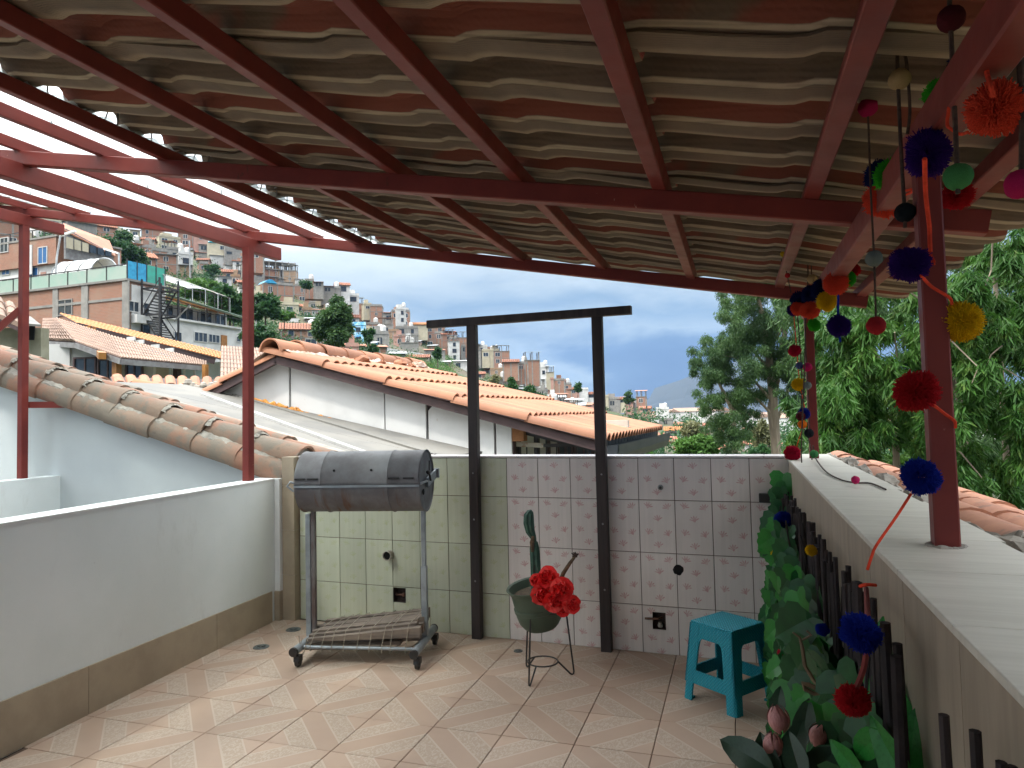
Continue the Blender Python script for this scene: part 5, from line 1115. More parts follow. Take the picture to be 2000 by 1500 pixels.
# =================================================================== VERANDAH HOUSE and orange roof behind it (left middle distance)
vh = thing('verandah_house', 'white house with old brown hipped tile roof and timber verandah posts', 'house')
E0, E1, E2, E3 = at(84, 664, 27), at(148, 668, 24), at(236, 699, 22.5), at(404, 714, 27)
T0, T1, T2 = at(84, 622, 31), at(108, 621, 30.5), at(404, 706, 33)
arr_tiles('roof_tiles', E0, E1, T1, T0, 12, 7, M_tileb, vh); arr_tiles('roof_tiles', E1, E2, at(215, 655, 29.5), T1, 20, 8, M_tileb, vh); arr_tiles('roof_tiles', E2, E3, T2, at(215, 655, 29.5), 34, 6, M_tileb, vh)
M_grayb = mat('grey_fascia', (.20, .20, .20), (.14, .13, .13), rough=.7, sc=3)
for a, c_ in ((E0, E1), (E1, E2), (E2, E3)): MB().bar(a-Vector((0, 0, .12)), c_-Vector((0, 0, .12)), .06, .18).build('fascia', M_grayb, vh)
M_timber = mat('varnished_timber', (.34, .15, .035), (.25, .10, .025), rough=.5, sc=3)
MB().bar(at(150, 675, 24.3), at(236, 703, 22.9), .1, .12).build('eave_beam', M_timber, vh); MB().bar(at(196, 691, 23.3), at(200, 695, 22.6), .22, .22).build('rafter_end', M_timber, vh)
def pxwall(name, l, m, par, th=.15): return MB().slab([at(*p) for p in l], th).build(name, m, par)
pxwall('wall', [(40, 780, 25.6), (136, 780, 25.2), (136, 672, 25.2), (40, 672, 25.6)], M_wfar, vh)
pxwall('wall', [(136, 780, 25.3), (300, 780, 25.0), (300, 700, 25.0), (136, 672, 25.3)], M_wfar, vh)
for a, b_, t_, bo in ((143, 182, 700, 740), (190, 224, 704, 742), (246, 272, 708, 742)):
    c0, c1 = at(a, t_, 24.6), at(b_, t_, 24.6); cb_ = at((a+b_)/2, (t_+bo)/2, 24.6); rt = (c1-c0); rt.z = 0; window(vh, cb_+Vector((0, .1, 0)), rt.normalized(), (c1-c0).length, (bo-t_)*24.6/F, M_purple, 2)
for x, w_, m in ((228, .2, M_timber), (290, .16, M_purple), (346, .2, M_purple), (401, .16, M_timber)):
    p = at(x, 704 if x < 300 else 712, 23 if x < 250 else 26); MB().box((p.x-w_/2, p.y-w_/2, -1.5), (p.x+w_/2, p.y+w_/2, p.z)).build('verandah_post', m, vh)
pxwall('wall', [(272, 780, 28), (330, 780, 28.5), (330, 706, 28.5), (272, 706, 28)], M_cream, vh)
gw2 = pxwall('glass_screen', [(296, 760, 30), (398, 760, 31), (398, 718, 31), (296, 714, 30)], mat('pale_glass', (.35, .45, .48), (.5, .58, .6), rough=.2, sc=.6), vh, .05)
for x in (320, 336, 360, 380): p = at(x, 715, 29.6); MB().box((p.x-.04, p.y-.03, 0), (p.x+.04, p.y+.03, p.z)).build('mullion', M_wfar, vh)
og = thing('orange_tile_roof', 'long bright orange tile roof with a dark open gap under its edge, above the old brown roof', 'roof')
arr_tiles('roof_tiles', at(152, 632, 33), at(486, 714, 36), at(486, 701, 40), at(116, 612, 37), 52, 5, M_tileo, og)
MB().bar(at(150, 636, 33), at(420, 706, 35.5), .2, .3).build('roof_truss', M_purple, og)
for x, y in ((168, 641), (178, 644), (255, 662), (272, 668), (302, 677), (330, 684)): p = at(x, y, 32.7); MB().box((p.x-.25, p.y, p.z-.08), (p.x+.25, p.y+.06, p.z+.1)).build('gap_board', M_wfar if x > 240 else M_timber, og)
pxwall('wall', [(404, 780, 37), (446, 780, 37), (446, 706, 37), (404, 708, 37)], M_wfar, og); pxwall('wall', [(446, 780, 37), (490, 780, 37.5), (490, 716, 37.5), (446, 712, 37)], M_brick, og)
rt2 = thing('brown_tile_roof', 'weathered pinkish tile roof behind the left red post beside the gable ridge', 'roof')
arr_tiles('roof_tiles', at(430, 738, 22), at(560, 745, 22), at(532, 682, 30), at(432, 676, 30), 18, 8, M_tileb, rt2)
lr = thing('low_tile_ridge', 'short low orange tile ridge below the verandah house', 'roof tiles')
arr_tiles('roof_tiles', at(222, 752, 13), at(438, 760, 14), at(440, 742, 15), at(215, 736, 14), 9, 1, M_orange, lr)
b = MB(); b.tube([at(262, 752, 9.5), at(338, 765, 9.5)], .09, 14); b.build('ridge_tile', M_orange, lr, smooth=True)
rgm = random.Random(3); b = MB()
for k in range(16): b.ball(at(rgm.uniform(340, 432), rgm.uniform(748, 764), 11), rgm.uniform(.04, .08), 6, 4)
b.build('rubble', M_mortar, lr)
gl = thing('grey_shed', 'small greenish grey shed with tin roof and dark opening at the far left', 'shed')
pxwall('wall', [(-60, 760, 17), (80, 760, 17), (80, 640, 17), (-60, 640, 17)], mat('mossy_wall', (.20, .19, .13), (.28, .27, .2), rough=.95, sc=2), gl, .3)
pxwall('opening', [(56, 664, 16.9), (66, 664, 16.9), (68, 636, 16.9), (57, 636, 16.9)], M_hole, gl, .02)
pxwall('roof_sheet', [(-60, 622, 16), (80, 634, 16), (60, 618, 18), (-60, 600, 18)], M_sheet, gl, .05)
arr_tiles('roof_tiles', at(-60, 600, 12), at(38, 640, 12), at(30, 600, 14), at(-60, 560, 14), 4, 3, M_tileb, gl)
# =================================================================== BRICK BUILDING, rooftop fence, balcony, spiral stair
YB = 48.; cnr = ony(248, 548, YB); X1 = cnr.x; X0 = ony(-40, 560, YB).x; ZT = cnr.z
def fr_(x, y): return ony(x, y, YB)
def rt_(x, y): return onp(x, y, (X1, 0, 0), (1, 0, 0))
bb = thing('brick_building', 'two storey raw brick building with concrete frame and a translucent fence on its roof', 'building')
YE2 = rt_(322, 590).y; print('brick bld', X0, X1, YE2, ZT)
MB().box((X0, YB, -9), (X1, YE2, ZT)).build('brick_wall', M_brick, bb)
for x in (168, 248+0): p = fr_(x, 600); MB().box((p.x-.5, YB-.12, -9), (p.x+.35, YB-.002, ZT+.05)).build('concrete_column', M_conc, bb)
p = fr_(110, 600); MB().box((p.x-.4, YB-.1, -9), (p.x+.3, YB-.002, ZT+.05)).build('concrete_column', M_conc, bb)
zb_ = fr_(240, 583).z; MB().box((X0, YB-.08, zb_-.12), (X1, YB-.003, zb_+.12)).build('concrete_beam', M_conc, bb)
MB().box((X0-.1, YB-.2, ZT), (X1+.2, YE2, ZT+.2)).build('roof_slab', M_conc, bb)
p, r_ = fr_(115, 588), fr_(141, 613); window(bb, ((p.x+r_.x)/2, YB, (p.z+r_.z)/2), (1, 0, 0), abs(r_.x-p.x), abs(p.z-r_.z), M_conc, 2)
MB().box((X1-.05, YB+.4, -9), (X1+.12, YE2, ZT-.3)).build('white_side_wall', M_wfar, bb)
for (a, b_, t_, bo, s) in ((250, 268, 588, 610, 2), (278, 288, 592, 622, 1), (277, 290, 634, 655, 1)):
    c0, c1 = rt_(a, t_), rt_(b_, bo); window(bb, (X1+.12, (c0.y+c1.y)/2, (c0.z+c1.z)/2), (0, 1, 0), abs(c1.y-c0.y), abs(c0.z-c1.z), M_wfar, s)
c0, c1 = rt_(247, 614), rt_(284, 640); MB().box((X1+.12, YB+.3, c1.z+.25), (X1+.9, c1.y, c0.z)).build('balcony', M_wfar, bb)
h = 1.25
fp = MB(); 
for k in range(8):
    xa = X0+(X1-X0)*k/8; xb = X0+(X1-X0)*(k+1)/8; MB().box((xa+.05, YB-.02, ZT+.25), (xb-.05, YB+.0, ZT+h+.2)).build('fence_panel', M_gpanel, bb); MB().box((xa-.05, YB-.06, ZT+.2), (xa+.05, YB+.04, ZT+h+.35)).build('fence_post', M_black, bb)
MB().box((X0, YB-.06, ZT+h+.25), (X1, YB+.03, ZT+h+.35)).build('fence_rail', M_black, bb)
c0 = rt_(277, 500).y; c2 = rt_(308, 520).y
for (ya, yb_, m) in ((YB, YB+(YE2-YB)*.5, M_tarpb), (YB+(YE2-YB)*.5, YE2, M_dgreen)): MB().box((X1+.0, ya+.05, ZT+.2), (X1+.03, yb_-.05, ZT+1.9)).build('side_panel', m, bb)
for k in range(5): y_ = YB+(YE2-YB)*k/4; MB().box((X1-.02, y_-.05, ZT+.2), (X1+.06, y_+.05, ZT+2.1)).build('fence_post', M_black, bb)
# white stepped house beyond, on the same frontage line
wh = thing('white_terrace_house', 'white three storey house with railed terraces and an orange edged canopy', 'house')
ya, yb_ = YE2+.05, rt_(472, 700).y; z1, z2, z3 = rt_(400, 634).z, rt_(400, 600).z, rt_(380, 560).z
MB().box((X1-8, ya, -9), (X1+.1, yb_, z1)).build('lower_wall', M_wfar, wh)
MB().box((X1-8, ya+.2, z1+.02), (X1-1.6, yb_-.5, z2)).build('upper_wall', M_wfar, wh)
MB().box((X1-1.6, ya, z1), (X1+.4, yb_-.3, z1+.2)).build('terrace_slab', M_wfar, wh)
MB().slab([(X1+.4, ya-.2, z2+.3), (X1+.4, yb_-1.5, z2-.3), (X1-2, yb_-1.5, z2+.1), (X1-2, ya-.2, z2+.8)], .12).build('canopy', M_tileo, wh)
for k in range(9):
    y_ = ya+(yb_-ya-.4)*k/8; MB().box((X1+.3, y_-.04, z1+.2), (X1+.38, y_+.04, z2-.1 if k % 2 == 0 else z1+1.2)).build('terrace_post', M_black, wh)
MB().box((X1+.3, ya, z1+1.1), (X1+.36, yb_-.4, z1+1.18)).build('handrail', M_black, wh)
for (a, b_, t_, bo, s) in ((378, 402, 649, 668, 3), (406, 426, 653, 670, 3), (338, 352, 648, 668, 2), (460, 468, 658, 668, 1)):
    c0, c1 = rt_(a, t_), rt_(b_, bo); window(wh, (X1+.1, (c0.y+c1.y)/2, (c0.z+c1.z)/2), (0, 1, 0), abs(c1.y-c0.y), abs(c0.z-c1.z), M_wfar, s)
for f_ in (.15, .4, .65, .85): window(wh, (X1-1.6, ya+(yb_-ya)*f_, (z1+z2)/2), (0, 1, 0), 1.6, 1.5, M_wfar, 2)
MB().box((X1+.02, rt_(430, 680).y, -6), (X1+.2, rt_(441, 680).y, rt_(435, 655).z)).build('door', M_timber, wh)
# arched translucent roof on thin frames
zz = z2+.6; n = 10
for k in range(2): 
    vs = []; y0_, y1_ = ya+.5, yb_-.5
b = MB(); vs = []
for y_, dz in ((ya-.3, 1.9), (yb_-2, .9)):
    for i in range(n+1): a = math.pi*i/n*.5; vs.append((X1+.2-6*(i/n), y_, zz+dz+1.6*math.sin(a)))
b.add(vs, [(i, i+1, n+2+i, n+1+i) for i in range(n)]); o = b.build('arched_roof', M_trans, wh)
for k in range(6):
    y_ = ya-.3+(yb_-1.7-ya)*k/5; dz = 1.9-k/5*1.0; b = MB(); b.tube([(X1+.2-6*(i/n), y_, zz+dz+1.6*math.sin(math.pi*i/n*.5)-.05) for i in range(n+1)], .05, 5); b.tube([(X1+.2, y_, z2-.5), (X1+.2, y_, zz+dz)], .04, 5); b.build('roof_frame', M_zincf, wh)
for k in range(9): y_ = ya+.3+(yb_-2.5-ya)*k/8; MB().box((X1+.15, y_-.03, z2+.1), (X1+.2, y_+.03, z2+1.6)).build('baluster', M_black, wh)
MB().box((X1+.14, ya, z2+1.5), (X1+.2, yb_-2, z2+1.58)).build('handrail', M_black, wh)
MB().slab([(X1+1.2, ya-.4, zz-.2), (X1+1.2, yb_-.2, zz-1.2), (X1+.5, yb_-.2, zz-1.2), (X1+.5, ya-.4, zz-.2)], .05).build('awning', M_gpanel, wh)
# spiral stair
P = rt_(310, 650); sx, sy = X1+1.5, P.y-1.2; zs0, zs1 = rt_(310, 685).z-2, rt_(310, 572).z
ss_ = thing('spiral_staircase', 'black metal staircase tower rising between the brick building and white house', 'staircase', (sx, sy, zs0))
H_ = zs1-zs0
for dx in (-1.1, 1.1):
    for dy in (-1.1, 1.1): MB().box((dx-.07, dy-.07, -4), (dx+.07, dy+.07, H_+.9)).build('stair_post', M_black, ss_)
n = 30
for k in range(n):
    t = k/n; lvl = int(t*3); u_ = t*3-lvl; x = -1+2*u_ if lvl % 2 == 0 else 1-2*u_; MB().box((x-.16, -.95, H_*t-.03), (x+.16, .95, H_*t+.03)).build('stair_tread', M_black, ss_)
for k in range(3):
    za, zb2 = H_*k/3, H_*(k+1)/3; s = 1 if k % 2 == 0 else -1
    for yy in (-1, 1): MB().bar((-s*1.05, yy, za+.9), (s*1.05, yy, zb2+.9), .05, .05).build('handrail', M_black, ss_); MB().bar((-s*1.05, yy, za), (s*1.05, yy, zb2), .05, .18).build('stringer', M_black, ss_)
for z in (H_/3, H_*2/3, H_): 
    for a, c_ in (((-1.1, -1.1), (1.1, -1.1)), ((1.1, -1.1), (1.1, 1.1)), ((-1.1, 1.1), (1.1, 1.1)), ((-1.1, -1.1), (-1.1, 1.1))): MB().bar((*a, z), (*c_, z), .1, .16).build('frame_beam', M_black, ss_)
MB().bar((1.2, .5, H_*.6), (2.2, 1.5, H_*.82), .12, .12).build('flue_pipe', M_sheet, ss_)
# =================================================================== HILLSIDE TERRAIN
SKU = [0, 19, 49, 78, 100, 135, 173, 202, 300, 420]; SKZ = [-9, -6, -3, 6, 13, 31, 45, 58, 100, 120]
def lerp_t(xs, zs, x):
    if x <= xs[0]: return zs[0]
    for a, b_, c_, d_ in zip(xs, xs[1:], zs, zs[1:]):
        if x < b_: return c_+(d_-c_)*(x-a)/(b_-a)
    return zs[-1]
def TER(x, y):
    u = -x; A = .42*(u-25)-9.5 if u > 25 else -9.5
    A = min(A, 115); Sx = lerp_t(SKU, SKZ, u); k = sm(140, 265, y); z = A*(1-k)+Sx*k
    f = sm(285, 430, y+u*.25); z = z*(1-f)+(-12-2*sm(400, 1500, y))*f
    if x > 0: z -= 6*sm(0, 60, x)*(1-sm(200, 600, y))
    return z
def onhill(px, py):
    r = ray(px, py); d = 30.; best = (1e9, None, 0)
    while d < 1500:
        p = CAM+r*d; g = p.z-TER(p.x, p.y)
        if g < 0: return p, d
        if d > 60 and g < best[0]: best = (g, p, d)
        d *= 1.012
    return best[1], best[2]
q = MT('hillside_earth_and_grass', rough=.95); q.geo(); c = q.mix(q.noise(.06, 6, .65).ss(.4, .6), (.045, .065, .022), (.095, .07, .045)); c = q.mix(q.noise(.5, 5, .7).ss(.5, .65)*.7, c, (.04, .06, .02)); q.col(c); q.bump(q.noise(1.2, 5), .6, .3); M_hill = q.m
xs = np.concatenate([np.arange(-520, 60, 10), np.arange(60, 400, 40), np.arange(400, 2400, 250)]); ysg = np.concatenate([np.arange(14, 460, 9), np.arange(460, 2700, 130)])
V_ = [(x, y, TER(x, y)+(1.2*math.sin(x*.11+y*.05)*math.cos(y*.09) if -400 < x < -30 else 0)) for x in xs for y in ysg]; ny_ = len(ysg)
F_ = [(i*ny_+j, (i+1)*ny_+j, (i+1)*ny_+j+1, i*ny_+j+1) for i in range(len(xs)-1) for j in range(ny_-1)]
tag(ob('hillside', fastmesh('hillside', V_, F_, M_hill, smooth=True)), kind='structure')
MB().slab([(-3200, 13, -14.5), (3200, 13, -14.5), (3200, 3150, -14.5), (-3200, 3150, -14.5)], .5).build('ground', M_hill, kind='structure')
MB().slab([(-400, -60, -12.2), (400, -60, -12.2), (400, 14, -12.2), (-400, 14, -12.2)], .5).build('ground_near', M_hill, kind='structure')
# distant mountain
q = mat('far_mountain', (.018, .028, .036), (.026, .036, .042), rough=1, sc=.005, geo=True); vs = []; n = 60
def mz(t): return 60+420*math.exp(-((t-.44)/.13)**2)+90*math.sin(t*19)+50*math.sin(t*41+1)
for i in range(n+1):
    t = i/n; x = -1300+3000*t
    for (yy, k) in ((2150, 0), (2400, .45), (2650, 1), (3050, .6)): vs.append((x*(yy/2400)+25*math.sin(i*2.3+yy), yy, -16+k*mz(t)*.40))
b = MB(); b.add(vs, [(i*4+j, i*4+4+j, i*4+5+j, i*4+j+1) for i in range(n) for j in range(3)]); b.build('mountain', q, kind='structure')
# =================================================================== HOUSES
WALL = {'b': ('brick', M_brick), 'w': ('white', M_wfar), 'c': ('cream', M_cfar), 'p': ('pink', M_pfar), 'g': ('bare concrete', M_conc), 'a': ('brown adobe', M_adobe), 'u': ('blue and white', M_blue)}
ROOF = {'f': 'flat roof', 't': 'tiled gable roof', 'm': 'sloping tin roof', 'o': 'bright orange tile roof', 's': 'unfinished rooftop columns', 'k': 'rooftop water tank', 'y': 'turquoise tarpaulin roof', 'z': 'blue arched tarpaulin roof'}
# px centre, py base, width px, height px, wall, roof, yaw (deg, 0 = faces the camera)
HL_ = """25 482 56 50 b f 20|92 462 46 34 w m 25|160 470 56 38 g m 28|208 466 40 34 b t 20|298 472 44 26 b m 15|332 492 46 30 c f 30|362 480 30 26 b f 10|392 482 30 26 p f 10|345 512 42 26 g f 20|398 506 34 18 c t 15|425 492 44 18 c y 5
432 516 46 18 w m 10|456 500 36 22 g f 20|474 524 42 20 w t 15|288 542 40 58 b t 30|324 534 46 40 b m 15|362 538 26 22 a m 10|398 530 18 16 b f 20|446 548 34 24 p t 10|498 508 36 42 b f 20|452 530 26 14 w m 25|420 536 20 14 g m 0
497 556 44 46 g s 25|532 566 46 34 b f 25|556 560 24 16 g m 20|528 596 34 44 b z 30|556 596 40 42 b f 30|590 592 34 36 b k 25|612 590 26 20 a f 20|566 612 40 18 c f 15|585 612 24 20 w t 25|600 622 22 18 a f 15|630 592 30 26 b f 20|612 604 18 14 g f 0|614 618 26 14 w m 20
640 572 26 14 g m 15|655 580 24 18 g f 20|670 572 30 22 w t 25|644 600 26 22 b t 15|668 606 26 20 c f 15|690 592 26 16 w f 20|604 560 20 12 b f 10|622 560 20 10 g m 10
588 676 86 48 b t 10|698 606 24 14 b s 15|718 606 18 12 c f 20|700 626 26 22 b f 20|730 628 44 32 b m 30|726 640 30 12 g m 15|783 640 42 34 b f 20|786 632 30 30 w k 30|818 646 40 18 c o 15|752 656 36 24 g s 15|700 672 34 40 u f 15|722 684 18 14 u m 0
742 680 40 30 g f 20|735 700 46 24 b m 20|770 704 48 14 g m 15|795 668 50 30 g f 18|800 690 40 22 g s 15|812 708 56 14 c t 10|780 676 26 20 p f 10|850 678 46 44 b f 20|830 672 26 26 b t 20|850 708 44 26 g m 15|878 690 34 46 b t 20|888 704 24 40 w s 20|905 680 30 22 b s 15|906 706 30 28 b f 10
905 722 46 18 w m 15|940 716 30 42 w f 20|957 722 34 38 b f 20|980 712 36 28 b s 20|928 702 26 20 g s 10|998 718 34 16 b t 15|965 734 28 18 w t 20|1010 736 22 20 w t 15|1018 724 30 14 b f 10|1040 728 34 26 b s 20|1062 738 24 22 w k 20|1075 742 18 16 c s 20|1030 746 26 14 w f 10|1050 752 30 12 g m 10|1072 756 22 16 p f 10|992 748 20 12 w m 10
935 740 30 14 p t 15|1092 752 24 10 b f 10|1105 762 26 12 b f 15|1120 770 26 14 p t 10|1098 774 24 12 w f 20|1140 772 20 12 w f 10|1155 778 18 12 w t 10|1132 784 26 12 b t 10|1165 790 26 12 b t 10|1180 786 20 12 c f 10|1080 768 22 10 g m 10
1196 796 34 18 g f 15|1212 788 22 12 c t 10|1228 792 20 10 p t 10|1233 804 24 18 w f 15|1252 790 22 16 b s 10|1260 806 24 12 p t 10|1270 816 34 12 w t 15|1294 812 28 14 w f 5|1316 818 26 10 w f 5|1336 812 24 9 c t 5|1350 826 22 10 w t 10|1300 830 28 10 g f 5|1330 836 30 9 c t 10
1276 890 48 46 w t 20|1315 856 36 22 w o 15|1312 880 28 26 c t 20|1350 850 28 14 c t 5|1240 890 40 24 c t 10|1340 895 40 24 c t 15|1370 862 30 14 w t 10|1385 838 26 10 c t 5|1405 850 26 12 w t 10|1425 832 22 9 w t 5|1440 862 30 16 w t 15|1432 884 34 20 c t 10|1462 848 26 10 c t 5|1470 880 34 18 w t 12|1490 862 26 12 c t 5|1512 884 30 16 w t 8|1525 862 22 10 w t 5|1400 890 32 16 w t 12
1610 880 30 14 w t 5|1640 870 26 10 c t 5|1665 885 34 14 w t 10|1700 878 28 10 c t 5|1735 892 34 14 w t 10|1590 862 22 8 w t 5|1548 868 26 10 c t 5""".replace('\n', '|').split('|')
HS = []
for s in HL_: a = s.split(); HS.append((float(a[0]), float(a[1]), float(a[2]), float(a[3]), a[4], a[5], float(a[6])))
tank = MB(); tank.lathe([(.02, 2.4), (.35, 2.3), (.75, 2.0), (.8, 1.9), (.8, .7), (.75, .62), (.02, .6)], 12); tank.box((-.6, -.6, 0), (-.5, -.5, .62)); tank.box((.5, -.6, 0), (.6, -.5, .62)); tank.box((-.6, .5, 0), (-.5, .6, .62)); tank.box((.5, .5, 0), (.6, .6, .62)); TANK = tank.mesh('water_tank', M_wfar)
rg = random.Random(77); used = {}
def house(px, py, w_, h_, wk, rk_, yaw, idx):
    p, d = onhill(px, py); W = w_*d/F*.86; H = h_*d/F; D = max(4., min(9., W*.8)); small = w_ < 16
    yaw_ = math.radians(yaw+rg.uniform(-5, 5))-math.atan2(-p.x, p.y)*-1*0
    fa = math.atan2(p.x, p.y); rz = -fa+yaw_-math.radians(12)
    fl_n = max(1, int(round(H/3.1))); name = {'b': 'brick_house', 'w': 'white_house', 'c': 'cream_house', 'p': 'pink_house', 'g': 'concrete_house', 'a': 'adobe_house', 'u': 'blue_house'}[wk]
    wn, wm = WALL[wk]; t = thing(name, 'x', 'house', (p.x, p.y, p.z), rz, 'houses spread over the hillside and valley')
    rh = 0
    pitched = rk_ in 'to'; wallH = H*(.68 if pitched and fl_n < 3 else (.8 if pitched else .93))
    MB().box((-W/2, 0, -4), (W/2, D, wallH)).build('wall', wm, t)
    if wk in 'bga':
        b = MB(); fh = wallH/fl_n
        for k in range(1, fl_n+1): b.box((-W/2-.06, -.06, fh*k-.14), (W/2+.06, D, fh*k+.10 if k == fl_n else fh*k+.06))
        for x in (-W/2, 0, W/2): b.box((x-.17, -.05, -4), (x+.17, .1, wallH))
        for y in (D,): b.box((W/2-.1, y-.17, -4), (W/2+.05, y+.17, wallH))
        b.build('concrete_frame', M_conc, t)
    # windows: front and the right hand side
    fh = wallH/fl_n; nw = max(1, int(W/3.2)); fm = M_wfar if wk in 'bpca' else (M_black if wk in 'g' else M_purple)
    for k in range(fl_n):
        zc = fh*(k+.52); hh = min(1.5, fh*.5)
        for j in range(nw):
            if rg.random() < .2: continue
            x = -W/2+W*(j+.5)/nw; ww = min(W/nw*.55, rg.choice((1.0, 1.4, 1.8))); window(t, (x, 0, zc), (1, 0, 0), max(.5, round(ww*2)/2), max(.5, round(hh*2)/2), fm, 2 if ww > 1 else 1)
        if D > 4.5 and rg.random() < .7: window(t, (W/2, D*.45, zc), (0, 1, 0), 1.0, max(.5, round(hh*2)/2), fm, 1)
    if rk_ == 't' or rk_ == 'o':
        m = M_tilef if rk_ == 't' else M_tileo; e = .45; rise = min(H-wallH, D*.35); rise = max(rise, .9)
        nc = max(6, int(W/.45)) if w_ > 22 else max(5, int(W/.9)); nr = 5
        A_, B_ = Vector((-W/2-e, -e, wallH-.1)), Vector((W/2+e, -e, wallH-.1)); C_, D_ = Vector((W/2+e, D/2, wallH+rise)), Vector((-W/2-e, D/2, wallH+rise))
        rf_ = arr_tiles('roof', A_, B_, C_, D_, nc, nr, m, t, kind='stuff'); A2, B2 = Vector((-W/2-e, D+e, wallH-.1)), Vector((W/2+e, D+e, wallH-.1))
        MB().slab([D_, C_, B2, A2], .08).build('back_roof', m, t)
        for s in (-1, 1): MB().slab([(s*(W/2-.02), 0, wallH-.01), (s*(W/2-.02), D, wallH-.01), (s*(W/2-.02), D/2, wallH+rise-.12)], .05).build('gable', wm, t)
    elif rk_ == 'm': MB().slab([(-W/2-.4, -.6, wallH+.05), (W/2+.4, -.6, wallH+.05), (W/2+.4, D+.3, wallH+.9), (-W/2-.4, D+.3, wallH+.9)], .07).build('roof', rg.choice((M_zincf, M_zincf, M_tilef)), t); MB().box((-W/2+.05, D-.2, wallH), (W/2-.05, D, wallH+.75)).build('back_wall', wm, t)
    elif rk_ == 's':
        MB().box((-W/2-.15, -.2, wallH), (W/2+.15, D, wallH+.2)).build('roof_slab', M_conc, t)
        for x in (-W/2+.2, 0, W/2-.2):
            for y in (.2, D-.2): MB().box((x-.13, y-.13, wallH+.2), (x+.13, y+.13, wallH+2.5)).build('column', M_conc, t)
        MB().slab([(-W/2-.5, -.6, wallH+2.5), (W/2+.5, -.6, wallH+2.5), (W/2+.5, D+.2, wallH+2.9), (-W/2-.5, D+.2, wallH+2.9)], .06).build('roof', M_zincf if rg.random() < .6 else M_tilef, t)
    elif rk_ in 'yz':
        n = 10; m = M_tarpt if rk_ == 'y' else M_tarpb; b = MB(); vs = [(-W/2*.9+W*.9*i/n, y, wallH+.3+1.0*math.sin(math.pi*i/n)) for y in (-.3, D) for i in range(n+1)]; b.add(vs, [(i, i+1, n+2+i, n+1+i) for i in range(n)]); b.slab([v for v in vs[:n+1]], .05); b.build('tarpaulin', m, t)
    else:
        b = MB(); b.box((-W/2-.1, -.15, wallH), (W/2+.1, D, wallH+.15)); b.box((-W/2, -.05, wallH+.15), (W/2, .1, wallH+.8)); b.box((W/2-.15, 0, wallH+.15), (W/2, D, wallH+.8)); b.build('roof_parapet', wm if wk != 'b' else M_conc, t)
        if rg.random() < .5: MB().box((-W/4, D*.4, wallH+.15), (W/5, D*.9, wallH+2.3)).build('stair_head', wm, t)
    if rk_ == 'k' or (rk_ == 'f' and rg.random() < .3): ob('water_tank', TANK, t, Matrix.Translation((W*.22, D*.35, wallH+(.75 if rk_ == 'k' else .15))))
    return t, fl_n
rg2 = random.Random(19); nfill = 0
for _ in range(3000):
    if nfill >= 120: break
    x = rg2.uniform(250, 1185); sk = float(np.interp(x, [200, 430, 600, 700, 850, 1000, 1100, 1190], [455, 485, 565, 606, 655, 712, 760, 788])); y = sk+rg2.random()**1.1*(100 if x < 760 else 55)
    if 380 < x < 480 and y > 560 or 480 < x < 560 and y > 605 or 700 < x < 870 and y > 690 or x < 400 and y > 540: continue
    w = rg2.uniform(18, 32)*(1.1 if y > sk+40 else .9)
    if x > 1000: w *= .75
    if any(abs(x-a[0]) < (w+a[2])*.36 and abs(y-a[1]) < 9 for a in HS): continue
    HS.append((round(x), round(y), w, w*rg2.uniform(.55, .95), rg2.choice('bbbbwwcpaag'), rg2.choice('ftmffsm'), rg2.uniform(-5, 30))); nfill += 1
hs_objs = []
for i, a in enumerate(HS): t, n = house(*a, i); hs_objs.append((a, n, t))
def band(px, py):
    if px > 1188: return 'in the valley town beyond the tiled parapet' if px < 1400 else 'in the valley town seen under the trees'
    sky_ = np.interp(px, [0, 200, 430, 600, 700, 850, 1000, 1100, 1190], [440, 450, 470, 548, 592, 640, 700, 752, 782]); d = py-sky_
    return 'on the hill skyline' if d < 32 else ('on the middle of the hillside' if d < 75 else 'low on the hillside')
grp = {}
for a, n, t in hs_objs:
    st = {1: 'one storey', 2: 'two storey', 3: 'three storey', 4: 'four storey'}.get(n, 'tall'); k = (WALL[a[4]][0], ROOF[a[5]], st, band(a[0], a[1])); grp.setdefault(k, []).append((a[0], t))
ORD0 = ['leftmost', 'second from left', 'third from left', 'fourth from left', 'fifth from left', 'sixth from left', 'seventh from left', 'eighth from left', 'ninth from left', 'tenth from left', 'eleventh from left', 'twelfth from left', 'thirteenth from left', 'fourteenth from left', 'fifteenth from left']; ORD = ORD0
for k, l in grp.items():
    l.sort(key=lambda z: z[0]); assert len(l) <= 15
    for i, (x, t) in enumerate(l):
        kk = '%s %s house, %s, %s' % (k[2], k[0], k[1], k[3])
        t['label'] = kk if len(l) == 1 else kk.replace('on the middle of the hillside', 'mid hillside').replace('on the hill skyline', 'on skyline').replace('in the valley town beyond the tiled parapet', 'valley beyond parapet').replace('in the valley town seen under the trees', 'valley under the trees')+', '+ORD[min(i, 14)]
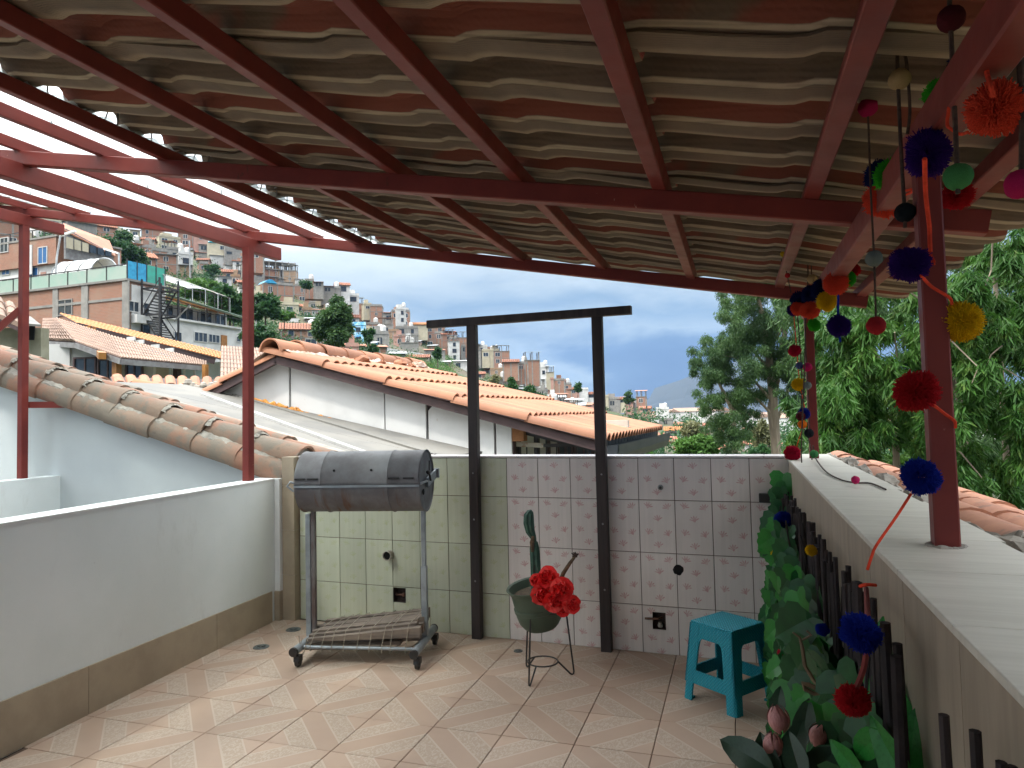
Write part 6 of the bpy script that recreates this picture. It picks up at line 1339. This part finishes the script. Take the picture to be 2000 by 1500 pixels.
# far valley town, too small and dense to count: one mesh of little gabled houses
rg = random.Random(91); bw = MB(); br = MB()
for _ in range(2200):
    y = 330*math.exp(rg.random()*1.7); x = rg.uniform(-.26, .62)*y+rg.uniform(-10, 10); 
    if x < -.16*y and y < 400: continue
    z = TER(x, y) if y < 3000 else -14; w, l, h = rg.uniform(2.5, 4.2), rg.uniform(3, 5.5), rg.uniform(4, 8.5); a = rg.uniform(-.5, .5)+(1.57 if rg.random() < .5 else 0)
    M = Matrix.Translation((x, y, z)) @ Matrix.Rotation(a, 4, 'Z'); bw.box((-l, -w, -3), (l, w, h), M)
    e = .4; P = [M @ Vector(p) for p in ((-l-e, -w-e, h-.2), (l+e, -w-e, h-.2), (l+e, 0, h+w*.45), (-l-e, 0, h+w*.45), (l+e, w+e, h-.2), (-l-e, w+e, h-.2))]; br.add(P, [(0, 1, 2, 3), (3, 2, 4, 5), (0, 3, 5), (1, 4, 2)])
    for k in (-.5, .1, .6): bw.box((l*k-.5, -w-.04, h*.55), (l*k+.4, -w+.1, h*.8), M)
ft = thing('far_town', 'distant valley town of countless small white houses with clay roofs', 'town'); bw.build('town_walls', M_wfar, ft, kind='stuff'); br.build('town_roofs', M_tileb, ft, kind='stuff')
tc_ = [];
for _ in range(260):
    y = 120*math.exp(rg.random()*2.2); x = rg.uniform(-.2, .6)*y; tc_.append(Vector((x, y, TER(x, y)+3)))
TOWN_TREES = tc_
# unfinished concrete frame on the ridge
p, d = onhill(545, 556); t = thing('concrete_skeleton', 'unfinished multi storey concrete skeleton standing against the sky on the ridge', 'building', (p.x, p.y, p.z), math.radians(25)-math.atan2(p.x, p.y)*1-math.radians(12)); W = 62*d/F; Dp = 7; hh = 44*d/F/3
for k in range(4): MB().box((-W/2-.4, -.4, hh*k-.12+0), (W/2+.4, Dp+.4, hh*k+.12)).build('floor_slab', M_conc, t)
for x in np.linspace(-W/2, W/2, 6):
    for y in (0, Dp/2, Dp): MB().box((x-.17, y-.17, -3), (x+.17, y+.17, hh*3.15)).build('column', M_conc, t)
MB().box((-W/2, .3, hh+.12), (-W/2+W*.45, .5, hh*2-.12)).build('brick_infill', M_brick, t); MB().box((-W/2, .3, .12), (W*.1, .5, hh-.12)).build('brick_infill', M_brick, t)
# big orange brick house, blue shutters, at the far left
M_shut = mat('blue_shutter', (.03, .13, .32), rough=.5)
t = thing('brick_apartment_house', 'large orange brick apartment house with white ground floor and blue shuttered windows', 'house'); Y0 = 62.; A_ = lambda x, y: ony(x, y, Y0)
xl, xr = A_(-60, 500).x, A_(112, 500).x; zg, zm, ztp = A_(60, 600).z, A_(60, 522).z, A_(100, 462).z
MB().box((xl, Y0, zg-6), (xr, Y0+9, zm)).build('ground_floor', M_wfar, t); MB().box((xl, Y0-.4, zm+.01), (xr+.3, Y0+9, ztp)).build('brick_wall', M_brick, t)
for (px, py, w, h, m) in ((15, 480, 1.4, 1.8, M_glass), (12, 525, 1.4, 1.5, M_shut), (64, 536, 2.0, 1.6, M_shut), (90, 500, 1.5, 2.0, M_shut), (16, 560, 2.2, 1.8, M_glass), (-20, 480, 1.4, 1.8, M_glass)):
    pz_ = A_(px, py); window(t, (pz_.x, Y0-.4 if py < 522 else Y0, pz_.z), (1, 0, 0), w, h, M_wfar, 2, gm=m)
pz_ = A_(60, 505); MB().box((pz_.x-.4, Y0-.5, pz_.z-2.2), (pz_.x+.9, Y0-.401, pz_.z+1.6)).build('door', M_wfar, t)
pz_ = A_(84, 545); MB().box((pz_.x-.4, Y0-.06, pz_.z-1.6), (pz_.x+.6, Y0-.002, pz_.z+.9)).build('door', M_pfar, t)
MB().slab([(xl, Y0-.5, ztp+.0), (xr+.5, Y0-.5, ztp+.0), (xr+.5, Y0+9, ztp+.3), (xl, Y0+9, ztp+.3)], .25).build('roof_slab', M_conc, t)
for x in np.linspace(xl, xr, 9): MB().box((x-.05, Y0-.3, ztp), (x+.05, Y0-.2, ztp+1.1)).build('baluster', M_black, t)
MB().box((xl, Y0-.3, ztp+1.0), (xr, Y0-.22, ztp+1.1)).build('handrail', M_black, t)
# glazed green shed with arched canopy, street lamps
t = thing('glazed_hall', 'long dark glazed hall with cream panels climbing the slope below the big tree', 'building'); 
pxwall('wall', [(128, 505, 84), (222, 524, 90), (222, 496, 90), (128, 446, 84)], M_grayb, t, .3)
for k in range(6): a = 131+k*15; pxwall('window_panel', [(a, 484+k*3, 83.6+k), (a+12, 487+k*3, 84.4+k), (a+12, 466+k*5.2, 84.4+k), (a, 462+k*5.2, 83.6+k)], M_cfar if k < 3 else M_glass, t, .1)
pxwall('roof', [(124, 448, 83.5), (226, 500, 90), (214, 470, 98), (124, 436, 96)], M_tilef, t, .15)
t = thing('arched_canopy', 'white arched tunnel canopy with curved metal ribs in front of the glazed hall', 'canopy'); n = 12
b = MB(); vs = []
for d_, ox, oy in ((78, 0, 0), (84, -78, 8)):
    for i in range(n+1): a = math.pi*i/n; vs.append(at(204-ox*0+ox+28*-math.cos(a), 538+oy-34*math.sin(a), d_))
b.add(vs, [(i, i+1, n+2+i, n+1+i) for i in range(n)]); b.build('canopy_sheet', M_whiteb, t)
for k in range(4): 
    ox, oy, d_ = -78*k/3, 8*k/3, 78+6*k/3; MB().tube([at(204+ox-28*math.cos(math.pi*i/n), 538+oy-34*math.sin(math.pi*i/n), d_-.2) for i in range(n+1)], .08, 5).build('rib', M_zincf, t)
for (x0, y0, x1, y1, d_, lab) in ((104, 545, 118, 460, 76, 'tall street lamp with curved arm beside the brick apartment house'), (233, 540, 232, 495, 76, 'street lamp with bright head beside the arched canopy'), (372, 590, 370, 470, 110, 'thin grey utility pole on the green slope'), (500, 700, 500, 590, 95, 'thin grey lamp post among the trees right of the red post')):
    t = thing('street_lamp', lab, 'lamp post', tuple(at(x0, y0, d_))); o0 = at(x0, y0, d_); p1 = at(x1, y1, d_)-o0; MB().tube([(0, 0, -3), p1*.5, p1], .10, 6).build('pole', M_zincf, t)
    if x0 < 300: MB().bar(p1, p1+RT*(-1.6 if x0 > 200 else 1.6)+Vector((0, 0, .5)), .35, .18).build('lamp_head', M_whiteb, t)
# white wall and green field below the lower houses
P = [onhill(x, y)[0] for x, y in ((700, 690), (760, 695), (820, 702), (860, 708))]; b = MB()
for a, c_ in zip(P, P[1:]): b.bar(a+Vector((0, 0, .7)), c_+Vector((0, 0, .7)), .3, 2.2)
t = thing('white_boundary_wall', 'long low white boundary wall above the green field', 'wall'); b.build('wall', M_wfar, t)
# =================================================================== FOLIAGE
def lv(name, c1, c2, c3, trans=.3):
    q = MT(name, .55, spec=.3); q.geo(); n_ = q.noise(.9, 4, .6); k = q.mix(n_.ss(.38, .62), c1, c2); k = q.mix(q.noise(9, 2).ss(.5, .8)*.6, k, c3); q.col(k); tr_ = q.n('ShaderNodeBsdfTranslucent'); q.t.links.new(k, tr_.inputs[0]); ms = q.n('ShaderNodeMixShader'); ms.inputs[0].default_value = trans
    q.t.links.new(q.b.outputs[0], ms.inputs[1]); q.t.links.new(tr_.outputs[0], ms.inputs[2]); q.t.links.new(ms.outputs[0], q.t.nodes['Material Output'].inputs[0]); return q.m
L_near = lv('near_eucalyptus_leaf', (.028, .092, .014), (.052, .14, .02), (.15, .20, .035), .32)
L_mid = lv('mid_eucalyptus_leaf', (.036, .082, .028), (.058, .12, .034), (.10, .165, .045))
L_far = lv('far_tree_leaf', (.025, .075, .025), (.04, .105, .03), (.06, .13, .035))
L_lime = lv('lime_bush_leaf', (.05, .13, .02), (.075, .165, .03), (.11, .19, .04)); L_olive = lv('olive_bush_leaf', (.14, .15, .07), (.18, .18, .085), (.10, .11, .045))
M_bark = mat('pale_eucalyptus_bark', (.30, .24, .18), (.20, .155, .115), rough=.9, sc=3, st=(4, 4, .5), bump=.4, bsc=12); M_barkd = mat('dark_bark', (.09, .07, .05), rough=.95)
def leaves(name, centers, radii, n, size, m, parent, droop=.3, asp=.28, seed=0, bend=True, shell=.55):
    """n leaves spread through ellipsoid clumps; long leaves are bent strips of four triangles"""
    rs = np.random.RandomState(seed); C_ = np.array([tuple(c) for c in centers]); R_ = np.array([tuple(r) if hasattr(r, '__len__') else (r, r, r) for r in radii], float)
    vol = R_.prod(1)**.75; idx = rs.choice(len(C_), n, p=vol/vol.sum()); d = rs.normal(size=(n, 3)); d /= np.linalg.norm(d, axis=1)[:, None]
    rr = rs.uniform(0, 1, n)**shell; P = C_[idx]+d*R_[idx]*rr[:, None]*(1+.12*rs.normal(size=(n, 1)))
    ax = rs.normal(size=(n, 3)); ax[:, 2] = ax[:, 2]*(1-droop)-droop*2.2; ax += d*.5*(1-droop); ax /= np.linalg.norm(ax, axis=1)[:, None]
    sd_ = np.cross(ax, rs.normal(size=(n, 3))); sd_ /= np.linalg.norm(sd_, axis=1)[:, None]; nr = np.cross(ax, sd_); L = size*rs.uniform(.6, 1.25, n)[:, None]; W = L*asp/2
    if bend:
        cv = rs.uniform(-.25, .25, n)[:, None]*L; a = P; b1 = P+ax*L*.35+sd_*W+nr*cv*.4; b2 = P+ax*L*.35-sd_*W+nr*cv*.4; c1 = P+ax*L*.75+sd_*W*.6+nr*cv; c2 = P+ax*L*.75-sd_*W*.6+nr*cv; e_ = P+ax*L+nr*cv*1.3
        V_ = np.stack([a, b2, b1, c2, c1, e_], 1).reshape(-1, 3); o = np.arange(n)[:, None]*6; F_ = np.concatenate([o+np.array([[0, 1, 2]]), o+np.array([[1, 3, 2]]), o+np.array([[2, 3, 4]]), o+np.array([[3, 5, 4]])])
    else:
        V_ = np.stack([P, P+ax*L*.5+sd_*W, P+ax*L, P+ax*L*.5-sd_*W], 1).reshape(-1, 3); o = np.arange(n)[:, None]*4; F_ = np.concatenate([o+np.array([[0, 1, 2]]), o+np.array([[0, 2, 3]])])
    return ob(name, fastmesh(name, V_, F_, m), parent, kind=None)
def clumps(c, R, k, seed, flat=.8, cr=.42):
    rs = random.Random(seed); out = []; rad_ = []
    for i in range(k):
        while True:
            v = Vector((rs.uniform(-1, 1), rs.uniform(-1, 1), rs.uniform(-1, 1)))
            if v.length < 1: break
        out.append(Vector(c)+Vector((v.x*R[0], v.y*R[1], v.z*R[2]))); f = rs.uniform(.6, 1.15)*cr; rad_.append((R[0]*f, R[1]*f, R[2]*f*flat))
    return out, rad_
def tree(name, label, px, py_top, py_base, wpx, d, m, n, size, k=16, seed=1, cat='tree', bark=None, droop=.3, trunk=True, group=None, asp=.4, foot=None, hill=False):
    if hill: p, d = onhill(px, py_base)
    else: p = at(px, py_base, d)
    H = (py_base-py_top)*d/F; W = wpx*d/F/2; t = thing(name, label, cat, (p.x, p.y, p.z), 0, group)
    cz = H*.55 if trunk else H*.48; c, r = clumps((0, 0, cz), (W*.72, W*.72, H*.36), k, seed); leaves('crown', c, r, n, size, m, t, droop, asp, seed, bend=False)
    b = MB(); rs = random.Random(seed); r0 = max(.1, H*.03); b.tube([(0, 0, -1.5), (rs.uniform(-.2, .2), 0, H*.3), (rs.uniform(-.4, .4), 0, H*.75)], r0, 7, r2=r0*.35)
    for q_ in c[:8]: b.tube([(0, 0, H*rs.uniform(.15, .4)), Vector(q_)*.6+Vector((0, 0, H*.1)), q_], r0*.45, 5, r2=r0*.12)
    b.build('trunk', bark or M_barkd, t); return t
tree('hillside_tree', 'large dark green tree standing between the glazed hall and the gabled brick house', 240, 444, 548, 96, 105, L_far, 14000, .8, 26, 2, hill=True)
tree('hillside_tree', 'tall dark poplar-like tree rising in front of the hillside above the gable roof ridge', 652, 572, 700, 84, 66, L_mid, 16000, .45, 26, 3)
tree('hillside_tree', 'rounded green tree on the slope just left of the second red post', 450, 556, 640, 90, 80, L_far, 11000, .6, 20, 4)
tree('hillside_tree', 'dense green tree right of the second red post above the water tank', 518, 566, 640, 64, 84, L_far, 9000, .55, 16, 5)
tree('hillside_tree', 'small round tree among the houses upper left of the second red post', 412, 512, 545, 40, 120, L_far, 3500, .7, 10, 6, hill=True)
tree('hillside_bush', 'dark spreading bush low on the slope beside the red roofed brick house', 510, 628, 690, 74, 70, L_far, 8000, .45, 14, 7, 'bush', trunk=False)
tree('hillside_bush', 'low wild green bush below the spreading bush', 545, 668, 706, 90, 60, L_far, 7000, .4, 12, 8, 'bush', trunk=False)
tree('hillside_bush', 'light green shrubs climbing the slope above the white terrace house', 400, 535, 590, 110, 105, L_lime, 9000, .6, 18, 9, 'bush', trunk=False)
tree('hillside_bush', 'light green scrub left of the tall dark tree', 555, 605, 625, 40, 110, L_lime, 2500, .6, 8, 10, 'bush', trunk=False)
tree('hillside_tree', 'small tree by the tall brick block on the hill', 855, 678, 702, 16, 120, L_far, 1200, .6, 8, 11)
tree('hillside_tree', 'olive coloured tree left of the turquoise shed low on the hill', 966, 724, 762, 22, 90, L_olive, 1500, .5, 8, 12)
tree('hillside_tree', 'green bushy tree right of the turquoise shed low on the hill', 1002, 730, 768, 20, 90, L_far, 1500, .5, 8, 13)
tree('hillside_bush', 'rounded bushes behind the orange roof edge below the pink wall', 1042, 748, 780, 40, 85, L_far, 2500, .45, 10, 14, 'bush', trunk=False)
tree('hillside_tree', 'small dark conifer shaped tree on the distant skyline', 1128, 748, 768, 16, 200, L_far, 900, 1.0, 6, 15)
tree('hillside_tree', 'pair of dark tree crowns on the distant skyline right of the wooden frame', 1230, 764, 788, 28, 220, L_mid, 1500, 1.0, 8, 16)
tree('hillside_bush', 'thin scrub on the ridge beside the concrete skeleton', 598, 548, 562, 34, 200, L_far, 1500, 1.0, 8, 17, 'bush', trunk=False)
tree('hillside_tree', 'small tree beside the blue house', 720, 640, 672, 26, 110, L_far, 1500, .6, 8, 18)
tree('hillside_tree', 'small tree in front of the blue house gate', 728, 668, 696, 22, 95, L_far, 1200, .5, 8, 19)
# green field (stuff) below the boundary wall
cs = [onhill(x, y)[0]+Vector((0, 0, .4)) for x in range(725, 880, 8) for y in (700, 706, 712, 718, 726)]; cs = [c for c in cs]
o = leaves('field_grass', cs, [(3.5, 3.5, .9)]*len(cs), 22000, .6, L_lime, None, .0, .25, 31, False); tag(o, 'steep field of bright green grass below the long white wall', 'grass', kind='stuff')
cs = []
for _ in range(420):
    x = rg.uniform(60, 1180); y = np.interp(x, [0, 200, 430, 600, 700, 850, 1000, 1100, 1190], [450, 460, 500, 572, 612, 662, 716, 762, 790])+rg.uniform(0, 130)
    p, d = onhill(x, min(y, 800)); cs.append(Vector((p.x, p.y, TER(p.x, p.y)+.5)))
o = leaves('hillside_scrub', cs, [(3.4, 3.4, 1.5)]*len(cs), 60000, .7, L_far, None, .1, .4, 32, False); tag(o, 'scattered green scrub growing between the hillside houses', 'scrub', kind='stuff')
o = leaves('valley_trees', TOWN_TREES, [(4, 4, 3.5)]*len(TOWN_TREES), 36000, 1.1, L_far, None, .1, .5, 33, False); tag(o, 'countless small dark tree crowns dotted among the far valley houses', 'trees', kind='stuff')
# trees beyond the parapet, right
tree('valley_bush', 'bright green bush beyond the parapet right of the white gabled valley house', 1360, 832, 905, 100, 30, L_lime, 9000, .22, 18, 20, 'bush', trunk=False)
tree('valley_bush', 'small green bush at the foot of the white gabled valley house', 1262, 876, 900, 26, 40, L_lime, 1500, .2, 6, 21, 'bush', trunk=False)
tree('valley_tree', 'pale yellowish tree seen between the eucalyptus trunks', 1487, 812, 900, 50, 45, L_olive, 5000, .3, 14, 22, group=None)
tree('valley_bush', 'round dark green bush by the foot of the eucalyptus trunks', 1487, 858, 905, 46, 35, L_far, 4000, .25, 10, 23, 'bush', trunk=False)
tree('valley_tree', 'thin pale brown foliage tree left of the big eucalyptus', 1352, 818, 880, 44, 50, L_olive, 1800, .3, 12, 24)
tree('valley_bush', 'bright green fern like bush outside the right parapet', 1770, 860, 960, 90, 12, L_lime, 5000, .12, 12, 25, 'bush', trunk=False)
# tall eucalyptus
de = 24.; eu = thing('eucalyptus_tree', 'tall grey green eucalyptus with a forked pale trunk beyond the far parapet corner', 'tree', tuple(at(1530, 900, de))); o0 = at(1530, 900, de); A2 = lambda x, y, d_=de: at(x, y, d_)-o0
b = MB(); b.tube([A2(1522, 1200), A2(1517, 900), A2(1510, 780), A2(1502, 700), A2(1490, 620), A2(1470, 540)], [.2, .17, .15, .12, .09, .03], 9); b.tube([A2(1528, 1200, de+.5), A2(1514, 860, de+.5), A2(1506, 800, de+.5), A2(1535, 640, de+1), A2(1560, 500, de+1)], [.16, .15, .14, .09, .03], 8)
for l in ([(1505, 780), (1470, 740), (1440, 700), (1400, 690)], [(1500, 720), (1450, 660), (1420, 610)], [(1498, 690), (1530, 640), (1545, 600)], [(1508, 810), (1480, 780), (1448, 765)], [(1515, 830), (1540, 760), (1560, 700)]): b.tube([A2(*p_) for p_ in l], .06, 6, r2=.02)
b.tube([A2(1438, 1200), A2(1436, 870), A2(1430, 800), A2(1400, 740)], [.12, .1, .08, .04], 7)
b.build('trunk', M_bark, eu, smooth=True)
cl = [(1430, 600, 30), (1465, 610, 34), (1500, 600, 40), (1540, 620, 40), (1450, 650, 34), (1410, 660, 26), (1390, 680, 26), (1372, 700, 22), (1360, 715, 16), (1395, 720, 30), (1430, 700, 40), (1480, 690, 44), (1525, 700, 40), (1555, 680, 34), (1400, 760, 28), (1375, 775, 18), (1440, 750, 40), (1475, 755, 36), (1395, 800, 26), (1410, 835, 26), (1428, 870, 24), (1385, 830, 16), (1460, 790, 26), (1545, 740, 30), (1560, 770, 24), (1445, 560, 26), (1480, 540, 40), (1530, 550, 44), (1570, 590, 34), (1430, 590, 20), (1425, 905, 24), (1555, 800, 16), (1500, 650, 40), (1570, 640, 36), (1590, 700, 30), (1340+40, 740, 24), (1420, 800, 30), (1450, 840, 22), (1580, 760, 26), (1520, 770, 26)]
rg = random.Random(5); C_ = []; R_ = []
for x, y, r in cl:
    for _ in range(8): rr = r*rg.uniform(.28, .62)*de/F; C_.append(A2(x+rg.uniform(-.85, .85)*r, y+rg.uniform(-.85, .85)*r, de+rg.uniform(-1.4, 1.4))); R_.append((rr, rr*1.3, rr*.9))
leaves('crown', C_, R_, 190000, .11, L_mid, eu, .65, .20, 41, False, shell=.6)
# near drooping eucalyptus filling the right
def wall_tree(name, label, cl, d, dd, n, size, m, seed, trunks, fr=4):
    o0 = at(cl[0][0], 1100, d); t = thing(name, label, 'tree', tuple(o0)); rg = random.Random(seed); C_ = []; R_ = []
    for x, y, r in cl:
        for _ in range(fr):
            rr = r*rg.uniform(.28, .55)*d/F; C_.append(at(x+rg.uniform(-.75, .75)*r, y+rg.uniform(-.75, .75)*r, d+rg.uniform(-dd, dd))-o0); R_.append((rr, rr, rr*1.25))
    leaves('crown', C_, R_, n, size, m, t, .72, .15, seed, True, shell=.8); b = MB()
    for l in trunks: b.tube([at(x, y, d+dd*.5)-o0 for x, y in l], .05*d/8, 6, r2=.02*d/8)
    for c in C_[::14]: b.tube([c+Vector((rg.uniform(-.5, .5), rg.uniform(-.3, .3), .5)), c+Vector((.1, 0, .15)), c-Vector((0, 0, .1))], .009, 4, r2=.003)
    b.build('trunk', M_bark, t); return t
cl = [(x+rg.uniform(-15, 15), y+rg.uniform(-15, 15), 46) for x in range(1620, 2080, 52) for y in range(440, 1000, 58) if not (x < 1700 and y < 560) and not (x < 1830 and y > 900) and not (x < 1900 and y < 500)]
wall_tree('eucalyptus_tree', 'nearest eucalyptus with long drooping bright green leaves filling the right behind the post', cl, 6.8, .9, 95000, .105, L_near, 51, [[(1990, 1300), (1960, 800), (1935, 420)], [(1905, 1200), (1880, 800), (1800, 560)], [(1760, 1100), (1745, 780), (1690, 640)]])
cl = [(x+rg.uniform(-20, 20), y+rg.uniform(-20, 20), 60) for x in range(1590, 2100, 62) for y in range(400, 960, 62) if not (x < 1640 and y < 560)]
wall_tree('eucalyptus_tree', 'darker eucalyptus mass standing behind the nearest drooping one on the right', cl, 12.5, 1.6, 60000, .16, L_mid, 52, [[(1850, 1200), (1840, 700), (1810, 400)], [(1700, 1200), (1690, 700), (1660, 480)]], 5)
cl = [(1560, 800, 26), (1555, 850, 22), (1610, 640, 34), (1640, 700, 40), (1600, 690, 30), (1600, 740, 34), (1590, 790, 30), (1620, 830, 40), (1660, 860, 40), (1600, 860, 24), (1700, 900, 40), (1640, 790, 40), (1590, 660, 24)]
wall_tree('eucalyptus_tree', 'young eucalyptus branch with pointed leaves hanging close behind the far post', cl, 7.5, .5, 9000, .13, L_near, 53, [[(1640, 1100), (1630, 850), (1605, 700)]], 3)
# =================================================================== AIR
hz = MT('thin_air'); t_ = hz.t; t_.nodes.remove(hz.b); vol = t_.nodes.new('ShaderNodeVolumePrincipled'); vol.inputs['Density'].default_value = .00007; vol.inputs['Color'].default_value = (.38, .58, .95, 1); vol.inputs['Anisotropy'].default_value = .2
t_.links.new(vol.outputs[0], t_.nodes['Material Output'].inputs['Volume'])
HAZE = MB().box((-3300, -80, -19), (3300, 3250, 300)).build('haze', hz.m, kind='stuff')
